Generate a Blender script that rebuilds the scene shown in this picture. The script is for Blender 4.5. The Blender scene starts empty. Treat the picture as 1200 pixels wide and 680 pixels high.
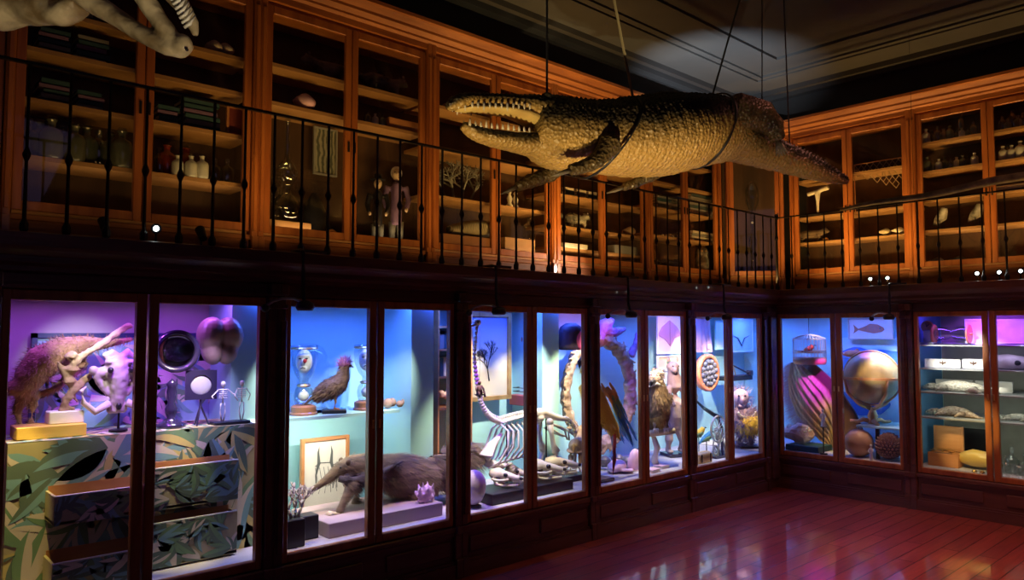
import bpy, bmesh, math, random
from mathutils import Vector, Matrix, Euler
random.seed(11)
S = bpy.context.scene
COL = S.collection
PI = math.pi
EYE, HEAD, PITCH, F = 1.535, math.radians(47.6), math.radians(3.29), 870.0
cam = bpy.data.cameras.new('camera'); cam.sensor_width = 36; cam.lens = F/1200*36; cam.clip_start = .05
camo = bpy.data.objects.new('camera', cam); COL.objects.link(camo); S.camera = camo
camo.location = (0, 0, EYE); camo.rotation_euler = (PI/2+PITCH, 0, HEAD)
RT = Vector((math.cos(HEAD), math.sin(HEAD), 0)); FW = Vector((-math.sin(HEAD), math.cos(HEAD), 0))
XL, YR = -3.76, 7.04            # front planes of the lower cases

def ray(px, py):
    x, y = (px-600)/F, (340-py)/F
    c, s = math.cos(PITCH), math.sin(PITCH)
    return RT*x + FW*(c-y*s) + Vector((0, 0, s+y*c))
def W(px, py, dep):             # world point at a distance dep along the heading
    r = ray(px, py); k = dep/r.dot(FW); return Vector((0, 0, EYE))+r*k
class Fr: pass
def onw(f, px, py, d):          # point where the plane d metres behind a case front is seen
    r = ray(px, py)
    k = (XL-d)/r.x if f == 'L' else (YR+d)/r.y
    return Vector((0, 0, EYE))+r*k
def uz(f, px, py, d):
    p = onw(f, px, py, d); return (p.y if f == 'L' else p.x), p.z
def wpt(f, u, d, z): return Vector((XL-d, u, z)) if f == 'L' else Vector((u, YR+d, z))
def rzf(f): return PI/2 if f == 'L' else 0
def mpp(f, px, d): return onw(f, px, 390, d).dot(FW)/F     # metres per photo pixel there
def wh(f, x0, y0, x1, y1, d):   # centre u, bottom z, width, height of a flat thing along the wall
    a = uz(f, x0, (y0+y1)/2, d)[0]; b = uz(f, x1, (y0+y1)/2, d)[0]; xm = (x0+x1)/2
    zt = uz(f, xm, y0, d)[1]; zb = uz(f, xm, y1, d)[1]
    return (a+b)/2, zb, abs(b-a), zt-zb

# ---------------------------------------------------------------- materials
def newmat(name):
    m = bpy.data.materials.new(name); m.use_nodes = True
    nt = m.node_tree; return m, nt, nt.nodes['Principled BSDF']
def mat(name, c, r=.6, metal=0, c2=None, scale=8, bump=0, bscale=None, kind='noise', emit=None, es=1, sheen=0, coat=0, stretch=None, contrast=.5):
    m, nt, b = newmat(name)
    b.inputs['Base Color'].default_value = (*c, 1); b.inputs['Roughness'].default_value = r
    b.inputs['Metallic'].default_value = metal
    if coat: b.inputs['Coat Weight'].default_value = coat
    if sheen: b.inputs['Sheen Weight'].default_value = sheen
    tc = nt.nodes.new('ShaderNodeTexCoord'); mp = nt.nodes.new('ShaderNodeMapping')
    nt.links.new(tc.outputs['Object'], mp.inputs['Vector'])
    if stretch: mp.inputs['Scale'].default_value = stretch
    if c2:
        if kind == 'noise':
            t = nt.nodes.new('ShaderNodeTexNoise'); t.inputs['Detail'].default_value = 6; o = t.outputs['Fac']
        elif kind == 'voronoi':
            t = nt.nodes.new('ShaderNodeTexVoronoi'); o = t.outputs['Distance']
        elif kind == 'wave':
            t = nt.nodes.new('ShaderNodeTexWave'); t.inputs['Distortion'].default_value = 6; t.inputs['Detail'].default_value = 3; o = t.outputs['Fac']
        t.inputs['Scale'].default_value = scale
        nt.links.new(mp.outputs[0], t.inputs['Vector'])
        cr = nt.nodes.new('ShaderNodeValToRGB'); lo = .5-contrast*.4; hi = .5+contrast*.4
        cr.color_ramp.elements[0].position = lo; cr.color_ramp.elements[1].position = hi
        cr.color_ramp.elements[0].color = (*c, 1); cr.color_ramp.elements[1].color = (*c2, 1)
        nt.links.new(o, cr.inputs[0]); nt.links.new(cr.outputs[0], b.inputs['Base Color'])
    if bump:
        n = nt.nodes.new('ShaderNodeTexVoronoi' if kind == 'voronoi' else 'ShaderNodeTexNoise'); n.inputs['Scale'].default_value = bscale or scale*2
        nt.links.new(mp.outputs[0], n.inputs['Vector'])
        bp = nt.nodes.new('ShaderNodeBump'); bp.inputs['Strength'].default_value = bump; bp.inputs['Distance'].default_value = .01
        nt.links.new(n.outputs[0], bp.inputs['Height']); nt.links.new(bp.outputs[0], b.inputs['Normal'])
    if emit:
        b.inputs['Emission Color'].default_value = (*emit, 1); b.inputs['Emission Strength'].default_value = es
    return m
def glassmat(name, tint=(1, 1, 1), base=0, rough=.02, f0=.035):   # thin pane: clear, with a Schlick reflection on both faces
    m = bpy.data.materials.new(name); m.use_nodes = True; nt = m.node_tree; nt.nodes.clear(); N = nt.nodes.new; K = nt.links.new
    o = N('ShaderNodeOutputMaterial'); t = N('ShaderNodeBsdfTransparent'); g = N('ShaderNodeBsdfGlossy'); mx = N('ShaderNodeMixShader')
    t.inputs[0].default_value = (*tint, 1); g.inputs['Roughness'].default_value = rough
    ge = N('ShaderNodeNewGeometry'); d = N('ShaderNodeVectorMath'); d.operation = 'DOT_PRODUCT'; K(ge.outputs['Incoming'], d.inputs[0]); K(ge.outputs['Normal'], d.inputs[1])
    def mth(op, a, b=None):
        n = N('ShaderNodeMath'); n.operation = op; K(a, n.inputs[0])
        if b is not None: n.inputs[1].default_value = b
        return n
    ab = mth('ABSOLUTE', d.outputs['Value']); iv = mth('MULTIPLY_ADD', ab.outputs[0], -1); iv.inputs[2].default_value = 1
    pw = mth('POWER', iv.outputs[0], 5); fi = mth('MULTIPLY_ADD', pw.outputs[0], 1-f0); fi.inputs[2].default_value = f0+base; fi.use_clamp = True
    K(fi.outputs[0], mx.inputs[0]); K(t.outputs[0], mx.inputs[1]); K(g.outputs[0], mx.inputs[2]); K(mx.outputs[0], o.inputs[0])
    return m
M = {}
M['wood'] = mat('mahogany', (.2, .058, .015), .38, c2=(.4, .145, .035), scale=3, stretch=(5, 5, .6), bump=.12, bscale=14, coat=.25)
M['woodh'] = mat('mahogany_rail', (.2, .058, .015), .55, c2=(.4, .145, .035), scale=3, stretch=(.7, .7, 6), bump=.12, bscale=14)
M['shadewood'] = mat('mahogany_shaded', (.07, .028, .02), .35, c2=(.13, .055, .035), scale=3, stretch=(.7, .7, 6), bump=.12, bscale=14, coat=.2)  # shaded copy of the mahogany: lower level's missing light put in its colour
M['shelfw'] = mat('pine_shelf', (.36, .19, .075), .6, c2=(.5, .28, .12), scale=3, stretch=(1, 1, 5))
M['inw'] = mat('shaded_lining', (.05, .026, .014), .7, c2=(.1, .05, .025), scale=2.5, stretch=(3, 3, .6))  # back panels darkened in colour for light not reaching inside the bookcases
M['dark'] = mat('dark_lining', (.03, .025, .03), .8)
M['iron'] = mat('black_iron', (.02, .02, .022), .45, .6)
M['brass'] = mat('brass', (.75, .48, .2), .3, 1)
M['gold'] = mat('gilt', (.72, .5, .22), .4, .7, c2=(.5, .3, .12), scale=12)
M['pane'] = glassmat('window_glass', (.96, .98, .97), base=0)
M['glass'] = glassmat('jar_glass', (.86, .92, .92), base=.12)
M['amber'] = glassmat('amber_glass', (.45, .1, .04), base=.08)
M['plaster'] = mat('black_plaster', (.02, .02, .021), .85, c2=(.028, .028, .03), scale=3)
M['ceil'] = mat('grey_ceiling', (.04, .043, .045), .85, c2=(.055, .058, .06), scale=2)
M['bone'] = mat('bone', (.72, .64, .5), .55, c2=(.55, .44, .3), scale=9, bump=.3, bscale=25)
M['wbone'] = mat('pale_bone', (.82, .78, .7), .5, c2=(.66, .58, .46), scale=8, bump=.2, bscale=30)
M['black'] = mat('black_paint', (.015, .015, .02), .4)
M['white'] = mat('white_paint', (.8, .79, .76), .6)
M['teal'] = mat('teal_paint', (.36, .66, .7), .75, c2=(.4, .7, .74), scale=3)
M['bluep'] = mat('blue_paint', (.1, .3, .62), .75, c2=(.12, .34, .66), scale=3)
M['mauve'] = mat('mauve_plaster', (.5, .4, .46), .8, c2=(.62, .5, .5), scale=5, contrast=.8)
M['grey'] = mat('grey_cloth', (.34, .34, .3), .8, c2=(.42, .42, .38), scale=9)
M['orange'] = mat('orange_wood', (.5, .2, .07), .5, c2=(.65, .3, .12), scale=3, stretch=(1, 1, 5))
M['red'] = mat('red_lacquer', (.55, .05, .04), .4)

# ---------------------------------------------------------------- mesh helpers
class B:
    def __init__(s): s.bm = bmesh.new()
    def box(s, c, d, bev=0, rot=None, taper=None):
        r = bmesh.ops.create_cube(s.bm, size=1)['verts']
        for v in r:
            v.co = Vector((v.co.x*d[0], v.co.y*d[1], v.co.z*d[2]))
            if taper and v.co.z > 0: v.co.x *= taper; v.co.y *= taper
        if bev:
            es = list({e for v in r for e in v.link_edges})
            o = bmesh.ops.bevel(s.bm, geom=es, offset=bev, segments=1, affect='EDGES', profile=.5)
            r = list({v for f in o['faces'] for v in f.verts} | {v for v in r if v.is_valid})
        mt = Matrix.Translation(c) @ (Euler(rot).to_matrix().to_4x4() if rot else Matrix())
        bmesh.ops.transform(s.bm, matrix=mt, verts=r); return s
    def ell(s, c, d, rot=None, seg=16, rings=10):
        r = bmesh.ops.create_uvsphere(s.bm, u_segments=seg, v_segments=rings, radius=1)['verts']
        mt = Matrix.Translation(c) @ (Euler(rot).to_matrix().to_4x4() if rot else Matrix()) @ Matrix.Diagonal((*d, 1))
        bmesh.ops.transform(s.bm, matrix=mt, verts=r); return s
    def lathe(s, prof, c=(0, 0, 0), seg=20, rot=None, sx=1, sy=1, ring=False):
        mt = Matrix.Translation(c) @ (Euler(rot).to_matrix().to_4x4() if rot else Matrix())
        rings = []
        for r, z in prof:
            if r < 1e-5: rings.append([s.bm.verts.new(mt @ Vector((0, 0, z)))])
            else: rings.append([s.bm.verts.new(mt @ Vector((r*sx*math.cos(2*PI*k/seg), r*sy*math.sin(2*PI*k/seg), z))) for k in range(seg)])
        for a, b in zip(rings, rings[1:]+([rings[0]] if ring else [])):
            for k in range(seg):
                k2 = (k+1) % seg
                if len(a) == 1 and len(b) == 1: continue
                if len(a) == 1: s.bm.faces.new((a[0], b[k2], b[k]))
                elif len(b) == 1: s.bm.faces.new((a[k], a[k2], b[0]))
                else: s.bm.faces.new((a[k], a[k2], b[k2], b[k]))
        for e, rev in (() if ring else ((rings[0], True), (rings[-1], False))):
            if len(e) > 2: s.bm.faces.new(e[::-1] if rev else e)
        return s
    def tube(s, pts, rad, seg=8, flat=1, up=(0, 0, 1), cap=True):
        pts = [Vector(p) for p in pts]; n = len(pts)
        if not isinstance(rad, (list, tuple)): rad = [rad]*n
        rings = []; up = Vector(up)
        for i, p in enumerate(pts):
            t = (pts[min(i+1, n-1)]-pts[max(i-1, 0)])
            t = t.normalized() if t.length > 1e-9 else Vector((0, 0, 1))
            a = up.cross(t)
            if a.length < .05: a = Vector((1, 0, 0)).cross(t)
            a.normalize(); b = t.cross(a)
            rr = rad[i]; ra, rb = rr if isinstance(rr, (list, tuple)) else (rr, rr*flat)
            rings.append([s.bm.verts.new(p+a*ra*math.cos(2*PI*k/seg)+b*rb*math.sin(2*PI*k/seg)) for k in range(seg)])
        for a, b in zip(rings, rings[1:]):
            for k in range(seg): s.bm.faces.new((a[k], a[(k+1) % seg], b[(k+1) % seg], b[k]))
        if cap: s.bm.faces.new(rings[0][::-1]); s.bm.faces.new(rings[-1])
        return s
    def prism(s, pts, y0, y1, axis='y', c=(0, 0, 0)):     # outline in x,z pushed from y0 to y1
        def mk(p, t):
            q = (p[0], t, p[1]) if axis == 'y' else (p[0], p[1], t) if axis == 'z' else (t, p[0], p[1])
            return s.bm.verts.new(Vector(q)+Vector(c))
        a = [mk(p, y0) for p in pts]; b = [mk(p, y1) for p in pts]; n = len(pts)
        s.bm.faces.new(a); s.bm.faces.new(b[::-1])
        for k in range(n): s.bm.faces.new((a[k], b[k], b[(k+1) % n], a[(k+1) % n]))
        return s
    def strips(s, n, fn):          # many thin tapered blades: fn(i) -> base, tip, side vector
        for i in range(n):
            q = fn(i)
            if q is None: continue
            p, t, w = q
            s.bm.faces.new([s.bm.verts.new(p-w), s.bm.verts.new(p+w), s.bm.verts.new(t)])
        return s
    def jitter(s, a, f=20):
        from mathutils import noise
        for v in s.bm.verts: v.co += noise.noise_vector(v.co*f)*a
        return s
    def obj(s, name, m, parent=None, loc=None, rz=None, smooth=False, rot=None):
        bmesh.ops.recalc_face_normals(s.bm, faces=s.bm.faces)
        me = bpy.data.meshes.new(name); s.bm.to_mesh(me); s.bm.free()
        me.materials.append(M[m] if isinstance(m, str) else m)
        if smooth: me.polygons.foreach_set('use_smooth', [True]*len(me.polygons))
        o = bpy.data.objects.new(name, me); COL.objects.link(o)
        if parent: o.parent = parent
        if loc is not None: o.location = loc
        if rz is not None: o.rotation_euler = (0, 0, rz)
        if rot is not None: o.rotation_euler = rot
        return o
    def organic(s, name, m, parent=None, vox=.01, sm=3, loc=None, rz=None, disp=0, dscale=10):
        o = s.obj('tmp', m)
        md = o.modifiers.new('r', 'REMESH'); md.mode = 'VOXEL'; md.voxel_size = vox
        if sm: q = o.modifiers.new('s', 'SMOOTH'); q.iterations = sm; q.factor = .6
        dg = bpy.context.evaluated_depsgraph_get(); me = bpy.data.meshes.new_from_object(o.evaluated_get(dg)); me.name = name
        old = o.data; bpy.data.objects.remove(o); bpy.data.meshes.remove(old)
        if not me.materials: me.materials.append(M[m] if isinstance(m, str) else m)
        me.polygons.foreach_set('use_smooth', [True]*len(me.polygons))
        if disp:
            from mathutils import noise
            for v in me.vertices: v.co += v.normal*noise.fractal(v.co*dscale, 1, 2, 3)*disp
        o = bpy.data.objects.new(name, me); COL.objects.link(o)
        if parent: o.parent = parent
        if loc is not None: o.location = loc
        if rz is not None: o.rotation_euler = (0, 0, rz)
        return o
def thing(name, label, cat, loc, rz=0, group=None):
    o = bpy.data.objects.new(name, None); COL.objects.link(o); o.empty_display_size = .05
    o.location = loc; o.rotation_euler = (0, 0, rz); o['label'] = label; o['category'] = cat
    if group: o['group'] = group
    return o
def tag(o, label, cat, group=None):
    o['label'] = label; o['category'] = cat
    if group: o['group'] = group
    return o
def struct(o): o['kind'] = 'structure'; return o
def dup(root, loc, rz, label, group=None):
    def cp(o, par):
        c = o.copy(); COL.objects.link(c); c.parent = par
        for ch in list(o.children): cp(ch, c)
        return c
    bpy.context.view_layer.update()
    r = cp(root, None); r.location = loc; r.rotation_euler = (0, 0, rz); r['label'] = label
    if group: r['group'] = group
    return r
def fur(body, name, m, n, length, down=.5, width=.003, back=(0, 0, 0), jit=.4, zmin=None, where=None):
    # hair blades rooted all over a body mesh
    me = body.data; b = B(); ps = list(me.polygons); rnd = random.Random(5)
    tot = [p.area for p in ps]; 
    pick = rnd.choices(ps, weights=tot, k=n)
    def fn(i):
        p = pick[i]; c = Vector(p.center); nn = Vector(p.normal)
        if where and not where(c): return None
        c = c+Vector((rnd.uniform(-1, 1), rnd.uniform(-1, 1), rnd.uniform(-1, 1)))*math.sqrt(p.area)*.5
        d = nn*.5+Vector(back)+Vector((0, 0, -down))+Vector((rnd.uniform(-jit, jit), rnd.uniform(-jit, jit), rnd.uniform(-jit, jit)))
        d -= nn*min(0, d.dot(nn)-.15)
        d.normalize(); L = length(c) if callable(length) else length
        sd = d.cross(nn+Vector((.01, .02, .03))).normalized()*width
        return c-nn*.002, c+d*L*rnd.uniform(.6, 1.2), sd
    b.strips(n, fn)
    o = b.obj(name, m, body); o['kind'] = 'stuff'
    return o
# ---------------------------------------------------------------- room shell
def floor_mat():
    m, nt, b = newmat('red_floorboards'); N = nt.nodes.new; Lk = nt.links.new
    tc = N('ShaderNodeTexCoord'); mp = N('ShaderNodeMapping'); Lk(tc.outputs['Object'], mp.inputs[0]); mp.inputs['Rotation'].default_value = (0, 0, math.radians(90))
    br = N('ShaderNodeTexBrick'); br.offset = .37; br.inputs['Scale'].default_value = 1
    br.inputs['Brick Width'].default_value = 1.35; br.inputs['Row Height'].default_value = .12
    br.inputs['Mortar Size'].default_value = .004; br.inputs['Mortar Smooth'].default_value = .3; br.inputs['Bias'].default_value = 0
    br.inputs['Color1'].default_value = (.36, .075, .04, 1); br.inputs['Color2'].default_value = (.24, .045, .026, 1); br.inputs['Mortar'].default_value = (.015, .005, .004, 1)
    Lk(mp.outputs[0], br.inputs['Vector'])
    mp2 = N('ShaderNodeMapping'); Lk(tc.outputs['Object'], mp2.inputs[0]); mp2.inputs['Scale'].default_value = (14, 1.2, 1)
    n = N('ShaderNodeTexNoise'); n.inputs['Scale'].default_value = 3; n.inputs['Detail'].default_value = 5; Lk(mp2.outputs[0], n.inputs[0])
    mx = N('ShaderNodeMix'); mx.data_type = 'RGBA'; mx.blend_type = 'MULTIPLY'; mx.inputs[0].default_value = .6
    cr = N('ShaderNodeValToRGB'); cr.color_ramp.elements[0].color = (.5, .45, .4, 1); cr.color_ramp.elements[0].position = .3; cr.color_ramp.elements[1].color = (1.3, 1.2, 1.1, 1); cr.color_ramp.elements[1].position = .7
    Lk(n.outputs[0], cr.inputs[0]); Lk(br.outputs['Color'], mx.inputs[6]); Lk(cr.outputs[0], mx.inputs[7]); Lk(mx.outputs[2], b.inputs['Base Color'])
    b.inputs['Roughness'].default_value = .3; b.inputs['Coat Weight'].default_value = 1; b.inputs['Coat Roughness'].default_value = .07; b.inputs['Coat IOR'].default_value = 1.9
    n2 = N('ShaderNodeTexNoise'); n2.inputs['Scale'].default_value = 2.2; Lk(tc.outputs['Object'], n2.inputs[0])
    ad = N('ShaderNodeMath'); ad.operation = 'MULTIPLY_ADD'; ad.inputs[1].default_value = -.25
    Lk(br.outputs['Fac'], ad.inputs[0]); Lk(n2.outputs[0], ad.inputs[2])
    bp = N('ShaderNodeBump'); bp.inputs['Strength'].default_value = .35; bp.inputs['Distance'].default_value = .008
    Lk(ad.outputs[0], bp.inputs['Height']); Lk(bp.outputs[0], b.inputs['Normal']); Lk(bp.outputs[0], b.inputs['Coat Normal'])
    return m
M['floor'] = floor_mat()
XW, YW = -5.05, 8.0             # outer walls
struct(B().box((0, 3.2, -.05), (10.3, 9.8, .1)).obj('floor', 'floor'))
struct(B().box((0, 3.2, 4.22), (10.3, 9.8, .1)).obj('ceiling', 'ceil'))
struct(B().box((XW-.05, 3.2, 2.085), (.1, 9.8, 4.17)).obj('wall_left', 'plaster'))
struct(B().box((0, YW+.05, 2.085), (10.1, .1, 4.17)).obj('wall_right', 'plaster'))
struct(B().box((4.95, 3.2, 2.085), (.1, 9.8, 4.17)).obj('wall_near', 'plaster'))
struct(B().box((0, -1.65, 2.085), (10.1, .1, 4.17)).obj('wall_back', 'plaster'))
DLU, DRU = .66, .52
def runs(prof, name, m, dL, dR, u0=-1.5, u1=4.8, miter=None):
    # a moulding profile (out, z) swept along the left wall, round the corner and along the right wall
    b = B(); rings = []
    for st in range(3):
        ring = []
        for o, z in prof:
            x = XL-dL+o; y = YR+dR-o
            p = [(x, u0, z), (x, y, z), (u1, y, z)][st]; ring.append(b.bm.verts.new(p))
        rings.append(ring)
    n = len(prof)
    for a, c in zip(rings, rings[1:]):
        for k in range(n): b.bm.faces.new((a[k], a[(k+1) % n], c[(k+1) % n], c[k]))
    b.bm.faces.new(rings[0]); b.bm.faces.new(rings[-1][::-1])
    return struct(b.obj(name, m))
ZB, ZT = .365, 1.675            # glass bottom and top of the lower cases
ZG = 1.96                       # gallery floor
# entablature and gallery ledge (continuous)
runs([(-.95, 1.79), (-.01, 1.79), (.03, 1.80), (.03, 1.82), (.06, 1.835), (.06, 1.86), (.10, 1.885), (.115, 1.90), (.115, 1.955), (.10, 1.96), (-.95, 1.96)], 'trim_gallery_ledge', 'shadewood', 0, 0)
# ceiling mouldings
for k, (o, z, h) in enumerate(((.0, 4.08, .09), (.10, 4.12, .05), (.5, 4.145, .025), (.58, 4.15, .02), (.95, 4.145, .025))):
    runs([(-.05 if k else -.3, z), (.06, z), (.06, z+h), (-.05 if k else -.3, z+h)] if not k else [(-.03, z), (.03, z), (.03, z+h), (-.03, z+h)], 'trim_ceiling_%d' % (k+1), 'plaster' if k < 2 else 'ceil', DLU-o, DRU-o)
# ---------------------------------------------------------------- lower display cases
def box_uv(b, f0, u0, u1, d0, d1, z0, z1, bev=0):     # box in local (u along wall, d inward, z)
    return b.box(((u0+u1)/2, (d0+d1)/2, (z0+z1)/2), (abs(u1-u0), abs(d1-d0), z1-z0), bev)
def display_case(f, ua, ub, label, back='teal', pier=True):
    root = thing('display_case', label, 'display case', wpt(f, (ua+ub)/2, 0, 0), rzf(f), 'glazed display cases under the gallery')
    w = ub-ua; h = w/2
    g = .0875
    # plinth with raised panels and mouldings
    b = B(); box_uv(b, f, -h, h, 0, .9, .0, ZB-.045)
    box_uv(b, f, -h, h, -.035, 0, 0, .085); box_uv(b, f, -h, h, -.02, 0, .085, .10)
    box_uv(b, f, -h, h, -.03, .02, ZB-.085, ZB-.05, .006); box_uv(b, f, -h, h, -.015, .02, ZB-.11, ZB-.085)
    for s in (-1, 1):
        c = s*h/2; q = h-.16; box_uv(b, f, c-q/2, c+q/2, -.012, 0, .135, ZB-.135, .005)
    b.obj('base', 'shadewood', root)
    b = B(); box_uv(b, f, -h, h, .03, .88, ZB-.045, ZB-.01); b.obj('case_floor', 'mauvefl', root)
    b = B(); box_uv(b, f, -h, h, .86, .9, ZB-.01, 1.79); b.obj('back_panel', back, root)
    b = B(); box_uv(b, f, -h, h, 0, .06, ZT+.042, 1.79); box_uv(b, f, -h, h, -.02, 0, ZT+.05, ZT+.065); b.obj('header', 'shadewood', root)
    for s in (-1, 1):               # two glazed doors
        a0 = -h+.055 if s < 0 else .005; a1 = -.005 if s < 0 else h-.055
        i0 = -h+g if s < 0 else .05; i1 = -.05 if s < 0 else h-g
        b = B()
        box_uv(b, f, a0, i0, -.012, .03, ZB-.045, ZT+.045, .004); box_uv(b, f, i1, a1, -.012, .03, ZB-.045, ZT+.045, .004)
        box_uv(b, f, i0, i1, -.012, .03, ZB-.045, ZB, .004); box_uv(b, f, i0, i1, -.012, .03, ZT, ZT+.045, .004)
        dr = b.obj('door', 'wood', root)
        b = B(); box_uv(b, f, i0-.005, i1+.005, .008, .012, ZB-.005, ZT+.005); b.obj('glass_pane', 'pane', dr)
        b = B(); box_uv(b, f, (-.022 if s < 0 else .022)-.006, (-.022 if s < 0 else .022)+.006, -.016, -.01, .98, 1.03); b.obj('lock_plate', 'brass', dr)
    if pier:
        b = B(); box_uv(b, f, -h-.03, -h+.16, .5, .86, ZB-.01, 1.79); b.obj('inner_pier', 'teal', root)
    for s, nm in ((-1, 0), (1, 1)):
        b = B(); x = s*h
        a, c = (x, x+.05) if s < 0 else (x-.05, x)
        box_uv(b, f, a, c, -.03, .06, .10, 1.73, .006); box_uv(b, f, a, c, -.045, .06, 0, .12, .004)
        box_uv(b, f, a, c, -.05, .06, ZB-.09, ZB-.045, .004); box_uv(b, f, a, c, -.05, .06, 1.66, 1.685, .004); box_uv(b, f, a, c, -.065, .06, 1.73, 1.79, .006)
        box_uv(b, f, a+.015*(s < 0), c-.015*(s > 0), -.042, 0, ZB+.02, 1.6, .004)
        b.obj('pilaster', 'shadewood', root)
    return root
M['mauvefl'] = mat('case_floor_cloth', (.42, .4, .44), .8, c2=(.5, .47, .5), scale=10)
PLc = [.465, 1.73, 2.98, 4.25, 5.53, 6.82]
PRc = [-3.785, -2.507, -1.245]
lab = ['display case with the jungle print chest and round mirror', 'display case with the anteater and the crested bird', 'display case with the long necked bird skeleton', 'display case with the macaw and the carved oval mirror', 'display case with the round red rimmed tray, next to the corner']
cases = []
for k in range(5): cases.append(display_case('L', PLc[k], PLc[k+1], lab[k], ['mauve', 'teal', 'teal', 'teal', 'teal'][k], k in (1, 2, 3)))
cases.append(display_case('R', PRc[0], PRc[1], 'display case with the large globe and the birdcage', 'teal', False))
cases.append(display_case('R', PRc[1], PRc[2], 'display case with four grey shelves, far right', 'grey', False))
# corner post closing the angle between the two rows of cases; behind it the cases run into each other
b = B(); b.box((XL-.02, 6.93, .9), (.08, .2, 1.79), .01); b.box((XL+.02, 6.93, .9), (.05, .12, 1.6), .01); b.box((XL-.02, YR+.03, .9), (.08, .08, 1.79))
struct(b.obj('trim_corner_post', 'shadewood'))
struct(B().box((XL-.88, 7.38, 1.07), (.04, 1.12, 1.44)).obj('wall_case_corner_left', 'teal'))
struct(B().box((-4.2, YR+.88, 1.07), (.83, .04, 1.44)).obj('wall_case_corner_right', 'teal'))
struct(B().box((-4.235, 7.38, ZB-.028), (.83, 1.04, .035)).obj('trim_case_corner_floor', 'mauvefl'))
B().box(((PRc[1]-PRc[0])/2-.02, .47, 1.07), (.03, .77, 1.43)).obj('side_panel', 'bluep', cases[5])
struct(B().box((XL-.46, .43, .9), (.88, .05, 1.78)).obj('trim_case_end_left', 'shadewood'))
struct(B().box((XL-.35, -.55, .98), (.7, 1.9, 1.95)).obj('trim_left_panel', 'shadewood'))
struct(B().box((-1.215, YR+.46, .9), (.05, .88, 1.78)).obj('trim_case_end_right', 'shadewood'))
struct(B().box((1.8, YR+.35, .98), (5.9, .7, 1.95)).obj('trim_right_panel', 'shadewood'))
# ---------------------------------------------------------------- upper glazed bookcases
DL, DR = .64, .50
ZU0, ZU1 = 2.20, 3.545          # glass of the upper doors
def bookcase(f, c, w, loc, rz, label, doors=2, shelves=(2.5, 2.85, 3.2), depth=.36, lp=True, rp=True, lit=True):
    root = thing('glazed_bookcase', label, 'bookcase', loc, rz, 'glazed bookcases on the gallery')
    h = w/2; g = .07
    b = B(); box_uv(b, f, -h, h, 0, depth, ZG, 2.12); box_uv(b, f, -h, h, -.03, 0, ZG, 2.03); box_uv(b, f, -h, h, -.018, 0, 2.03, 2.05, .004); box_uv(b, f, -h, h, -.02, .01, 2.10, 2.13, .004)
    b.obj('base_board', 'woodh', root)
    b = B(); box_uv(b, f, -h, h, depth, depth+.02, ZG, 3.68); b.obj('back_panel', 'inw', root)
    b = B(); box_uv(b, f, -h+.05, h-.05, .01, depth, 2.12, 2.15); b.obj('bottom_board', 'shelfw', root)
    for s in shelves:
        b = B(); box_uv(b, f, -h+.02, h-.02, .07, depth, s-.012, s+.012); b.obj('shelf', 'shelfw', root)
    b = B(); box_uv(b, f, -h, h, 0, depth, 3.60, 3.68); b.obj('header', 'woodh', root)
    n = doors
    for k in range(n):
        a0 = -h+.04+(w-.08)*k/n+.003; a1 = -h+.04+(w-.08)*(k+1)/n-.003
        i0, i1 = a0+.045, a1-.045
        b = B()
        box_uv(b, f, a0, i0, -.012, .02, 2.15, 3.60, .004); box_uv(b, f, i1, a1, -.012, .02, 2.15, 3.60, .004)
        box_uv(b, f, i0, i1, -.012, .02, 2.15, ZU0, .004); box_uv(b, f, i0, i1, -.012, .02, ZU1, 3.60, .004)
        dr = b.obj('door', 'wood', root)
        b = B(); box_uv(b, f, i0-.004, i1+.004, .006, .009, ZU0-.004, ZU1+.004); b.obj('glass_pane', 'pane', dr)
        b = B(); xs = a0+.02 if k else a1-.02; box_uv(b, f, xs-.006, xs+.006, -.02, -.01, 2.75, 2.82); b.obj('door_catch', 'iron', dr)
    for s in (-1, 1):
        if (s < 0 and not lp) or (s > 0 and not rp): continue
        a, c2 = (-h, -h+.04) if s < 0 else (h-.04, h)
        b = B(); box_uv(b, f, a, c2, -.035, .03, ZG, 3.68, .006); box_uv(b, f, a+.008, c2-.008, -.045, 0, 2.15, 3.56, .004); box_uv(b, f, a, c2, -.05, .03, ZG, 2.12, .004)
        b.obj('pilaster', 'wood', root)
    return root
PU = [.585, 1.886, 3.19, 4.49, 5.79, 7.06]
ul = ['gallery bookcase behind the hanging whale skull, leftmost', 'gallery bookcase with glass alembics and a framed print', 'gallery bookcase right behind the crocodile head', 'gallery bookcase behind the crocodile belly', 'gallery bookcase behind the crocodile hind legs']
for k in range(5):
    bookcase('L', 0, PU[k+1]-PU[k], wpt('L', (PU[k]+PU[k+1])/2, DL, 0), PI/2, ul[k], shelves=[(2.44, 2.74, 3.01, 3.23), (3.0, 3.25), (2.56, 2.93, 3.25), (2.27, 2.46, 2.74, 3.05, 3.3), (2.5, 2.78, 3.05, 3.3)][k])
A = Vector((XL-DL, 7.12, 0)); C_ = Vector((-3.86, YR+DR, 0)); md = (A+C_)/2; an = math.atan2(C_.y-A.y, C_.x-A.x)
corner = bookcase('C', 0, (C_-A).length-.08, md, an, 'narrow bookcase set across the gallery corner', doors=1, shelves=(), depth=.30)
PV = [-3.82, -2.597, -1.33, -.07]
vl = ['right wall gallery bookcase nearest the corner', 'right wall gallery bookcase filled with small glass bottles', 'right wall gallery bookcase at the edge of view']
for k in range(2):
    bookcase('R', 0, PV[k+1]-PV[k], wpt('R', (PV[k]+PV[k+1])/2, DR, 0), 0, vl[k], shelves=[(2.48, 2.75, 3.15), (2.49, 2.78, 3.055, 3.33)][k])
struct(B().box((XL-DL-.2, -.5, 2.82), (.4, 2.16, 1.72)).obj('trim_gallery_panel_left', 'wood'))
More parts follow.
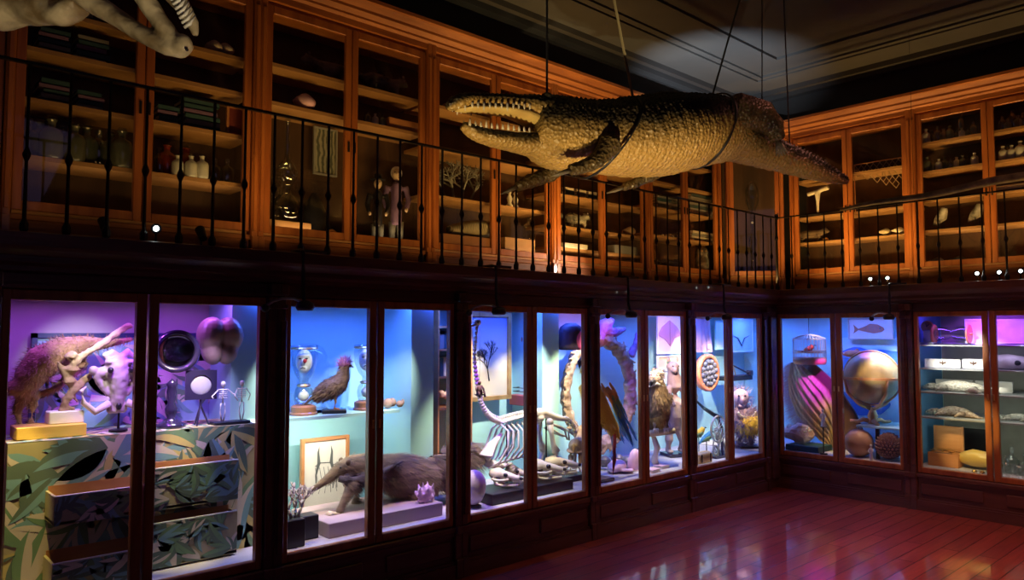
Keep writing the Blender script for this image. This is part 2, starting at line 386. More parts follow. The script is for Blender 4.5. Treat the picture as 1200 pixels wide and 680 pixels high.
struct(B().box((1.7, YR+DR+.2, 2.82), (6.05, .4, 1.72)).obj('trim_gallery_panel_right', 'wood'))
# upper cornice: follows left wall, corner splay, right wall
prof = [(-.4, 3.62), (.03, 3.62), (.03, 3.66), (.05, 3.675), (.05, 3.69), (.08, 3.715), (.08, 3.735), (.115, 3.77), (.13, 3.775), (.13, 3.80), (-.4, 3.80)]
b = B(); rings = []
t = math.tan(PI/8)
for st in range(4):
    ring = []
    for o, z in prof:
        x = XL-DL+o; y = YR+DR-o
        dv = Vector((math.sin(an), -math.cos(an)))  # outward of splay
        q = Vector((A.x, A.y))+dv*o; td = Vector((math.cos(an), math.sin(an)))
        k1 = (x-q.x)/td.x; k2 = (y-q.y)/td.y
        p = [(x, -1.55, z), (x, q.y+td.y*k1, z), (q.x+td.x*k2, y, z), (4.8, y, z)][st]; ring.append(b.bm.verts.new(p))
    rings.append(ring)
for a, c in zip(rings, rings[1:]):
    for k in range(len(prof)): b.bm.faces.new((a[k], a[(k+1) % len(prof)], c[(k+1) % len(prof)], c[k]))
b.bm.faces.new(rings[0]); b.bm.faces.new(rings[-1][::-1])
struct(b.obj('trim_upper_cornice', 'woodh'))
struct(B().box((XL-DL-.3, 3.2, 3.985), (.5, 9.6, .37)).obj('wall_upper_left', 'plaster'))
struct(B().box((.3, YR+DR+.25, 3.985), (9.1, .4, .37)).obj('wall_upper_right', 'plaster'))
# ---------------------------------------------------------------- railing
rx, ry = XL+.075, YR-.075
rail = thing('gallery_railing', 'thin black iron railing running round the gallery edge', 'railing', (rx, ry, ZG))
def rel(p): return Vector(p)-Vector((rx, ry, ZG))
B().box(rel((rx, (ry-1.3)/2, 2.685)), (.022, ry+1.3, .012)).box(rel((rx+3.2, ry, 2.685)), (6.4, .022, .012)).obj('handrail', 'iron', rail)
bal = None
def baluster(x, y):
    global bal
    if bal is None:
        b = B(); b.lathe([(.012, 0), (.018, .01), (.018, .035), (.009, .055), (.007, .3), (.017, .325), (.017, .335), (.007, .36), (.007, .72)], seg=6); bal = b.obj('baluster', 'iron', rail); o = bal
    else: o = bal.copy(); COL.objects.link(o)
    o.location = rel((x, y, ZG))
y = .42
while y < ry-.05: baluster(rx, y); y += .157
x = rx+.157
while x < .5: baluster(x, ry); x += .165
B().lathe([(.02, 0), (.024, .03), (.014, .06), (.012, .5), (.02, .52), (.012, .55), (.012, .73), (.022, .75), (0, .77)], seg=8).obj('corner_post', 'iron', rail, loc=(0, 0, 0))
# ================================================================ things in the cases: makers
def C(name, c, r=.6, **k): M[name] = mat(name, c, r, **k)
C('leafg', (.17, .3, .17), .7); C('leafy', (.6, .5, .2), .7); C('leafb', (.2, .38, .42), .7); C('leafd', (.12, .18, .14), .7); C('leafp', (.66, .58, .5), .7); C('canv', (.2, .3, .4), .8, c2=(.36, .42, .5), scale=5)
C('canvy', (.36, .33, .16), .8, c2=(.5, .42, .28), scale=5); C('canvb', (.22, .36, .62), .8, c2=(.45, .6, .75), scale=4)
def leaves(b, n, x0, x1, z0, z1, place, nm, rnd, sz=(.1, .26)):
    # painted foliage: pointed leaves in fans, clipped to the rectangle, as thin shapes on the surface
    for i in range(n):
        cx, cz = rnd.uniform(x0, x1), rnd.uniform(z0, z1); a0 = rnd.uniform(0, 2*PI); k = rnd.randint(3, 7); m = rnd.randrange(1, nm)
        for j in range(k):
            a = a0+j*rnd.uniform(.3, .5); L = rnd.uniform(*sz); wd = L*rnd.uniform(.1, .17); N = 7; bend = rnd.uniform(-.5, .5)
            li, re, mid = [], [], []
            for q in range(N+1):
                t = q/N; aa = a+bend*t*t; px = cx+math.cos(aa)*L*t; pz = cz+math.sin(aa)*L*t; ww = wd*math.sin(PI*min(1, t*.93+.07))**.8
                cl = lambda x, z: (min(max(x, x0), x1), min(max(z, z0), z1))
                li.append(cl(px-math.sin(aa)*ww, pz+math.cos(aa)*ww)); re.append(cl(px+math.sin(aa)*ww, pz-math.cos(aa)*ww)); mid.append(cl(px, pz))
            off = .0012+.00025*((i*7+j) % 12)
            for side, mi in ((li, m), (re, 1+(m) % (nm-1))):
                for q in range(N):
                    quad = [mid[q], side[q], side[q+1], mid[q+1]]
                    if abs(sum(quad[k2][0]*quad[(k2+1) % 4][1]-quad[(k2+1) % 4][0]*quad[k2][1] for k2 in range(4))) < 1e-6: continue
                    try: f = b.bm.faces.new([b.bm.verts.new(place(p[0], p[1], off)) for p in quad]); f.material_index = mi
                    except ValueError: pass
def addmats(o, *ms):
    for m in ms: o.data.materials.append(M[m])
def lput(f, u, d, z): return wpt(f, u, d, z)
# ---- case 1: chest with jungle print
rnd = random.Random(4)
def jungle_chest():
    zt = uz('L', 100, 512, .34)[1]; uL = uz('L', 6, 600, .3)[0]; uR = uz('L', 299, 600, .3)[0]
    d0 = .30; uc = (uL+uR)/2; w = uR-uL
    t = thing('chest_of_drawers', 'chest wrapped in a jungle leaf print with its drawers pulled open', 'chest', wpt('L', uc, d0, ZB-.01), PI/2)
    z0 = ZB-.01; H = zt-z0; um = uz('L', 168, 600, .3)[0]-uc; ua = uz('L', 55, 600, .25)[0]-uc; ub = uz('L', 272, 600, .27)[0]-uc
    b = B(); b.box((0, .19, H/2), (w, .38, H))
    leaves(b, 64, -w/2, w/2, 0, H, lambda x, z, o: Vector((x, -o, z)), 6, rnd, (.14, .34))
    leaves(b, 22, -w/2, w/2, 0, .38, lambda x, z, o: Vector((x, z, H+o)), 6, rnd)
    o = b.obj('body', 'canvy', t); addmats(o, 'leafg', 'leafp', 'leafb', 'leafd', 'leafy')
    for (a, c, dp, ys) in ((ua, um-.01, .2, ((100, 579, 612), (100, 656, 700))), (um+.01, ub, .1, ((230, 545, 592), (230, 607, 660)))):
        for (xx, yt, yb) in ys:
            z1 = uz('L', xx, yt, d0-dp)[1]-z0; zb2 = max(.01, uz('L', xx, yb, d0-dp)[1]-z0)
            b = B(); ww = c-a; cx = (a+c)/2
            b.box((cx, -dp+.006, (z1+zb2)/2), (ww, .012, z1-zb2)); 
            for s in (-1, 1): b.box((cx+s*(ww/2-.006), -dp/2+.003, (z1+zb2)/2), (.012, dp, z1-zb2))
            b.box((cx, -dp/2, zb2+.01), (ww, dp, .012))
            leaves(b, 16, a, c, zb2, z1, lambda x, z, o: Vector((x, -dp-o, z)), 6, rnd, (.08, .2))
            dr = b.obj('drawer', 'canvy', t); addmats(dr, 'leafd', 'leafg', 'leafb', 'leafd', 'leafp')
            B().box((cx, -dp+.006, z1+.002), (ww, .014, .006)).obj('drawer_edge', 'white', dr)
            B().box((cx, -.002, (z1+zb2)/2+.01), (ww-.02, .006, z1-zb2+.02)).obj('drawer_recess', 'orange', dr)
    return zt
ZCH = jungle_chest()
u, zb, w, h = wh('L', 38, 393, 262, 515, .82)
t = thing('painting', 'dark framed jungle leaf painting behind the chest', 'painting', wpt('L', u, .82, zb), PI/2)
b = B(); b.box((0, .01, h/2), (w, .02, h)); leaves(b, 34, -w/2+.02, w/2-.02, .02, h-.02, lambda x, z, o: Vector((x, -o, z)), 5, rnd, (.1, .3)); o = b.obj('canvas', 'canvb', t); addmats(o, 'leafb', 'leafg', 'leafp', 'leafb')
b = B()
for s in (-1, 1): b.box((s*w/2, 0, h/2), (.025, .04, h+.025)); b.box((0, 0, h/2+s*h/2), (w+.025, .04, .025))
b.obj('frame', mat('blue_black_frame', (.03, .035, .12), .4), t)
def stand_on(px, d, f='L'): return uz(f, px, 390, d)[0]
# carved panel behind, right
u, zb, w, h = wh('L', 250, 358, 290, 508, .80)
t = thing('scrollwork_panel', 'tall pale wooden panel carved with scrolls behind the coconut', 'panel', wpt('L', u, .80, zb), PI/2)
C('palewood', (.52, .4, .33), .6, c2=(.62, .5, .42), scale=4, stretch=(4, 4, .6))
B().box((0, .02, h/2), (w, .04, h)).obj('board', 'palewood', t)
b = B()
for k in range(6):
    z = .06+k*h/6; sp = [Vector((math.cos(a)*.05*(1-a/9), -.004, z+math.sin(a)*.05*(1-a/9))) for a in [q*.5 for q in range(15)]]
    b.tube(sp, .006, 6)
b.obj('carved_scroll', 'palewood', t)
# small yellow plinth and pale block
u, zb, w, h = wh('L', 19, 517, 101, 531, .36)
o = B().box((0, .09, .03), (w, .18, .058), .003).obj('plinth', mat('yellow_plinth', (.78, .5, .1), .6)); o.location = wpt('L', u, .36, ZCH+.003); o.rotation_euler.z = PI/2
tag(o, 'low bright yellow plinth on the jungle print chest', 'plinth')
ub_ = stand_on(78, .48); zp = ZCH+.062
t = thing('wooden_branch', 'gnarled forked branch with a knotty head, mounted on a pale block', 'branch', wpt('L', ub_, .46, zp), PI/2)
B().box((0, 0, .03), (.15, .1, .06), .004).obj('base_block', 'white', t)
C('bark', (.3, .19, .1), .8, c2=(.5, .36, .22), scale=16, bump=.6, bscale=30)
b = B(); mm = mpp('L', 78, .46)
def q(px, py, y=0): return ((px-80)*mm*1.0, y, (506-py)*mm+.05)
b.tube([q(78, 508), q(80, 492), q(88, 480), q(102, 468), q(111, 458)], [.02, .018, .02, .016, .008], 10)
b.tube([q(84, 484), q(83, 470), q(86, 456), q(84, 442), q(88, 436)], [.02, .035, .04, .03, .02], 10)
b.tube([q(86, 452), q(98, 440), q(118, 425), q(140, 408), q(149, 403)], [.02, .014, .014, .014, .02], 10)
b.tube([q(84, 468), q(76, 455), q(70, 445)], [.02, .014, .006], 8)
b.tube([q(80, 500), q(90, 503), q(93, 494), q(88, 488)], [.014, .012, .01, .008], 8)
b.jitter(.012, 22); b.organic('branch', 'bark', t, .006, 2, disp=.006, dscale=40)
# brown climbing mammal
C('brownf', (.26, .12, .06), .85, c2=(.42, .22, .12), scale=14, bump=.5, bscale=60, sheen=.3)
t = thing('stuffed_mammal', 'dark brown stuffed climbing mammal with arched back and long tail', 'stuffed animal', wpt('L', stand_on(55, .58), .58, ZCH+.002), PI/2)
mm = mpp('L', 60, .58)
def q(px, py, y=0): return Vector(((px-55)*mm, y, (512-py)*mm))
b = B()
b.tube([q(28, 462), q(38, 448), q(52, 428), q(72, 415), q(96, 409), q(122, 408), q(148, 403)], [.02, .07, .085, .07, .045, .024, .012], 14)
b.ell(q(26, 458), (.055, .045, .04)); b.tube([q(22, 460), q(12, 464)], [.03, .015], 8)
for pts in ([(40, 455), (46, 480), (42, 498), (44, 512)], [(38, 455), (30, 485), (34, 512)], [(72, 425), (80, 448), (66, 460), (52, 468)], [(90, 415), (98, 432), (80, 446)]):
    b.tube([q(*p, .05 if k % 2 else -.02) for k, p in enumerate(pts)], [.04, .026, .02, .022][:len(pts)] if len(pts) > 3 else [.04, .024, .02], 10)
o = b.organic('body', 'brownf', t, .01, 3)
fur(o, 'fur', 'brownf', 2600, .03, .3, .0018, back=(-.3, 0, 0))
B().ell(q(15, 458, -.035), (.006,)*3).obj('eye', 'black', t)
# warthog skull
C('violetbone', (.68, .62, .6), .5, c2=(.42, .35, .34), scale=12, bump=.25, bscale=24)
t = thing('warthog_skull', 'large white tusked boar skull raised on a thin rod', 'skull', wpt('L', stand_on(142, .42), .42, ZCH+.002), PI/2)
mm = mpp('L', 140, .42)
def q(px, py, y=0): return Vector(((px-142)*mm, y, (512-py)*mm))
B().lathe([(.045, 0), (.045, .012), (.006, .016), (.004, .13), (0, .14)], seg=12).obj('stand_rod', 'iron', t)
b = B()
b.tube([q(136, 425), q(138, 436), q(140, 448), q(140, 462), q(140, 476), q(140, 490)], [(.045, .04), (.055, .06), (.06, .06), (.042, .05), (.034, .04), (.026, .026)], 16, up=(0, 1, 0))
b.tube([q(124, 424), q(132, 421), q(141, 426), q(150, 420), q(157, 425)], [.012, .024, .02, .024, .01], 8)
for s in (-1, 1):
    b.ell(q(140+s*16, 443), (.045, .03, .03), (0, s*.5, 0)); b.ell(q(140+s*26, 440), (.022, .024, .022)); b.ell(q(140+s*11, 431, -.02), (.022, .03, .014)); b.tube([q(140+s*24, 446), q(140+s*16, 458), q(140+s*9, 470)], [.018, .02, .014], 8)
    b.ell(q(140+s*7, 484), (.018, .02, .03))
o = b.organic('skull', 'violetbone', t, .006, 1, disp=.004, dscale=24)
for s in (-1, 1):
    B().ell(q(140+s*11, 440, -.052), (.014, .02, .016)).obj('eye_socket', 'black', o)
    B().tube([q(140+s*9, 478, -.02), q(140+s*24, 487, -.02), q(140+s*36, 476, -.02), q(140+s*38, 462, -.02), q(140+s*33, 458, -.01)], [.02, .018, .014, .01, .003], 10).obj('tusk', 'wbone', t, smooth=True)
B().ell(q(140, 482, -.03), (.014, .015, .02)).obj('nose_hole', 'black', o)
# round mirror on turned stand
t = thing('round_mirror', 'round black framed mirror on a turned wooden stand', 'mirror', wpt('L', stand_on(203, .42), .42, ZCH+.002), PI/2-.25)
mm = mpp('L', 205, .42); zc = (512-424)*mm; R = 25*mm
C('ebony', (.025, .02, .05), .25, coat=.5)
B().lathe([(.075, 0), (.075, .015), (.05, .03), (.02, .05), (.03, .08), (.032, .1), (.018, .13), (.026, .19), (.022, .215), (.03, .23), (.01, .25), (0, .26)], seg=18).obj('stand', 'ebony', t, smooth=True)
B().lathe([(R*.78, -.012), (R*.8, -.03), (R*.9, -.03), (R, -.01), (R, .012), (R*.78, .012)], rot=(PI/2, 0, 0), c=(.02, 0, zc), seg=36, ring=True).obj('frame', 'ebony', t, smooth=True)
C('mirror', (.5, .5, .55), .05, metal=1)
B().ell((.02, .004, zc), (R*.8, .006, R*.8), seg=32).obj('mirror_glass', 'mirror', t, smooth=True)
# square framed lens on tripod
t = thing('framed_lens', 'small square black frame holding a round lens, on a tripod', 'lens', wpt('L', stand_on(237, .4), .4, ZCH+.002), PI/2-.2)
mm = mpp('L', 237, .4); zc = (512-465)*mm; s_ = 17*mm
b = B()
for k in range(32):
    a, a2 = 2*PI*k/32, 2*PI*(k+1)/32
    def sq(a): 
        c, s = math.cos(a), math.sin(a); m_ = max(abs(c), abs(s)); return c/m_*s_, s/m_*s_
    (x1, z1), (x2, z2) = sq(a), sq(a2); r_ = s_*.68
    for y, in ((-.012,), (.012,)):
        b.bm.faces.new([b.bm.verts.new(p) for p in ((r_*math.cos(a), y, zc+r_*math.sin(a)), (x1, y, zc+z1), (x2, y, zc+z2), (r_*math.cos(a2), y, zc+r_*math.sin(a2)))])
    b.bm.faces.new([b.bm.verts.new(p) for p in ((x1, -.012, zc+z1), (x2, -.012, zc+z2), (x2, .012, zc+z2), (x1, .012, zc+z1))])
    b.bm.faces.new([b.bm.verts.new(p) for p in ((r_*math.cos(a), -.012, zc+r_*math.sin(a)), (r_*math.cos(a2), -.012, zc+r_*math.sin(a2)), (r_*math.cos(a2), .012, zc+r_*math.sin(a2)), (r_*math.cos(a), .012, zc+r_*math.sin(a)))])
b.obj('frame', 'ebony', t)
C('lens', (.6, .6, .66), .12, metal=.4)
B().ell((0, 0, zc), (s_*.69, .01, s_*.69), seg=24).obj('lens_glass', 'lens', t, smooth=True)
B().tube([(0, 0, zc-s_), (0, 0, .1)], .006).obj('stem', 'ebony', t)
for a in (0, 2.1, 4.2): B().tube([(0, 0, .11), (.045*math.cos(a), .045*math.sin(a), 0)], .005).obj('leg', 'ebony', t)
# sea coconut hanging
C('coconut', (.33, .22, .17), .38, c2=(.42, .3, .23), scale=3, coat=.3)
zc = uz('L', 258, 397, .5)[1]; mm = mpp('L', 258, .5)
t = thing('sea_coconut', 'huge smooth double-lobed sea coconut fixed high on the panel', 'nut', wpt('L', stand_on(258, .5), .5, zc-.13), PI/2)
b = B()
for s in (-1, 1):
    b.ell((s*.052, 0, .155), (.078, .085, .1), (0, -s*.15, 0)); b.ell((s*.045, 0, .065), (.058, .068, .085), (0, s*.18, 0))
b.organic('nut', 'coconut', t, .006, 2)
B().tube([(0, .05, .13), (0, .3, .13)], .008).obj('wall_pin', 'iron', t)
# two little skeleton figures on a black base
t = thing('display_stand', 'thin black display base holding two tiny skeleton figures', 'base', wpt('L', stand_on(272, .36), .36, ZCH+.002), PI/2)
B().box((0, 0, .008), (.2, .08, .016), .003).obj('slab', 'black', t)
def tiny_skeleton(uu, d, z, label, h=.22, pose=0):
    t = thing('skeleton_figurine', label, 'figurine', wpt('L', uu, d, z), PI/2, 'tiny skeleton figures on the chest')
    b = B(); s = h/.22
    for k in (-1, 1): b.tube([(k*.004, 0, 0), (k*.014, 0, .05), (k*.01, 0, .1)], .0035, 6); b.tube([(k*.028, 0, .172), (k*(.045+pose), -.01, .14), (k*(.03+pose*1.5), -.02, .11+pose)], .003, 6)
    b.tube([(0, 0, .1), (0, .004, .14), (0, 0, .19)], .004, 6)
    for k in range(5): b.tube([(.024*math.cos(a), -.012*math.sin(a), .13+k*.011) for a in [q*.5 for q in range(7)]], .0022, 5)
    b.tube([(-.028, 0, .176), (.028, 0, .176)], .003, 6)
    b.obj('bones', 'wbone', t, smooth=True)
    B().ell((0, 0, .205), (.013, .015, .017)).obj('skull', 'wbone', t, smooth=True); return t
tiny_skeleton(stand_on(263, .36), .36, ZCH+.018, 'tiny skeleton with raised arm, left one on the black base', pose=.02)
tiny_skeleton(stand_on(285, .36), .36, ZCH+.018, 'tiny skeleton standing upright, right one on the black base')
# ================================================================ case 2
ZSH = uz('L', 420, 484, .42)[1]
b = B(); box_uv(b, 'L', -.48, .45, .42, .86, ZSH-.02, ZSH); b.obj('shelf', 'teal', cases[1])
C('facewhite', (.82, .78, .76), .4); C('walnutb', (.3, .13, .06), .4, coat=.3); C('lipred', (.6, .04, .05), .4)
def face_vase(px, d, label):
    t = thing('face_vase', label, 'glass vase', wpt('L', stand_on(px, d), d, ZSH+.001), PI/2-.6, 'glass vases holding white masks')
    B().lathe([(.085, 0), (.085, .012), (.078, .018), (.078, .05), (.06, .06), (0, .06)], seg=24).obj('wooden_base', 'walnutb', t, smooth=False)
    B().lathe([(.05, .06), (.058, .09), (.062, .12), (.05, .16), (.035, .175), (.028, .2), (.03, .215), (.055, .25), (.078, .31), (.083, .37), (.078, .41), (.085, .43)], seg=24).obj('glass_vessel', 'glass', t, smooth=True)
    b = B().lathe([(.036, .172), (.044, .18), (.036, .19)], seg=20, ring=True); b.obj('copper_collar', 'brass', t)
    b = B().lathe([(.08, .405), (.087, .41), (.08, .418)], seg=24, ring=True); b.obj('copper_rim', 'brass', t)
    B().ell((0, 0, .115), (.033, .033, .034)).obj('white_ball', 'facewhite', t, smooth=True)
    b = B(); b.ell((0, 0, .33), (.052, .045, .075)); b.ell((0, -.045, .325), (.012, .016, .02)); b.ell((0, -.038, .285), (.024, .014, .02)); b.ell((0, -.03, .365), (.04, .02, .02))
    m = b.organic('mask', 'facewhite', t, .006, 2)
    for s in (-1, 1): B().ell((s*.02, -.046, .348), (.009, .006, .005)).obj('eye_hole', 'black', m)
    B().ell((.012, -.058, .335), (.012, .008, .014)).obj('painted_nose', 'lipred', m); B().tube([(-.015, -.05, .288), (0, -.054, .295), (.015, -.05, .288)], .003, 6).obj('painted_mouth', 'black', m)
    return t
face_vase(357, .55, 'glass vase with a white painted mask, left of the crested bird'); face_vase(430, .55, 'glass vase with a white painted mask, right of the crested bird')
t = thing('glass_dome', 'large faint clear glass dome at the back of the shelf', 'glass dome', wpt('L', stand_on(362, .72), .72, ZSH+.001), PI/2)
B().lathe([(.13, 0), (.13, .3), (.12, .36), (.09, .41), (.05, .435), (0, .44)], seg=32).obj('dome', glassmat('dome_glass', base=.02), t, smooth=True)
B().lathe([(.135, 0), (.14, .008), (.13, .016)], seg=32).obj('dome_ring', 'ebony', t)
# crested bird
C('birdbr', (.16, .09, .07), .8, c2=(.32, .2, .15), scale=30, bump=.5, bscale=60); C('crestp', (.7, .3, .5), .8)
t = thing('crested_bird', 'brown stuffed bird with a puffy pink crest on a black base', 'stuffed bird', wpt('L', stand_on(393, .5), .5, ZSH+.001), PI/2-.5)
B().box((0, 0, .012), (.15, .09, .022), .004).obj('base_block', 'black', t)
b = B(); b.tube([(-.12, 0, .10), (-.07, 0, .13), (-.02, 0, .155), (.03, 0, .19), (.055, 0, .235), (.06, 0, .275), (.07, 0, .3)], [(.018, .03), (.05, .055), (.062, .068), (.055, .06), (.035, .04), (.026, .028), (.024, .024)], 14)
o = b.organic('body', 'birdbr', t, .006, 3); fur(o, 'feather_coat', 'birdbr', 1800, .028, .3, .005, back=(-.8, 0, -.3), jit=.2)
B().tube([(-.1, 0, .12), (-.15, 0, .09), (-.19, 0, .05)], [(.03, .015), (.035, .01), (.02, .004)], 8).obj('tail', 'birdbr', t)
b = B(); b.tube([(.085, 0, .298), (.1, 0, .296), (.118, 0, .288)], [.012, .008, .001], 8); b.obj('beak', 'black', t)
c = B(); c.ell((.06, 0, .315), (.035, .028, .026)); o = c.obj('crest', 'crestp', t, smooth=True); fur(o, 'crest_feathers', 'crestp', 300, .035, -.4, .003)
for s in (-1, 1):
    B().tube([(0, s*.025, .12), (.008, s*.025, .07), (0, s*.025, .025)], [.012, .006, .006], 8).obj('leg', 'orange', t)
    b = B()
    for a in (-.5, 0, .5): b.tube([(0, s*.025, .03), (.035*math.cos(a), s*.025+.035*math.sin(a), .025)], [.005, .002], 6)
    b.obj('foot', 'orange', t)
B().ell((.078, -.02, .305), (.004,)*3).obj('eye', 'black', t)
# brown balls
C('hairball', (.4, .24, .16), .8, c2=(.5, .32, .22), scale=20, bump=.4)
for px, py, r, l in ((455, 473, .034, 'largest brown ball, leftmost on the blue shelf'), (460, 468, .03, 'brown ball behind the largest one on the shelf'), (469, 474, .024, 'small brown ball in the middle of the shelf row'), (475, 473, .027, 'brown ball at the right end of the shelf row')):
    d = .52 if r > .033 or r < .025 else .6
    o = B().ell((0, 0, r), (r, r, r)).jitter(.002).obj('brown_ball', 'hairball', smooth=True); o.location = wpt('L', stand_on(px, d), d, ZSH+.001); tag(o, l, 'ball', 'brown balls on the shelf')
# framed drawing
u, zb, w, h = wh('L', 352, 511, 408, 604, .74)
t = thing('framed_drawing', 'brown framed ink drawing of two tall horns behind the anteater', 'framed drawing', wpt('L', u, .74, ZB-.008), PI/2); t.rotation_euler = (0, 0, PI/2); h += zb-ZB
C('paper', (.8, .74, .62), .8, c2=(.88, .84, .74), scale=4); C('ink', (.12, .13, .12), .8)
def framebox(t, w, h, m, fw=.02, dp=.03):
    b = B()
    for s in (-1, 1): b.box((s*(w/2-fw/2), 0, h/2), (fw, dp, h), .002)
    for s in (0, 1): b.box((0, 0, fw/2+s*(h-fw)), (w-2*fw, dp, fw), .002)
    return b.obj('frame', m, t)
framebox(t, w, h, 'orange', .022)
b = B(); b.box((0, .005, h/2), (w-.03, .01, h-.03)); p = b.obj('paper_sheet', 'paper', t)
b = B(); 
for s in (-1, 1): b.tube([(s*.06, -.001, h*.3), (s*.065, -.001, h*.5), (s*.045, -.001, h*.66), (s*.05, -.001, h*.8), (s*.042, -.001, h*.88)], [.004, .006, .012, .007, .001], 6, flat=.1, up=(0, 1, 0))
for k in range(5): b.tube([(-.09+k*.045, -.001, h*.25), (-.05+k*.03, -.001, h*.4), (-.07+k*.03, -.001, h*.6)], .0018, 5)
b.tube([(-.07, -.001, h*.62), (-.03, -.001, h*.66), (.03, -.001, h*.65), (.08, -.001, h*.6), (.09, -.001, h*.3)], .003, 5)
b.obj('ink_lines', 'ink', p)
# anteater
C('antf', (.06, .04, .028), .85, c2=(.24, .16, .1), scale=9, stretch=(.5, 1, 4), bump=.3, bscale=50, sheen=.3)
C('antd', (.05, .035, .04), .85); C('snout', (.42, .3, .16), .7, c2=(.3, .2, .14), scale=14)
z1 = uz('L', 450, 601, .16)[1]
u0 = uz('L', 386, 600, .14)[0]; u1 = uz('L', 519, 600, .14)[0]
o = B().box((0, .24, (z1-ZB+.01)/2), (u1-u0, .48, z1-ZB+.01), .004).obj('plinth', mat('mauve_plinth', (.45, .33, .34), .7)); o.location = wpt('L', (u0+u1)/2, .14, ZB-.009); o.rotation_euler.z = PI/2; tag(o, 'long low mauve plinth carrying the anteater', 'plinth')
def ant():
    DD = .42; cu = stand_on(450, DD)
    t = thing('anteater', 'stuffed giant anteater with bristly grey-brown fur and bushy tail', 'stuffed animal', wpt('L', cu, DD, z1+.002), PI/2)
    def q(px, py, y=0):
        u, z = uz('L', px, py, DD); return Vector((u-cu, y, z-z1-.002))
    b = B()
    b.tube([q(359, 578), q(368, 573), q(378, 566), q(389, 558), q(399, 549), q(412, 546), q(428, 548), q(448, 553), q(468, 555), q(486, 556), q(500, 553), q(508, 548)],
           [(.010, .012), (.017, .018), (.024, .026), (.032, .034), (.042, .045), (.055, .065), (.075, .09), (.095, .11), (.11, .125), (.105, .12), (.07, .085), (.05, .06)], 16)
    # front legs
    b.tube([q(408, 562, -.07), q(398, 577, -.09), q(392, 590, -.09), q(388, 599, -.09)], [.045, .028, .024, .024], 10)
    b.tube([q(424, 570, .07), q(424, 588, .07), q(421, 601, .07)], [.045, .028, .026], 10)
    b.tube([q(478, 572, -.07), q(484, 588, -.08), q(487, 602, -.08)], [.07, .036, .03], 10)
    b.tube([q(494, 572, .07), q(500, 586, .07), q(498, 600, .07)], [.065, .034, .028], 10)
    o = b.organic('body', 'antf', t, .011, 3)
    hx = q(400, 550).x
    fur(o, 'fur', 'antf', 20000, lambda c: .015 if c.x < hx else min(.09, .03+.14*(c.x-hx)), .75, .0013, back=(.7, 0, 0), jit=.25, where=lambda c: c.x > q(380, 560).x)
    C('antl', (.4, .27, .16), .8); fur(o, 'pale_fur', 'antl', 3500, lambda c: min(.08, .025+.1*max(0, c.x-hx)), .75, .0013, back=(.7, 0, 0), jit=.25, where=lambda c: c.x > hx)
    # black shoulder stripe
    b = B(); b.tube([q(393, 560, -.045), q(404, 562, -.075), q(420, 558, -.11), q(440, 548, -.12), q(462, 538, -.1)], [(.02, .02), (.03, .025), (.03, .02), (.022, .015), (.005, .004)], 10)
    o2 = b.obj('shoulder_stripe', 'antd', t, smooth=True); fur(o2, 'dark_fur', 'antd', 900, .05, .5, .0018, back=(.8, 0, 0), jit=.2)
    B().ell(q(395, 547, -.045), (.008, .006, .007)).obj('eye', 'black', t)
    for s in (-1, 1): B().ell(q(404, 541, s*.045), (.018, .008, .02)).obj('ear', 'antf', t, smooth=True)
    for (px, y) in ((385, -.09), (418, .07)):
        b = B()
        for k in range(3): b.tube([q(px+2, 600, y+(k-1)*.018), q(px-6, 598, y+(k-1)*.02), q(px-11, 601, y+(k-1)*.02)], [.011, .009, .002], 8)
        b.obj('claw', 'bone', t, smooth=True)
    b = B(); b.tube([q(504, 548), q(516, 545), q(530, 535), q(548, 528, .03), q(563, 524, .06)], [(.05, .07), (.04, .06), (.03, .045), (.025, .04), (.01, .02)], 12)
    o3 = b.obj('tail', 'antf', t, smooth=True); fur(o3, 'tail_hair', 'antf', 5200, .2, 1.1, .0022, back=(.9, 0, 0), jit=.22)
ant()
# coral on black blocks
for px, py, w_, h_, d, l in ((350, 609, .12, .09, .1, 'small black block under the white coral'), (368, 604, .1, .1, .2, 'black block beside the anteater plinth')):
    z = uz('L', px, py, d)[1]; hh = z-ZB+.008
    o = B().box((0, w_/2, hh/2), (w_, w_, hh), .004).obj('display_block', 'black'); o.location = wpt('L', stand_on(px, d), d, ZB-.008); o.rotation_euler.z = PI/2; tag(o, l, 'block', 'black display blocks')
    if px == 350: zc_ = z
rnd = random.Random(8)
t = thing('white_coral', 'branching white coral standing on the small black block', 'coral', wpt('L', stand_on(349, .16), .16, zc_+.001), PI/2)
b = B()
def branch(p, dr, L, r, n):
    e = p+dr*L; b.tube([p, (p+e)/2+Vector((rnd.uniform(-.005, .005), 0, 0)), e], [r, r*.85, r*.7], 6)
    if n:
        for k in range(rnd.randint(2, 3)): branch(e, (dr+Vector((rnd.uniform(-.9, .9), rnd.uniform(-.8, .8), rnd.uniform(-.1, .5)))).normalized(), L*rnd.uniform(.65, .9), r*.72, n-1)
for k in range(3): branch(Vector(((k-1)*.02, 0, 0)), Vector(((k-1)*.4, 0, 1)).normalized(), .055, .011, 4)
b.obj('coral', 'wbone', t, smooth=True)
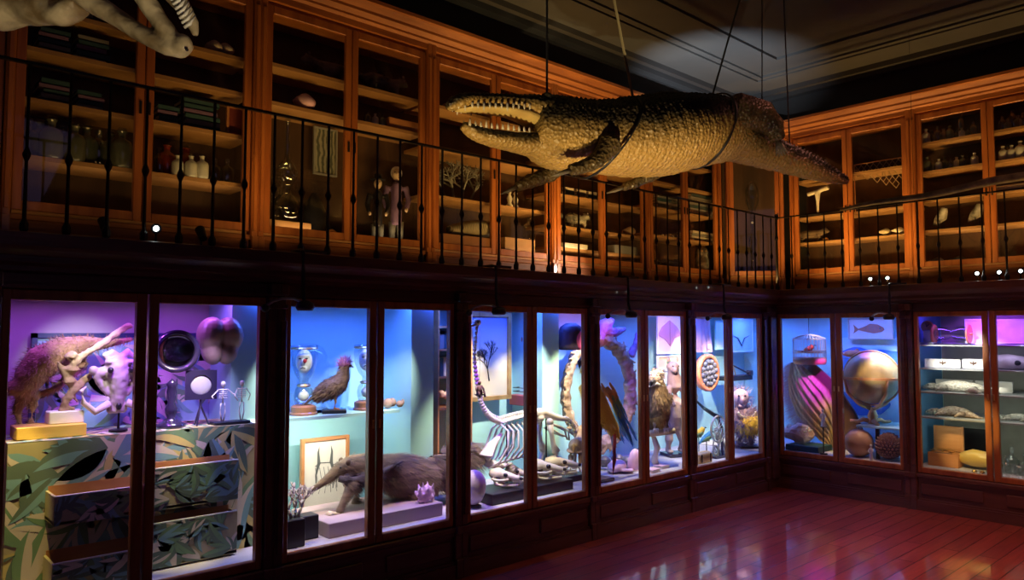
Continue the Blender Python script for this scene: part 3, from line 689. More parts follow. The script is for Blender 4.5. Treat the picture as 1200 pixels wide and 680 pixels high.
# spiky shell
C('pinkshell', (.72, .42, .62), .5, c2=(.85, .6, .7), scale=10)
zz = uz('L', 505, 598, .2)[1]
t = thing('spiky_shell', 'spiky pink-violet sea shell behind the glass near the anteater tail', 'shell', wpt('L', stand_on(498, .21), .21, z1+.001), PI/2)
b = B(); b.tube([(-.06, 0, .05), (-.03, 0, .055), (.02, 0, .06), (.06, 0, .05), (.085, 0, .04)], [.005, .035, .055, .04, .01], 12)
for k in range(16):
    a = k*2.4; x = -.05+.12*k/15; v = Vector((rnd.uniform(-.2, .2), math.cos(a), math.sin(a)*.9+.25)).normalized(); b.tube([Vector((x, 0, .055))+v*.03, Vector((x, 0, .055))+v*.085], [.016, .002], 6)
b.ell((0, 0, .02), (.05, .04, .02)); [setattr(v, 'co', Vector((v.co.x, v.co.y*.55, v.co.z))) for v in b.bm.verts]; b.organic('shell', 'pinkshell', t, .005, 1)
# curio shelf behind the pier
u0 = 3.2; 
t = thing('curio_shelf', 'narrow wooden shelf rack crowded with curios, beyond the blue pier', 'shelf rack', wpt('L', 3.42, .6, ZB-.008), PI/2)
for z in (.25, .62, .85, 1.05, 1.22): B().box((0, .12, z), (.3, .22, .015)).obj('shelf_board', 'orange', t)
for s in (-1, 1): B().box((s*.155, .12, .67), (.012, .23, 1.34)).obj('side_board', 'orange', t)
def books_up(f, u, d, z, n, hs, cols, labelf, grp, rz, wd=.02, dp=.12):
    x = 0
    for k in range(n):
        w_ = wd*rnd.uniform(.7, 1.4); h_ = hs*rnd.uniform(.85, 1.1)
        o = B().box((0, 0, h_/2), (w_*.94, dp, h_), .002).obj('book', cols[k % len(cols)]); o.location = wpt(f, u+x+w_/2, d, z); o.rotation_euler.z = rz; x += w_
        tag(o, labelf, 'book', grp)
C('bkteal', (.04, .1, .12), .6); C('bkgrey', (.28, .29, .28), .7); C('bkred', (.3, .06, .04), .6); C('bkpurp', (.2, .12, .25), .7); C('bkcream', (.6, .55, .45), .7)
books_up('L', 3.3, .7, ZB+.85, 7, .13, ['bkteal', 'bkcream', 'bkpurp', 'bkgrey'], 'small upright book on the middle of the narrow curio rack', 'small books on the curio rack', PI/2, .03)
books_up('L', 3.3, .7, ZB+1.05+.001, 6, .12, ['bkgrey', 'bkteal', 'bkcream'], 'small upright book near the top of the narrow curio rack', 'small books near the top of the curio rack', PI/2, .035)
t = thing('coral_lump', 'lumpy pink coral on the curio rack', 'coral', wpt('L', 3.42, .7, ZB+.62+.001), PI/2)
b = B(); [b.ell((rnd.uniform(-.06, .06), rnd.uniform(-.04, .04), .03+rnd.uniform(0, .07)), (.03,)*3, seg=8, rings=6) for k in range(12)]; b.organic('coral', 'pinkshell', t, .008, 1, disp=.006, dscale=40)
# ================================================================ case 3
def pos(f, px, d, z=None): return wpt(f, stand_on(px, d, f), d, ZB-.008 if z is None else z)
ZF = ZB-.008
u, zb, w, h = wh('L', 533, 366, 598, 470, .72)
t = thing('framed_picture', 'gold framed picture of a bare dark tree against a glowing pale sky', 'framed picture', wpt('L', u, .72, zb), PI/2)
framebox(t, w, h, 'gold', .035, .035)
def treepic():
    m, nt, b = newmat('tree_picture'); N = nt.nodes.new; K = nt.links.new
    tc = N('ShaderNodeTexCoord'); sp = N('ShaderNodeSeparateXYZ'); K(tc.outputs['Object'], sp.inputs[0])
    cr = N('ShaderNodeValToRGB'); e = cr.color_ramp.elements; e[0].position = 0; e[0].color = (.45, .42, .35, 1); e[1].position = 1; e[1].color = (.1, .16, .5, 1)
    for p, c in ((.22, (.6, .52, .36)), (.27, (.75, .7, .55)), (.42, (.7, .68, .6)), (.6, (.25, .32, .6))): x = e.new(p); x.color = (*c, 1)
    K(sp.outputs['Z'], cr.inputs[0]); K(cr.outputs[0], b.inputs[0]); return m
M['treepic'] = treepic()
p = B().box((0, .006, h/2), (w-.05, .008, h-.05)).obj('picture_sheet', 'treepic', t)
rnd = random.Random(3); b = B()
def tw(p, a, L, r, n):
    e = p+Vector((math.cos(a)*L, 0, math.sin(a)*L)); b.tube([p, e], [r, r*.7], 4, up=(0, 1, 0))
    if n:
        for k in range(3): tw(e, a+rnd.uniform(-.8, .8), L*rnd.uniform(.6, .85), r*.65, n-1)
tw(Vector((.06, 0, h*.22)), 1.75, h*.14, .007, 5); b.obj('painted_tree', 'black', p)
# bird skeleton
def skeleton():
    D = .38; cu = stand_on(605, D)
    t = thing('bird_skeleton', 'mounted skeleton of a giant flightless bird with curved neck and big ribs', 'skeleton', wpt('L', cu, D, ZF), PI/2)
    def q(px, py, y=0):
        u, z = uz('L', px, py, D); return Vector((u-cu, y, z-ZF))
    nk = [(559, 382), (557, 400), (556, 420), (558, 440), (561, 458), (564, 472), (570, 484), (577, 491), (586, 495)]
    def smooth(ps, n=5):
        out = []
        for i in range(len(ps)-1):
            a, b2, c, d = ps[max(0, i-1)], ps[i], ps[i+1], ps[min(len(ps)-1, i+2)]
            for k in range(n):
                s = k/n; out.append(tuple(.5*((2*b2[j])+(-a[j]+c[j])*s+(2*a[j]-5*b2[j]+4*c[j]-d[j])*s*s+(-a[j]+3*b2[j]-3*c[j]+d[j])*s**3) for j in (0, 1)))
        return out+[ps[-1]]
    b = B(); pts = smooth(nk, 4)
    for i, p in enumerate(pts): c = q(*p); r = .012+.010*i/len(pts); b.ell(c, (r*1.3, r, r), seg=8, rings=6); b.ell(c+Vector((.004, 0, r)), (r*.5, r*.35, r*.9), seg=6, rings=4)
    b.tube([q(*p) for p in pts], .009, 6); b.obj('neck_bones', 'wbone', t, smooth=True)
    b = B(); b.ell(q(559, 378), (.035, .022, .026)); b.tube([q(557, 380), q(549, 383), q(543, 386)], [(.016, .012), (.014, .008), (.003, .003)], 8); s = b.obj('skull', 'wbone', t, smooth=True)
    B().ell(q(558, 378, -.02), (.012, .006, .011)).obj('eye_socket', 'black', s)
    b = B()
    for k in range(18):
        c = q(586+k*2.3, 495-k*.55-1.2*math.sin(k/17*PI)); b.ell(c, (.015, .02, .018), seg=8, rings=6); b.box(c+Vector((0, 0, .022)), (.02, .01, .04))
        for s_ in (-1, 1): b.ell(c+Vector((0, s_*.03, 0)), (.01, .025, .007), seg=6, rings=4)
    b.obj('spine', 'wbone', t, smooth=True)
    for s_ in (-1, 1):
        for k in range(6):
            a = 582+k*6; ps = [q(a+3, 497-k*.6, s_*.02), q(a+4, 504, s_*.09), q(a+1, 522, s_*.12), q(a-6-k*.4, 540-k*1.2, s_*.09), q(a-14-k*.8, 549-k*2.6, s_*.04)]
            B().tube(ps, [(.008, .006), (.011, .006), (.011, .006), (.009, .006), (.006, .005)], 6, up=(0, 1, 0)).obj('rib', 'wbone', t, smooth=True)
    b = B(); b.tube([q(588, 508), q(576, 522), q(568, 534), q(573, 543), q(586, 547), q(600, 543)], [(.02, .01), (.05, .02), (.085, .03), (.08, .035), (.05, .02), (.02, .008)], 12, up=(0, 0, 1)); b.organic('breastbone', 'wbone', t, .008, 2)
    b = B(); b.tube([q(620, 484), q(636, 484), q(650, 489), (q(664, 492))], [(.05, .03), (.045, .04), (.03, .028), (.02, .018)], 10); b.ell(q(630, 490), (.05, .06, .035)); b.organic('pelvis', 'wbone', t, .008, 2)
    for s_ in (-1, 1):
        b = B(); b.tube([q(638, 497, s_*.06), q(639, 508, s_*.07), q(641, 520, s_*.07), q(644, 528, s_*.07)], [.028, .018, .02, .034], 10); b.ell(q(638, 494, s_*.06), (.03, .03, .03)); b.obj('thigh_bone', 'wbone', t, smooth=True)
        B().tube([q(644, 497, s_*.04), q(654, 500, s_*.03), q(664, 505, s_*.02), q(666, 516, s_*.01)], .008, 6).obj('hip_bar', 'wbone', t, smooth=True)
        B().tube([q(642, 502, s_*.04), q(652, 508, s_*.03), q(662, 512, s_*.02)], .007, 6).obj('hip_bar', 'wbone', t, smooth=True)
        B().tube([q(644, 530, s_*.07), q(640, 545, s_*.08), q(636, 560, s_*.08)], [.02, .012, .016], 8).obj('shin_bone', 'wbone', t, smooth=True)
    b = B(); b.tube([q(662, 490), q(668, 494), q(672, 500), q(674, 507)], .016, 8)
    for k in range(5): b.ell(q(662+k*2.6, 490+k*k*.9), (.02, .02, .016), seg=8, rings=5)
    b.obj('tail_bones', 'wbone', t, smooth=True)
    B().tube([q(594, 497), (q(594, 497).x, 0, 0)], .006, 8).tube([q(640, 490), (q(640, 490).x, 0, 0)], .006, 8).obj('support_rod', 'iron', t)
skeleton()
# dangling puppet
zc = uz('L', 562, 462, .12)[1]
t = thing('puppet', 'small dark dressed puppet seated on a round disc in front of the gold frame', 'puppet', wpt('L', stand_on(562, .12), .12, zc), PI/2)
b = B().lathe([(0, -.02), (.01, -.02), (.035, -.004), (.037, 0), (0, 0)], seg=16); b.obj('disc', 'ebony', t)
b = B(); b.tube([(0, 0, 0), (0, 0, .03), (0, 0, .06)], [.022, .02, .012], 10); b.ell((0, 0, .075), (.012, .012, .014))
for s in (-1, 1): b.tube([(s*.018, 0, .055), (s*.032, -.005, .035), (s*.03, -.012, .015)], .007, 6); b.tube([(s*.01, 0, .01), (s*.022, -.025, .012), (s*.024, -.03, -.02)], .008, 6)
b.obj('figure', mat('plum_cloth', (.09, .03, .07), .8), t, smooth=True)
B().tube([(0, 0, .08), (.002, 0, .2), (0, 0, 1.68-zc)], .0015, 5).obj('cord', 'iron', t)
# egg
C('eggv', (.62, .5, .5), .45, c2=(.7, .6, .58), scale=6, bump=.15, bscale=80)
mm = mpp('L', 556, .16)
t = thing('giant_egg', 'giant pale egg standing upright on a small ring', 'egg', pos('L', 556, .18), PI/2)
B().lathe([(0, .012)]+[(.082*math.sin(a)*(1-.1*math.cos(a)), .012+.118-.118*math.cos(a)) for a in [PI*k/14 for k in range(1, 14)]]+[(0, .248)], seg=28).obj('shell', 'eggv', t, smooth=True)
B().lathe([(.04, 0), (.05, 0), (.05, .012), (.04, .016)], seg=20).obj('ring', 'black', t)
# skull plinth and skulls
u0 = uz('L', 577, 585, .12)[0]; u1 = uz('L', 672, 562, .12)[0]; zs = uz('L', 650, 566, .12)[1]
o = B().box((0, .14, (zs-ZF)/2), (u1-u0, .28, zs-ZF), .004).obj('plinth', 'black'); o.location = wpt('L', (u0+u1)/2, .12, ZF); o.rotation_euler.z = PI/2; tag(o, 'low black plinth carrying the row of animal skulls', 'plinth')
def skull(px, d, L, label, z, yaw=0, kind=0):
    t = thing('animal_skull', label, 'skull', pos('L', px, d, z), PI/2+yaw, 'animal skulls on the black plinth')
    b = B(); s = L/.2     # snout towards -y
    b.ell((0, .05*s, .078*s), (.042*s, .058*s, .036*s)); b.tube([(0, .01*s, .078*s), (0, -.045*s, .068*s), (0, -.095*s, .058*s)], [(.034*s, .026*s), (.024*s, .02*s), (.018*s, .014*s)], 12)
    for k in (-1, 1): b.tube([(k*.02*s, -.03*s, .05*s), (k*.055*s, 0, .05*s), (k*.058*s, .04*s, .05*s), (k*.045*s, .07*s, .055*s)], .009*s, 8); b.tube([(k*.036*s, .06*s, .05*s), (k*.034*s, .05*s, .02*s), (k*.026*s, 0, .012*s), (k*.012*s, -.09*s, .02*s)], [.008*s, .012*s, .009*s, .009*s], 8)
    b.tube([(0, .1*s, .1*s), (0, .04*s, .115*s), (0, 0, .1*s)], [.004*s, .008*s, .003*s], 6)
    o = b.organic('cranium', 'bone', t, .004*s, 1)
    for k in (-1, 1): B().ell((k*.024*s, -.012*s, .08*s), (.012*s, .015*s, .013*s)).obj('eye_socket', 'black', o)
    B().ell((0, -.105*s, .06*s), (.011*s, .012*s, .009*s)).obj('nose_hole', 'black', o)
    for k in (-1, 1): B().ell((k*.032*s, .035*s, .062*s), (.009*s, .018*s, .008*s)).obj('cheek_gap', 'black', o)
    b = B()
    for k in (-1, 1): b.tube([(k*.014*s, -.1*s, .05*s), (k*.016*s, -.108*s, .022*s)], [.006*s, .001], 6)
    for k in range(-5, 6): b.tube([(k*.004*s, -.09*s+abs(k)*.006*s, .046*s), (k*.004*s, -.092*s+abs(k)*.006*s, .034*s)], [.004*s, .001], 5)
    b.obj('teeth', 'wbone', o)
skull(592, .24, .23, 'leftmost skull on the black plinth, facing the room', zs+.002, .5)
skull(607, .30, .21, 'round skull second from the left on the black plinth', zs+.002, .2)
skull(639, .22, .27, 'large flat skull on the right part of the plinth', zs+.002, .9)
skull(658, .28, .26, 'rightmost skull at the end of the black plinth', zs+.002, .9)
# wall mask
zc = uz('L', 624, 428, .72)[1]
t = thing("carved_mask", 'striped carved mask with pink plume and straw beard hung on the blue wall', 'mask', wpt('L', stand_on(624, .72), .72, zc), PI/2)
C('maskw', (.5, .25, .2), .7, c2=(.12, .05, .08), kind='wave', scale=9); C('plume', (.75, .08, .25), .8); C('straw', (.62, .48, .28), .8)
mm = mpp('L', 624, .72)
b = B(); b.ell((0, .02, 30*mm), (15*mm, .06, 20*mm)); b.ell((0, -.04, 28*mm), (3*mm, .03, 6*mm)); b.organic('face', 'maskw', t, .008, 2)
for s in (-1, 1): B().ell((s*6*mm, -.045, 34*mm), (2.6*mm, .014, 1.7*mm)).obj('eye_hole', 'black', t)
o = B().ell((0, .03, 50*mm), (11*mm, .05, 8*mm)).obj('plume', 'plume', t, smooth=True); fur(o, 'plume_feathers', 'plume', 300, .05, -.5, .004)
o = B().ell((0, .0, 10*mm), (9*mm, .04, 8*mm)).obj('beard', 'straw', t, smooth=True); fur(o, 'beard_straw', 'straw', 400, .07, 1.2, .003)
# little red shelf with wire rack
u, zb, w, h = wh('L', 616, 463, 646, 475, .62)
t = thing('red_box', 'small red box shelf carrying a wire rack on the blue wall', 'box', wpt('L', u, .62, zb), PI/2)
B().box((0, .1, h/2), (w, .2, h), .004).obj('box', mat('brick_red', (.45, .1, .1), .6), t)
for z in (.03, .06): B().tube([(-w/2, 0, h+z), (w/2, 0, h+z), (w/2, .15, h+z), (-w/2, .15, h+z), (-w/2, 0, h+z)], .003, 5).obj('wire', 'iron', t)
B().box((w*.2, .05, h+.018), (.05, .05, .034), .006).obj('weight', 'iron', t)
for sx in (-1, 1): B().tube([(sx*w/2, 0, h), (sx*w/2, 0, h+.06)], .003, 5).obj('post', 'iron', t)
# ================================================================ case 4: oval frame
def oval():
    D = .66; u, zb, w, h = wh('L', 657, 392, 742, 528, D)
    t = thing('oval_mirror_frame', 'huge carved oval frame of pale driftwood leaning behind the macaw', 'oval frame', wpt('L', u, D, zb), PI/2)
    C('drift', (.2, .12, .08), .75, c2=(.55, .4, .28), scale=11, stretch=(1, 1, 1), bump=.8, bscale=22)
    b = B(); N = 60; pts = []; rr = []
    for k in range(N+1):
        a = 2*PI*k/N; pts.append((math.cos(a)*(w/2-.06), 0, h/2+math.sin(a)*(h/2-.06))); rr.append((.05+.008*math.sin(k*2.3), .042+.008*math.sin(k*1.7)))
    b.tube(pts, rr, 10, up=(0, 1, 0), cap=False); r2 = random.Random(6)
    for k in range(190):
        a = r2.uniform(0, 2*PI); c = Vector((math.cos(a)*(w/2-.05), -.04, h/2+math.sin(a)*(h/2-.05))); tn = Vector((-math.sin(a)*w, 0, math.cos(a)*h)).normalized()*r2.choice((-1, 1)); ou = Vector((math.cos(a), 0, math.sin(a)))
        L = r2.uniform(.1, .22); b.tube([c, c+tn*L*.5+ou*.02, c+tn*L+ou*r2.uniform(.0, .07)], [.016, .014, .003], 6)
    o = b.organic('ring', 'drift', t, .0085, 0, disp=.01, dscale=22)
    return t, u, zb, w, h, D
t, u, zb, w, h, D = oval()
C('crestv', (.5, .25, .5), .7, c2=(.3, .12, .4), scale=14, bump=.5)
b = B(); b.tube([(-.0, 0, h-.05), (.03, -.02, h+.04), (.09, -.03, h+.1), (.16, -.03, h+.13)], [.05, .06, .05, .03], 10); b.ell((.05, -.03, h+.07), (.08, .05, .07))
for k in range(7): b.tube([(.02+k*.03, -.03, h), (.04+k*.045, -.05, h+.05), (.02+k*.05, -.05, h+.11-k*.008)], [.03, .02, .006], 6)
b.tube([(w/2-.06, -.02, h*.8), (w/2-.0, -.03, h*.9), (w/2+.02, -.03, h*1.03)], [.04, .03, .004], 8)
b.organic('carved_crest', 'crestv', t, .01, 1, disp=.008, dscale=25)
# dark hooded head at the left top of the frame
zc = uz('L', 669, 410, .5)[1]
t = thing('hooded_mask', 'dark rounded hood with a deep pink face, left of the oval frame top', 'mask', wpt('L', stand_on(669, .5), .5, zc), PI/2)
mm = mpp('L', 669, .5); C('hood', (.05, .03, .07), .6); C('pinkface', (.6, .08, .2), .6)
B().lathe([(.11, 0), (.12, .04), (.12, .14), (.1, .19), (.05, .22), (0, .225)], seg=20, sy=.8).obj('hood', 'hood', t, smooth=True)
b = B(); b.ell((.02, -.07, .08), (.06, .045, .085)); b.ell((.02, -.11, .08), (.012, .02, .025)); b.organic('face', 'pinkface', t, .007, 2)
B().tube([(0, .08, .1), (0, .34, .1)], .01).obj('wall_bracket', 'iron', t)
# macaw
def macaw():
    D = .2; cu = stand_on(716, D)
    z0 = uz('L', 716, 558, D)[1]; z0 = ZF
    t = thing('macaw', 'blue and yellow stuffed macaw with a long red and blue tail', 'stuffed bird', wpt('L', cu, D, ZF), PI/2)
    def q(px, py, y=0):
        u, z = uz('L', px, py, D); return Vector((u-cu, y, z-ZF))
    C('mac_y', (.85, .55, .06), .7, bump=.4, bscale=70); C('mac_g', (.3, .5, .2), .7); C('mac_b', (.05, .28, .6), .7); C('mac_r', (.6, .05, .05), .7); C('mac_o', (.85, .42, .1), .7)
    b = B(); b.tube([q(692, 422), q(689, 436), q(690, 452), q(697, 470), q(708, 488), q(718, 502), q(722, 512)], [.05, .065, .085, .095, .075, .05, .03], 16); b.ell(q(690, 424), (.055, .05, .055))
    o = b.organic('body', 'mac_y', t, .008, 3); fur(o, 'feather_coat', 'mac_y', 2200, .028, .9, .005, back=(.2, 0, -.3), jit=.15)
    b = B(); b.tube([q(684, 420), q(679, 425), q(679, 434)], [.028, .02, .002], 10); b.obj('beak', 'black', t, smooth=True)
    B().ell(q(688, 424, -.035), (.028, .02, .026)).obj('cheek', 'white', t, smooth=True)
    B().ell(q(688, 422, -.055), (.006,)*3).obj('eye', 'black', t)
    r2 = random.Random(2)
    for s in (-1, 1):           # folded wings in three bands of feathers
        for bi, (m, a, e) in enumerate((('mac_o', 0, .3), ('mac_g', .18, .55), ('mac_b', .4, .95))):
            b = B()
            for k in range(26):
                f_ = a+(e-a)*r2.random(); v = r2.uniform(-.5, .5)
                base = q(697, 445, s*.075).lerp(q(730, 500, s*.045), f_)+Vector((v*.08, 0, v*.04)); dr = (q(732, 506)-q(700, 448)).normalized()+Vector((v*.2, 0, -.1))
                tip = base+dr*(.1+.05*bi); sd = Vector((-dr.z, 0, dr.x))*.013; y = Vector((0, s*(.02-.004*bi), 0))
                mid = base.lerp(tip, .5)
                b.tube([base+y, mid+y*1.2, tip+y*.3], [(.004, .006), (.006, .016), (.002, .003)], 5, up=(0, 1, 0))
            b.obj('wing_feathers', m, t, smooth=True)
    for k, m in enumerate(('mac_r', 'mac_b', 'mac_r', 'mac_b', 'mac_r', 'mac_b')):
        y = (k-2.5)*.012; B().tube([q(716, 498, y), q(717+k*1.0, 520, y), q(716+k*1.6, 540-k % 2*5, y), q(715+k*2, 556-k*3, y)], [(.014, .006), (.018, .005), (.016, .004), (.003, .002)], 6).obj('tail_feather', m, t, smooth=True)
    for s in (-1, 1):
        B().tube([q(704, 486, s*.03), q(704, 496, s*.03)], [.02, .012], 8).obj('leg', 'black', t)
    B().tube([q(696, 498, 0), q(716, 497, 0)], .014, 8).tube([q(704, 498), q(703, 530), (q(702, 540).x, 0, .01)], .012, 8).box((q(702, 540).x, 0, .012), (.2, .16, .024), .004).obj('perch_stand', 'ebony', t)
macaw()
# shells, stones
t = thing('pink_conch', 'large flat pink conch shell lying at the front under the macaw', 'shell', pos('L', 722, .34), PI/2+.3)
b = B(); b.tube([(-.13, 0, .03), (-.06, 0, .045), (.02, 0, .055), (.08, 0, .05), (.13, 0, .03)], [(.02, .02), (.07, .04), (.08, .05), (.05, .04), (.004, .004)], 14); b.tube([(-.06, -.05, .03), (.0, -.1, .02), (.1, -.09, .015)], [(.04, .012), (.05, .012), (.02, .01)], 8)
b.organic('shell', 'pinkshell', t, .007, 2)
t = thing('pink_dome_shell', 'tall rounded pink shell standing at the right end below the oval frame', 'shell', pos('L', 743, .3), PI/2)
B().lathe([(.075, 0), (.08, .03), (.078, .09), (.06, .14), (.03, .17), (0, .18)], seg=20, sy=.7).jitter(.006, 12).obj('shell', 'pinkshell', t, smooth=True)
C('stone', (.06, .06, .08), .4, c2=(.2, .18, .22), scale=12, bump=.5)
k = 0
for px, d, r, l in ((733, .42, .05, 'dark rough mineral lump left of the tall pink shell'), (752-4, .46, .075, 'largest dark mineral lump behind the tall pink shell'), (706, .5, .06, 'dark mineral lump behind the macaw perch'), (722, .52, .055, 'dark mineral lump behind the flat pink conch')):
    o = B().ell((0, 0, r*.85), (r, r*.9, r*.9), seg=14, rings=9).jitter(r*.35, 9).obj('mineral', 'stone', smooth=False); o.location = pos('L', px, d, ZF+.01); tag(o, l, 'mineral', 'dark mineral lumps under the oval frame')
# fawn-like animal on black block
z2 = uz('L', 670, 557, .34)[1]
o = B().box((0, .13, (z2-ZF)/2), (.32, .26, z2-ZF), .004).obj('display_block', 'black'); o.location = pos('L', 674, .3); o.rotation_euler.z = PI/2; tag(o, 'black block carrying the small sandy animal', 'block')
C('fawnc', (.6, .42, .24), .8, c2=(.45, .28, .15), scale=12, bump=.3, bscale=60)
t = thing('stuffed_calf', 'small sandy stuffed four-legged animal seen beside the pilaster', 'stuffed animal', pos('L', 676, .42, z2+.002), PI/2+.5)
b = B(); b.tube([(-.1, 0, .2), (-.06, 0, .21), (0, 0, .205), (.07, 0, .215), (.1, 0, .24), (.13, 0, .29), (.15, 0, .32)], [.03, .062, .065, .06, .045, .032, .034], 14); b.tube([(.15, 0, .325), (.19, 0, .31), (.215, 0, .3)], [.036, .024, .015], 10)
for x, y in ((-.07, 1), (-.06, -1), (.07, 1), (.08, -1)):
    if x < 0: b.tube([(x, y*.035, .18), (x+.02, y*.04, .13), (x-.02, y*.04, .08), (x-.01, y*.04, .01)], [.045, .026, .015, .013], 10)
    else: b.tube([(x, y*.035, .19), (x, y*.04, .1), (x, y*.04, .01)], [.034, .017, .013], 10)
o = b.organic('body', 'fawnc', t, .006, 2)
for s in (-1, 1): B().tube([(.15, s*.03, .345), (.14, s*.055, .385)], [(.014, .006), (.003, .002)], 8).obj('ear', 'fawnc', t); B().ell((.175, s*.028, .325), (.006,)*3).obj('eye', 'black', t)
B().tube([(-.12, 0, .22), (-.15, 0, .17)], [.012, .005]).obj('tail', 'fawnc', t)
# ---- pictures in bay 4 right
def picture(f, x0, y0, x1, y1, d, label, sheet, name='framed_picture', cat='framed picture', fr='white', fw=.012, deco=None):
    u, zb, w, h = wh(f, x0, y0, x1, y1, d)
    t = thing(name, label, cat, wpt(f, u, d, zb), rzf(f)); framebox(t, w, h, fr, fw, .02)
    p = B().box((0, .006, h/2), (w-.01, .008, h-.01)).obj('sheet', sheet, t)
    if deco: deco(p, w, h)
    return t
C('pinkpaper', (.75, .6, .55), .8, c2=(.85, .72, .62), scale=3); C('raypink', (.6, .28, .3), .8); C('yelpaper', (.8, .7, .4), .8, c2=(.9, .82, .55), scale=5); C('bluepaper', (.6, .68, .74), .8, c2=(.7, .75, .8), scale=4)
def ray_art(p, w, h):
    B().prism([(-w*.46, h*.5), (-w*.3, h*.72), (0, h*.9), (w*.3, h*.72), (w*.48, h*.5), (w*.2, h*.42), (.01, h*.2), (-w*.2, h*.4)], -.004, .001).obj('ray_drawing', 'raypink', p)
    B().tube([(0, -.003, h*.88), (0, -.003, h*.22)], .003, 5).obj('drawn_line', 'ink', p)
picture('L', 770, 371, 799, 415, .7, 'pale panel with a pink kite-shaped ray drawing', 'pinkpaper', deco=ray_art)
def leafd(p, w, h): B().prism([(-w*.05, h*.9), (w*.08, h*.5), (w*.0, h*.15), (-w*.12, h*.5)], -.004, .001).obj('leaf_drawing', 'leafg', p)
picture('L', 770, 417, 799, 433, .7, 'small yellow sheet with a leaf drawing under the ray panel', 'yelpaper', fr='white', deco=leafd)
picture('L', 769, 434, 784, 450, .7, 'small plain grey sheet under the yellow one', 'bluepaper')
# bird of prey
def eagle():
    D = .25; cu = stand_on(770, D)
    t = thing('bird_of_prey', 'large brown stuffed bird of prey with long white legs gripping a log', 'stuffed bird', wpt('L', cu, D, ZF), PI/2-.6)
    mm = mpp('L', 770, D); zz = uz('L', 770, 553, D)[1]
    def q(px, py, y=0): return Vector(((px-770)*mm, y, (553-py)*mm+zz-ZF))
    C('eagle', (.16, .085, .05), .8, c2=(.45, .28, .14), scale=26, bump=.5, bscale=50); C('eaglen', (.6, .42, .28), .8)
    b = B(); b.tube([q(766, 446), q(768, 456), q(769, 466), q(770, 478), q(771, 490), q(772, 500)], [.07, .085, .1, .105, .085, .04], 16)
    o = b.organic('body', 'eagle', t, .009, 3); fur(o, 'feather_coat', 'eagle', 3000, .05, 1.3, .006, jit=.15)
    for s in (-1, 1): 
        o = B().tube([q(768+s*10, 460, -.0), q(768+s*13, 475, .02), q(769+s*11, 492, .02), q(770+s*7, 506, .02)], [(.03, .05), (.04, .05), (.03, .04), (.004, .01)], 10).obj('wing', 'eagle', t, smooth=True); fur(o, 'wing_feathers', 'eagle', 500, .07, 1.6, .007, jit=.1)
    b = B(); b.ell(q(765, 447, -.03), (.058, .06, .05)); b.ell(q(770, 441, 0), (.06, .05, .045)); h_ = b.organic('head', 'eaglen', t, .007, 2); fur(h_, 'neck_feathers', 'eaglen', 500, .035, .3, .003)
    B().tube([q(762, 448, -.075), q(758, 450, -.1), q(757, 455, -.105)], [.02, .016, .002], 8).obj('beak', 'black', t)
    for s in (-1, 1): B().ell(q(765+s*5, 447, -.075), (.008,)*3).obj('eye', 'black', t)
    B().tube([q(756, 455, -.06), q(765, 451, -.085), q(775, 455, -.06)], [.006, .016, .006], 6).obj('cheek_band', 'white', t)
    for s in (-1, 1):
        B().tube([q(770+s*5.5, 488, -.03), q(770+s*6, 498, -.04), q(770+s*6, 505, -.04)], [.025, .016, .013], 8).obj('leg', 'wbone', t, smooth=True)
        for a in (-1, 0, 1): B().tube([q(770+s*6, 504, -.04), q(770+s*6+a*2.2, 503, -.075), q(770+s*6+a*2.5, 508, -.08)], [.01, .009, .002], 6).obj('talon', 'wbone', t, smooth=True)
    B().tube([q(757, 509, -.03), q(788, 506, -.03)], [.03, .03], 12).obj('log', 'straw', t, smooth=True)
    B().tube([q(764, 512, 0), q(768, 526, -.02), q(764, 540, -.01), (q(768, 0).x, 0, .01)], [.02, .03, .035, .03], 12).obj('curved_stand', 'wbone', t, smooth=True)
eagle()
for px, l in ((768, 'pink book lying at the foot of the bird of prey'), (779, 'second pink book lying further right by the bird of prey')):
    t = thing('pink_book', l, 'book', pos('L', px, .1 if px < 775 else .16), PI/2+.1); B().box((0, .05, .012), (.12, .09, .018)).obj('pages', 'paper', t); B().box((0, .05, .0), (.126, .096, .004)).box((0, .05, .023), (.126, .096, .004)).obj('cover', 'pinkshell', t)
# standing violet animal
def stander():
    D = .5; cu = stand_on(790, D); mm = mpp('L', 790, D)
    t = thing('standing_mammal', 'pale furless mammal specimen standing upright behind the bird of prey', 'stuffed animal', wpt('L', cu, D, ZF), PI/2-.4)
    zz = uz('L', 790, 545, D)[1]-ZF
    def q(px, py, y=0): return Vector(((px-790)*mm, y, (545-py)*mm+zz))
    C('pinkskin', (.6, .42, .34), .6, c2=(.45, .3, .26), scale=8, bump=.3)
    b = B(); b.tube([q(788, 434), q(789, 444), q(791, 456), q(790, 472), q(788, 490), q(787, 503)], [.05, .065, .085, .085, .1, .075], 14); b.ell(q(788, 432), (.06, .07, .055)); b.ell(q(785, 436, -.06), (.03, .04, .028))
    for s in (-1, 1):
        b.tube([q(790+s*8, 455), q(790+s*11, 468, -.05), q(787+s*5, 476, -.11)], [.035, .026, .018], 10); b.tube([q(788+s*6, 500), q(788+s*9, 516, -.03), q(788+s*8, 528)], [.06, .04, .03], 10); b.ell(q(788+s*8, 529, -.03), (.03, .05, .015))
    b.organic('body', 'pinkskin', t, .008, 3, disp=.005, dscale=15)
    for s in (-1, 1): B().ell(q(788+s*6, 424), (.016, .008, .024)).obj('ear', 'pinkskin', t, smooth=True); B().ell(q(787+s*4, 431, -.066), (.007,)*3).obj('eye', 'black', t)
    B().box((0, 0, q(788, 531).z/2), (.24, .2, q(788, 531).z), .004).obj('pedestal', 'ebony', t)
stander()
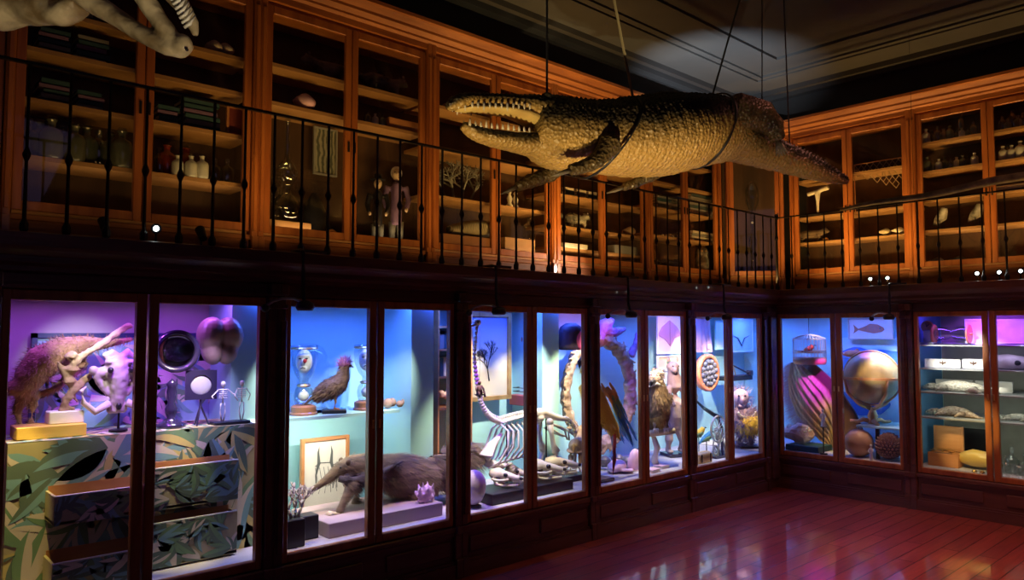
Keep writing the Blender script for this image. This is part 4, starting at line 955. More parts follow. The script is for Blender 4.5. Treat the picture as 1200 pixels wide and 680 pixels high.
# ================================================================ case 5
C('banner', (.5, .3, .45), .8, c2=(.62, .4, .5), scale=4)
u, zb, w, h = wh('L', 808, 373, 836, 413, .7)
t = thing('hanging_garment', 'mauve flared cloth panel with a small white label hung on the back wall', 'garment', wpt('L', u, .7, zb), PI/2)
b = B(); n = 14
for k in range(n):
    f0, f1 = k/n-.5, (k+1)/n-.5; y0, y1 = .012*math.sin(k*1.9), .012*math.sin((k+1)*1.9)
    vs = [b.bm.verts.new(p) for p in ((f0*w, y0, 0), (f1*w, y1, 0), (f1*w*.72, y1*.5, h), (f0*w*.72, y0*.5, h))]; v2 = [b.bm.verts.new(v.co+Vector((0, .006, 0))) for v in vs]
    b.bm.faces.new(vs); b.bm.faces.new(v2[::-1])
    for i in range(4): b.bm.faces.new((vs[i], v2[i], v2[(i+1) % 4], vs[(i+1) % 4]))
b.obj('cloth', 'banner', t); B().box((w*.28, -.012, .06), (.06, .004, .045)).obj('label', 'white', t); B().tube([(-w*.4, 0, h), (w*.4, 0, h)], .008).obj('rod', 'orange', t)
def gull(p, w, h): B().tube([(-w*.35, -.002, h*.5), (-w*.15, -.002, h*.42), (0, -.002, h*.2), (w*.12, -.002, h*.42), (w*.35, -.002, h*.5)], [.002, .008, .01, .008, .002], 6, up=(0, 1, 0)).obj('gull_drawing', 'ink', p)
picture('L', 855, 374, 882, 413, .7, 'pale framed sheet with a curved wing drawing, by the corner', 'bluepaper', fr='white', deco=gull)
picture('L', 838, 376, 851, 410, .74, 'narrow faint blue framed sheet beside the mauve cloth', 'bluepaper', fr='teal')
# round tray
u, zb, w, h = wh('L', 810, 415, 846, 459, .6)
t = thing('round_tray', 'round red rimmed tray packed with dark round seed balls', 'tray', wpt('L', u, .6, zb), PI/2)
R = h/2; C('trayred', (.6, .12, .06), .4, c2=(.75, .3, .12), scale=22)
B().lathe([(R*.8, .02), (R*.82, -.03), (R*.95, -.035), (R, 0), (R, .03), (R*.8, .035)], c=(0, 0, R), rot=(PI/2, 0, 0), seg=40, ring=True).obj('rim', 'trayred', t, smooth=True)
B().lathe([(0, -.02), (R*.8, -.02), (R*.8, 0), (0, 0)], c=(0, .0, R), rot=(PI/2, 0, 0), seg=30).obj('tray_back', 'paper', t)
C('seed', (.07, .07, .12), .5, c2=(.16, .16, .22), scale=25, bump=.5)
k = 0
for ring, n in ((0, 1), (.31, 6), (.61, 12)):
    for i in range(n):
        a = 2*PI*i/n+.3*ring; o = B().ell((0, 0, 0), (R*.14,)*3, seg=12, rings=8).obj('seed_ball', 'seed', smooth=True); o.location = wpt('L', u+ring*R*math.cos(a), .6-.0, zb+R+ring*R*math.sin(a)); o.location.x += .03
        tag(o, 'dark ball in the round red rimmed tray', 'seed ball', 'dark balls in the round tray')
# dark barrel with disc
D = .3; mm = mpp('L', 826, D); cu = stand_on(826, D)
t = thing('long_ladle', 'long dark rod with a flat grey disc at its upper end', 'ladle', wpt('L', cu, D, ZF), PI/2)
def q(px, py, y=0):
    u, z = uz('L', px, py, D); return Vector((u-cu, y, z-ZF))
B().tube([q(816, 470), q(824, 478), q(836, 486), q(842, 489)], [.01, .016, .02, .022], 10).obj('rod', 'black', t); B().lathe([(0, 0), (.05, 0), (.055, .006), (.05, .012), (0, .012)], c=q(813, 466), rot=(PI/2, 0, 0), seg=24).obj('disc', 'bkgrey', t)
B().tube([q(840, 488), q(846, 502), (q(846, 520).x, 0, .01)], .014).obj('support', 'ebony', t); B().lathe([(.07, 0), (.07, .012), (.02, .02)], c=(q(846, 520).x, 0, 0)).obj('foot', 'ebony', t)
# mechanical wheel
C('silver', (.75, .74, .7), .3, metal=.8)
t = thing('wheel_model', 'silvery model machine with a spoked wheel and cogs', 'machine model', pos('L', 840, .2), PI/2)
zc = uz('L', 842, 503, .2)[1]-ZF; R = .13
B().lathe([(R-.012, -.008), (R, -.008), (R, .008), (R-.012, .008)], c=(0, 0, zc), rot=(PI/2, 0, 0), seg=32, ring=True).obj('wheel_rim', 'silver', t)
b = B()
for k in range(12): a = PI*k/6; b.tube([(0, 0, zc), (math.cos(a)*(R-.01), 0, zc+math.sin(a)*(R-.01))], .0035, 5)
b.lathe([(0, -.02), (.02, -.02), (.02, .02), (0, .02)], c=(0, 0, zc), rot=(PI/2, 0, 0), seg=14); b.obj('spokes', 'silver', t)
for s in (-1, 1): B().tube([(s*.09, s*.04, 0), (0, s*.04, zc), (0, s*.02, zc)], .008, 6).tube([(-s*.05, s*.04, 0), (0, s*.04, zc)], .006, 6).obj('support', 'silver', t)
for x, z, r in ((-.1, .07, .045), (.1, .09, .05), (-.06, .2, .035)):
    b = B(); b.lathe([(r*.7, -.006), (r, -.006), (r, .006), (r*.7, .006)], c=(x, -.03, z), rot=(PI/2, 0, 0), seg=20, ring=True)
    for k in range(14): a = 2*PI*k/14; b.box((x+math.cos(a)*r, -.03, z+math.sin(a)*r), (.01, .01, .01), rot=(0, -a, 0))
    for k in range(3): a = PI*k/3; b.tube([(x-math.cos(a)*r*.8, -.03, z-math.sin(a)*r*.8), (x+math.cos(a)*r*.8, -.03, z+math.sin(a)*r*.8)], .003, 5)
    b.obj('cog', 'silver', t)
B().box((0, 0, .01), (.3, .14, .02), .003).obj('base_plate', 'ebony', t)
# two yellow birds on sticks and gilded casket
for px, h_, m_, l in ((817, .2, 'mac_y', 'small yellow stuffed bird, left of the model machine'), (826, .15, 'mac_b', 'small bird with blue breast between yellow bird and machine')):
    t = thing('small_stuffed_bird', l, 'stuffed bird', pos('L', px, .26), PI/2-.5, 'small birds on pegs')
    B().tube([(0, 0, 0), (0, 0, h_)], .005).lathe([(.03, 0), (.03, .01), (.005, .012)], seg=12).tube([(-.03, 0, h_), (.03, 0, h_)], .005).obj('peg', 'ebony', t)
    b = B(); b.tube([(-.08, 0, h_-.03), (-.045, 0, h_+.01), (0, 0, h_+.03), (.035, 0, h_+.06), (.05, 0, h_+.085)], [(.012, .005), (.02, .015), (.034, .034), (.028, .028), (.02, .02)], 10); b.organic('body', m_, t, .005, 2)
    B().tube([(.065, 0, h_+.085), (.088, 0, h_+.08)], [.008, .001], 6).obj('beak', 'black', t)
    for s in (-1, 1): B().tube([(.03, s*.03, h_+.04), (-.01, s*.035, h_+.02), (-.06, s*.02, h_-.01)], [(.005, .015), (.006, .02), (.002, .004)], 8).obj('wing', 'leafg', t, smooth=True)
t = thing('gilt_casket', 'small gilt chest with arched lid at the bottom of the last case', 'casket', pos('L', 826, .07), PI/2)
B().box((0, .06, .03), (.2, .11, .06), .003).obj('box', 'gold', t); B().prism([(math.cos(PI*k/8)*.055, math.sin(PI*k/8)*.035) for k in range(9)], -.1, .1, axis='x', c=(0, .06, .06)).obj('lid', 'gold', t)
for x in (-.07, .07): B().box((x, .003, .045), (.012, .006, .07)).obj('strap', 'ebony', t)
# instrument on a little shelf
u, zb, w, h = wh('L', 857, 441, 882, 446, .55)
t = thing('brass_sextant', 'dark folding optical instrument on a small black wall shelf', 'instrument', wpt('L', u, .55, zb), PI/2)
B().box((0, .1, h/2), (w, .2, h), .003).obj('shelf', 'black', t)
B().tube([(-w*.4, 0, h+.12), (w*.35, 0, h+.02)], (.009), 8).tube([(-w*.45, 0, h+.01), (w*.4, 0, h+.01)], .01, 8).obj('arm', 'ebony', t); B().box((w*.36, .0, h+.03), (.06, .06, .06), .008).obj('head', 'ebony', t); B().tube([(-w*.4, 0, h+.12), (-w*.3, 0, h+.01)], .006).obj('strut', 'brass', t)
# feathered figure
def doll():
    D = .32; cu = stand_on(872, D); mm = mpp('L', 872, D)
    t = thing('feathered_figure', 'puppet figure with violet face, yellow belly wrap and bristly feathers', 'puppet', wpt('L', cu, D, ZF), PI/2-.6)
    zz = uz('L', 872, 531, D)[1]-ZF
    def q(px, py, y=0): return Vector(((px-872)*mm, y, (531-py)*mm+zz))
    C('dollf', (.3, .2, .28), .8); C('dollface', (.45, .3, .45), .6)
    b = B(); b.tube([q(870, 480), q(871, 490), q(872, 502), q(871, 512)], [.1, .13, .14, .1], 14)
    for s in (-1, 1): b.tube([q(870+s*5, 508), q(870+s*6, 520), q(870+s*6, 529)], [.06, .045, .04], 10); b.tube([q(870+s*9, 482), q(870+s*14, 492, -.06), q(870+s*7, 499, -.14)], [.045, .035, .025], 10)
    o = b.organic('body', 'dollf', t, .009, 3); fur(o, 'feathers', 'dollf', 1500, .1, .2, .003, jit=.5)
    b = B(); b.ell(q(866, 468), (.085, .085, .095)); b.ell(q(864, 470, -.08), (.02, .03, .03)); b.ell(q(864, 477, -.065), (.04, .02, .015)); h_ = b.organic('head', 'dollface', t, .008, 2)
    fur(h_, 'hair', 'dollf', 500, .09, -.3, .003, where=lambda c: c.y > -.02)
    for s in (-1, 1): B().ell(q(864+s*4, 465, -.078), (.01,)*3).obj('eye', 'black', h_)
    o = B().ell(q(873, 498, -.07), (.14, .1, .11)).obj('belly_wrap', 'mac_y', t, smooth=True); fur(o, 'wrap_fringe', 'mac_y', 500, .05, .5, .004)
    b = B()
    for k in range(14): a = PI*k/13; b.ell(q(868+10*math.cos(a), 484+5*math.sin(a), -.11), (.014,)*3, seg=8, rings=5)
    b.obj('necklace', 'wbone', t, smooth=True)
    for s in (-1, 1): B().ell(q(870+s*6, 530, -.03), (.035, .06, .02)).obj('shoe', 'black', t, smooth=True)
    B().box((0, 0, .01), (.2, .2, .02)).obj('base_plate', 'black', t)
doll()
# ================================================================ right wall, case 6
def posR(px, d, z=None): return pos('R', px, d, z)
# painted wave board on the back wall
u, zb, w, h = wh('R', 981, 396, 1060, 512, .8)
C('wave1', (.55, .8, .85), .7); C('wave2', (.06, .2, .6), .6)
t = thing('wave_panel', 'painted back panel of blue waves and pale foam behind the globe', 'panel', wpt('R', u, .8, zb), 0)
p = B().box((0, .01, h/2), (w, .02, h)).obj('board', 'wave1', t); b = B()
for k, (x, z, r) in enumerate(((-.3, .75, .2), (-.02, .3, .16), (.3, .8, .14), (-.35, .35, .12), (.05, .62, .1))):
    b.prism([(max(-w/2, min(w/2, x*w+math.cos(a)*r*(1.2+.25*math.sin(3*a)))), max(0, min(h, z*h+math.sin(a)*r*(.7+.2*math.sin(2*a+k)))) ) for a in [2*PI*j/24 for j in range(24)]], -.002-.001*k, .002)
b.obj('painted_waves', 'wave2', p)
# fish picture
C('fishred', (.5, .16, .1), .7)
def fish(p, w, h):
    o = []; L = w*.36
    top = [(-L*.75, h*.5), (-L*.3, h*.62), (0, h*.74), (L*.45, h*.7), (L*.8, h*.56), (L*.86, h*.46), (L*.7, h*.36), (L*.2, h*.28), (-L*.3, h*.36), (-L*.75, h*.44), (-L*1.05, h*.28), (-L*.98, h*.48), (-L*1.05, h*.7)]
    f = B().prism(top, -.004, .001).obj('fish_drawing', 'fishred', p)
    B().lathe([(0, 0), (.009, 0), (.009, .003), (0, .003)], c=(L*.6, -.004, h*.52), rot=(PI/2, 0, 0), seg=10).obj('drawn_eye', 'ink', f)
    for k in range(4): B().tube([(-L*.3+k*L*.22, -.005, h*.38), (-L*.25+k*L*.22, -.005, h*.52), (-L*.3+k*L*.22, -.005, h*.64)], .002, 5).obj('drawn_line', 'ink', f)
picture('R', 994, 373, 1047, 398, .76, 'cream print of a red fish hanging above the globe', 'pinkpaper', fr='palewood', deco=fish)
# red fish on a small shelf
u, zb, w, h = wh('R', 984, 408, 1026, 420, .66)
t = thing('model_fish', 'slender red model fish on a glass wall shelf behind the globe', 'fish', wpt('R', u, .66, zb), 0)
B().box((0, .06, -.006), (w*1.1, .12, .008)).obj('shelf', 'glass', t)
b = B(); b.tube([(-w*.42, 0, .04), (-w*.25, 0, .045), (0, 0, .045), (w*.2, 0, .042), (w*.36, 0, .04)], [(.01, .012), (.03, .035), (.028, .036), (.018, .02), (.008, .008)], 12); b.prism([(w*.34, .04), (w*.46, .075), (w*.42, .04), (w*.46, .01)], -.003, .003); b.prism([(-w*.15, .07), (0, .1), (w*.08, .07)], -.002, .002)
b.obj('body', 'fishred', t, smooth=True); B().ell((-w*.36, -.018, .048), (.005,)*3).obj('eye', 'white', t)
# shelf table for the globe
zt = uz('R', 1030, 499, .3)[1]; ua = uz('R', 1003, 499, .2)[0]; ub = -2.56
t = thing('side_table', 'pale blue painted table standing under the globe', 'table', wpt('R', (ua+ub)/2, .2, ZF), 0)
H = zt-ZF; w = ub-ua
B().box((0, .25, H-.01), (w, .5, .02), .003).obj('table_top', 'teal', t)
for x in (-w/2+.02, w/2-.02):
    for y in (.03, .47): B().box((x, y, (H-.02)/2), (.03, .03, H-.02)).obj('leg', 'teal', t)
for px in (1024,): B().box((stand_on(px, .2, 'R')-(ua+ub)/2, .02, (H-.02)/2), (.03, .02, H-.02)).obj('centre_post', 'black', t)
# globe
def globe():
    D = .42; cu = stand_on(1020, D, 'R'); mm = mpp('R', 1020, D)
    t = thing('globe', 'large antique globe with horizon ring on a curved brass-coloured stand', 'globe', wpt('R', cu, D, zt+.001), .1)
    zb_ = uz('R', 1020, 500, D)[1]
    zc = uz('R', 1020, 443, D)[1]-zt; R = 30*mm
    C('globem', (.6, .42, .18), .45, c2=(.28, .2, .12), scale=3.6, coat=.25, contrast=.35)
    B().ell((0, 0, 0), (R, R, R), seg=48, rings=28).obj('sphere', 'globem', t, loc=(0, 0, zc), smooth=True)
    C('copper', (.8, .42, .2), .3, metal=.7)
    B().lathe([(R*1.04, -.012), (R*1.16, -.012), (R*1.16, .012), (R*1.04, .012)], c=(0, 0, zc), seg=48, ring=True).obj('horizon_ring', 'orange', t)
    n = 36; B().tube([(math.cos(2*PI*k/n)*R*1.07, .0, zc+math.sin(2*PI*k/n)*R*1.07) for k in range(n+1)], (.006, .01), 6, up=(0, 1, 0), cap=False).obj('meridian_ring', 'copper', t) if False else B().tube([(math.cos(2*PI*k/n)*R*1.05, 0, zc+math.sin(2*PI*k/n)*R*1.05) for k in range(n+1)], .008, 6, up=(0, 1, 0), cap=False).obj('meridian_ring', 'copper', t)
    for k in range(4):
        a = PI/4+PI/2*k; c, s = math.cos(a), math.sin(a)
        B().tube([(c*R*1.1, s*R*1.1, zc), (c*R*.98, s*R*.98, zc-R*.55), (c*R*.55, s*R*.55, zc-R*1.0), (c*.02, s*.02, zc-R*1.2)], [.012, .016, .016, .018], 8).obj('arm', 'copper', t, smooth=True)
    hb = zc-R*1.15
    B().lathe([(.03, hb-.18), (.045, hb-.15), (.03, hb-.12), (.05, hb-.08), (.03, hb-.03), (.04, hb)], seg=16).obj('column', 'copper', t, smooth=True)
    for k in range(3):
        a = -PI/2+.5+2*PI*k/3; c, s = math.cos(a), math.sin(a); top = hb-.13
        B().tube([(c*.02, s*.02, top), (c*.09, s*.09, top+.01), (c*.14, s*.14, top*.45), (c*.21, s*.21, .014)], [.022, .022, .018, .014], 8).obj('leg', 'copper', t, smooth=True)
globe()
# gourd bowl, figurine, dark spiny fruit
t = thing('gourd_sphere', 'large round brown gourd on the floor of the globe case', 'gourd', posR(1003, .22), 0)
C('gourd', (.4, .2, .12), .5, c2=(.55, .32, .2), scale=5, coat=.3)
R = 16*mpp('R', 1003, .22); B().lathe([(0, 0)]+[(R*math.sin(a), R*1.0-R*1.0*math.cos(a)) for a in [PI*k/14 for k in range(1, 14)]]+[(0, 2*R)], seg=28).obj('gourd', 'gourd', t, smooth=True)
B().tube([(0, 0, 2*R-.005), (.01, 0, 2*R+.02)], [.012, .006], 8).obj('stalk', 'bark', t)
def figurine(f, px, d, z, label, hgt, m='wbone', grp=None):
    t = thing('figurine', label, 'figurine', pos(f, px, d, z), rzf(f), grp); s = hgt/.2
    b = B(); b.lathe([(.03, 0), (.03, .008), (.02, .012), (.025, .03), (.018, .08), (.014, .1), (.022, .135), (.02, .15), (.007, .16), (.007, .165)], seg=14, sy=.75)
    for v in b.bm.verts: v.co *= s
    for k in (-1, 1): b.tube([(k*.02*s, 0, .145*s), (k*.032*s, -.006*s, .115*s), (k*.015*s, -.02*s, .1*s)], .006*s, 6)
    b.obj('robe', m, t, smooth=True); B().ell((0, 0, .182*s), (.014*s, .015*s, .018*s), seg=12, rings=8).obj('head', m, t, smooth=True)
figurine('R', 1017, .06, ZF, 'tiny pale standing figurine in front of the brown gourd', .15)
t = thing('spiny_fruit', 'dark scaly cone-like fruit with pale scale tips, under the globe', 'cone', posR(1038, .22), 0)
C('conedark', (.1, .05, .09), .6); R = .12
b = B(); b.ell((0, 0, R), (R*.86, R*.86, R*.95)); b.obj('core', 'conedark', t, smooth=True); b = B()
for i in range(12):
    for j in range(20):
        th = PI*(i+.6)/12.5; ph = 2*PI*(j+.5*(i % 2))/20; nn = Vector((math.sin(th)*math.cos(ph), math.sin(th)*math.sin(ph), math.cos(th)))
        c = Vector((0, 0, R))+nn*R*.84; b.tube([c, c+nn*.012+Vector((0, 0, .006)), c+nn*.022+Vector((0, 0, .014))], [.014, .011, .002], 5)
b.obj('scales', mat('cone_scale', (.3, .16, .14), .5), t)
# bird cage
def cage():
    D = .4; cu = stand_on(948, D, 'R'); mm = mpp('R', 948, D); zb_ = uz('R', 948, 427, D)[1]; zt_ = uz('R', 948, 392, D)[1]
    t = thing('birdcage', 'round white wire birdcage with an orange tray hanging high in the case', 'birdcage', wpt('R', cu, D, zb_), 0)
    R = 18*mm; H = zt_-zb_; C('cagew', (.6, .5, .46), .4); 
    B().lathe([(0, 0), (R*.95, 0), (R*1.03, .03), (R*1.03, .07), (R*.98, .07), (R*.9, .01)], seg=32).obj('tray', 'orange', t, smooth=True)
    b = B()
    for k in range(30): a = 2*PI*k/30; b.tube([(math.cos(a)*R, math.sin(a)*R, .06), (math.cos(a)*R, math.sin(a)*R, H*.86)]+[(math.cos(a)*R*.6, math.sin(a)*R*.6, H*.95)]*1+[(math.cos(a)*R*.1, math.sin(a)*R*.1, H)], .0032, 4)
    b.obj('bars', 'cagew', t)
    for z in (.12, H*.45, H*.84): B().lathe([(R-.004, z-.004), (R+.004, z-.004), (R+.004, z+.004), (R-.004, z+.004)], seg=32, ring=True).obj('hoop', 'cagew', t)
    B().tube([(0, 0, H), (0, 0, 1.78-zb_)], .004).obj('hanging_wire', 'iron', t)
    B().tube([(-R*.8, 0, H*.4), (R*.8, 0, H*.4)], .006).obj('perch', 'orange', t)
    t2 = thing('cage_bird', 'tiny red and green bird perched inside the birdcage', 'stuffed bird', wpt('R', cu, D, zb_+H*.4+.008), .6)
    b = B(); b.tube([(-.08, 0, -.01), (-.03, 0, .02), (.01, 0, .035), (.035, 0, .06)], [(.01, .004), (.022, .02), (.028, .028), (.02, .02)], 10); b.obj('body', 'mac_r', t2, smooth=True); B().tube([(.05, 0, .065), (.07, 0, .06)], [.006, .001]).obj('beak', 'black', t2)
cage()
# baleen plate: tall curved triangular plate with hair fringe
def baleen():
    D = .5; cu = stand_on(955, D, 'R')
    t = thing('baleen_plate', 'huge dark triangular whale baleen plate with pale ribbed fringe on its edge', 'baleen', wpt('R', cu, D, ZF), 0)
    def q(px, py, y=0):
        u, z = uz('R', px, py, D); return Vector((u-cu, y, z-ZF))
    C('bal', (.14, .07, .05), .5); C('balf', (.62, .42, .2), .7, c2=(.3, .18, .1), scale=9, stretch=(7, 1, .7), contrast=.7); C('balb', (.5, .34, .34), .7, c2=(.36, .24, .26), scale=10)
    out = [(931, 420), (946, 421), (975, 446), (1000, 482), (1014, 516), (1012, 540), (990, 532), (968, 500), (948, 470), (936, 448)]
    b = B(); b.prism([(q(*p).x, max(.005, q(*p).z)) for p in out], .02, .05); b.obj('plate', 'bal', t)
    # ribbed belly: bent sheet from the upper left, bulging towards the front
    b = B(); n, m = 34, 40; g = []
    L = [(928, 425), (925, 445), (928, 465), (935, 485), (947, 502), (962, 518), (976, 528)]; Rr = [(937, 424), (948, 434), (960, 444), (972, 456), (978, 470), (980, 490), (979, 520)]
    def ip(a, s): i = min(int(s*(len(a)-1)), len(a)-2); f = s*(len(a)-1)-i; return (a[i][0]+(a[i+1][0]-a[i][0])*f, a[i][1]+(a[i+1][1]-a[i][1])*f)
    for i in range(n+1):
        row = []
        for j in range(m+1):
            s, k = i/n, j/m; a, c = ip(L, s), ip(Rr, s); p = q(a[0]+(c[0]-a[0])*k, a[1]+(c[1]-a[1])*k)
            row.append(Vector((p.x, -.16*math.sin(PI*(.1+.8*k))*math.sin(PI*min(1, s+.15))-.014*math.sin(k*44)+.01, max(.01, p.z))))
        g.append(row)
    for off, fl in ((0, 0), (.008, 1)):
        vs = [[b.bm.verts.new(p+Vector((0, off, 0))) for p in r] for r in g]
        for i in range(n):
            for j in range(m): b.bm.faces.new((vs[i][j], vs[i][j+1], vs[i+1][j+1], vs[i+1][j]))
    o = b.obj('ribbed_side', 'balf', t, smooth=True)
    b = B(); r2 = random.Random(3)
    def fn(i):
        s = r2.random()*.75; p = ip(L, s); c = q(p[0]+r2.uniform(0, 4), p[1]+r2.uniform(-2, 2), r2.uniform(-.06, .02)); return c, c+Vector((-.1-r2.random()*.06, r2.uniform(-.03, .03), -.05-r2.random()*.07)), Vector((.001, 0, .003))
    b.strips(900, fn); f_ = b.obj('fringe', 'balb', t); f_['kind'] = 'stuff'
baleen()
figurine('R', 962, .1, uz('R', 962, 500, .1)[1], 'slim white figurine on a rod in front of the baleen plate', .17)
zf_ = uz('R', 962, 500, .1)[1]
o = B().lathe([(.035, 0), (.035, .01), (.006, .014), (.006, zf_-ZF-.006), (.03, zf_-ZF-.004), (.03, zf_-ZF-.001), (0, zf_-ZF-.001)], seg=14).obj('display_stand', 'iron'); o.location = posR(962, .1); tag(o, 'slim metal stand under the white figurine', 'stand')
t = thing('rock_specimen', 'rough pink and brown crystal rock at the left of the baleen plate', 'rock', posR(932, .26, ZF+.06), .3)
C('rockc', (.45, .25, .2), .7, c2=(.7, .5, .42), scale=14, bump=.6)
B().ell((0, 0, .09), (.15, .1, .1), seg=16, rings=10).jitter(.05, 9).obj('rock', 'rockc', t)
b = B(); rnd = random.Random(5)
for k in range(14): v = Vector((rnd.uniform(-1, 1), rnd.uniform(-1, 0), rnd.uniform(.2, 1))).normalized(); c = Vector((0, 0, .09)); b.tube([c+Vector((v.x*.1, v.y*.08, v.z*.07)), c+Vector((v.x*.16, v.y*.12, v.z*.12))], [.016, .003], 5)
b.obj('crystals', 'wbone', t)
o = B().box((0, .12, .028), (.34, .3, .056), .004).obj('display_block', mat('green_block', (.02, .07, .06), .6)); o.location = posR(938, .14); tag(o, 'low dark green block under the crystal rock', 'block')
# ================================================================ case 7 shelves
zz = [uz('R', 1115, y, .12)[1] for y in (404.5, 432.5, 461, 491)]
for z in zz:
    b = B(); box_uv(b, 'R', -.6, .6, .12, .85, z-.012, z); b.obj('shelf', 'bluegrey' if 'bluegrey' in M else C('bluegrey', (.42, .44, .46), .6) or 'bluegrey', cases[6])
Z1, Z2, Z3, Z4 = [z+.001 for z in zz]
t = thing('mantel_clock', 'small violet-lit clock with round dial on the top shelf', 'clock', posR(1087, .3, Z1), 0)
B().box((0, 0, .01), (.11, .08, .02), .003).box((0, 0, .075), (.06, .05, .11), .004).obj('case', 'bluegrey', t); B().lathe([(0, -.02), (.05, -.02), (.055, 0), (.05, .02), (0, .02)], c=(0, 0, .16), rot=(PI/2, 0, 0), seg=24).obj('dial', 'brass', t)
B().tube([(0, -.024, .16), (.02, -.024, .18)], .003).tube([(0, -.024, .16), (-.005, -.024, .195)], .002).obj('hand', 'black', t)
t = thing('glass_cylinder', 'glass cylinder machine with two red end discs lying on the top shelf', 'machine', posR(1115, .34, Z1), 0)
R = .085; B().lathe([(.05, -.13), (.065, -.11), (.05, -.03), (.03, 0), (.05, .03), (.065, .11), (.05, .13)], c=(0, 0, R+.01), rot=(0, PI/2, 0), seg=24).obj('glass_body', 'glass', t, smooth=True)
for s in (-1, 1): B().lathe([(0, -.006), (R, -.006), (R, .006), (0, .006)], c=(s*.14, 0, R+.01), rot=(0, PI/2, 0), seg=28).obj('end_disc', 'trayred', t); B().tube([(s*.14, 0, R+.01), (s*.17, 0, R+.01)], .012).obj('axle_end', 'brass', t)
B().box((0, 0, .006), (.34, .12, .012), .003).obj('base_plate', 'ebony', t)
C('vpaper', (.55, .5, .62), .7, c2=(.75, .7, .78), scale=9)
picture('R', 1131, 374, 1153, 404, .5, 'pale framed sheet standing on the top shelf, left door', 'vpaper')
picture('R', 1167, 374, 1215, 403, .6, 'wide pale framed sheet standing on the top shelf, right door', 'vpaper')
C('cardw', (.8, .76, .68), .7); C('insect', (.12, .06, .04), .5)
def card(px0, px1, y0, z, d, label, col='cardw', ins=.02):
    u0, u1 = uz('R', px0, 390, d)[0], uz('R', px1, 390, d)[0]; h = uz('R', (px0+px1)/2, y0, d)[1]-z; w = u1-u0
    t = thing('specimen_box', label, 'specimen box', wpt('R', (u0+u1)/2, d, z), 0, 'pale specimen boxes')
    B().box((0, .012, h/2), (w, .02, h)).obj('mount', col, t)
    b = B()
    for s in (-1, 1): b.box((s*(w/2-.003), 0, h/2), (.006, .03, h)); b.box((0, 0, .003 if s < 0 else h-.003), (w, .03, .006))
    b.obj('rim', 'white', t)
    b = B(); b.ell((0, -.004, h*.55), (.006, .005, ins)); 
    for s in (-1, 1): b.prism([(0, h*.58), (s*ins*1.4, h*.72), (s*ins*1.2, h*.5), (0, h*.45)], -.004, -.002)
    b.obj('insect', 'insect', t)
card(1083, 1125, 421, Z2, .3, 'pale specimen box with a dark insect, left on the second shelf')
card(1127, 1152, 421, Z2, .3, 'pale specimen box, right half behind the frame, second shelf')
card(1095, 1139, 445, Z3, .5, 'yellowish specimen box with a dark beetle on the third shelf')
card(1141, 1185, 447, Z3, .5, 'yellowish specimen box at the right of the third shelf')
# shell tube on shelf 2 right
t = thing('horned_shell', 'large open-mouthed violet shell on the second shelf, right door', 'shell', posR(1188, .3, Z2), .2)
b = B(); b.tube([(-.13, 0, .06), (-.05, 0, .065), (.05, 0, .06), (.16, 0, .045)], [.06, .068, .055, .02], 16)
for k in range(7): a = k*.9; b.tube([(-.12, math.cos(a)*.05, .06+math.sin(a)*.05), (-.15, math.cos(a)*.07, .06+math.sin(a)*.06)], [.012, .003], 6)
for v in b.bm.verts: v.co.z = max(v.co.z, .002)
b.obj('shell', 'violetbone', t, smooth=True); B().ell((.02, -.055, .06), (.025, .012, .022)).obj('opening', 'black', t)
# long scaly fish / lizard
C('scaly', (.4, .36, .3), .5, c2=(.6, .55, .48), kind='voronoi', scale=60, bump=.6, bscale=60); C('scalyb', (.3, .2, .16), .6, c2=(.5, .38, .3), kind='voronoi', scale=50, bump=.6, bscale=50)
def long_beast(px0, px1, d, z, label, r, m, name, lbt=True, flip=1):
    u0, u1 = uz('R', px0, 390, d)[0], uz('R', px1, 390, d)[0]; L = u1-u0
    t = thing(name, label, 'stuffed reptile', wpt('R', (u0+u1)/2, d, z), 0 if flip > 0 else PI)
    n = 14; pts = []; rr = []
    for k in range(n+1):
        s = k/n; R = r*(math.sin(PI*min(1, s*1.15+.12))**.7 if s < .55 else max(.08, 1-(s-.5)*1.9)*.98); pts.append((-L/2+L*s, .03*math.sin(s*5), max(R*.8, .008)+.001)); rr.append((R, R*.8))
    b = B(); b.tube(pts, rr, 14); b.organic('body', m, t, .006, 2, disp=.003, dscale=60)
    hd = B(); hd.tube([(-L/2-.0, 0, r*.6), (-L/2-.05, 0, r*.6), (-L/2-.1, 0, r*.42)], [(r*.7, r*.55), (r*.6, r*.45), (r*.2, r*.18)], 12); hd.obj('head', m, t, smooth=True)
    for s in (-1, 1):
        B().ell((-L/2-.04, s*r*.5, r*.85), (.006,)*3).obj('eye', 'black', t)
        for x in (-.3, .12): B().tube([(L*x, s*r*.8, r*.7), (L*x-.03, s*r*1.8, r*.6), (L*x-.06, s*r*2.1, .01)], [r*.3, r*.22, r*.15], 8).obj('leg', m, t, smooth=True)
    return t
long_beast(1093, 1176, .3, Z3, 'long scaly stuffed reptile stretched along the third shelf', .062, 'scaly', 'stuffed_reptile')
long_beast(1096, 1150, .3, Z4, 'brown scaly stuffed lizard lying on the fourth shelf', .058, 'scalyb', 'stuffed_lizard')
long_beast(1172, 1225, .3, Z4, 'pale stuffed lizard at the right end of the fourth shelf', .04, 'scaly', 'stuffed_lizard')
t = thing('small_skull', 'small pale skull at the front edge of the third shelf', 'skull', posR(1137, .17, Z3), 0)
b = B(); b.ell((0, 0, .03), (.04, .03, .028)); b.tube([(.02, 0, .02), (.07, 0, .012)], [.02, .006]); b.obj('cranium', 'wbone', t, smooth=True)
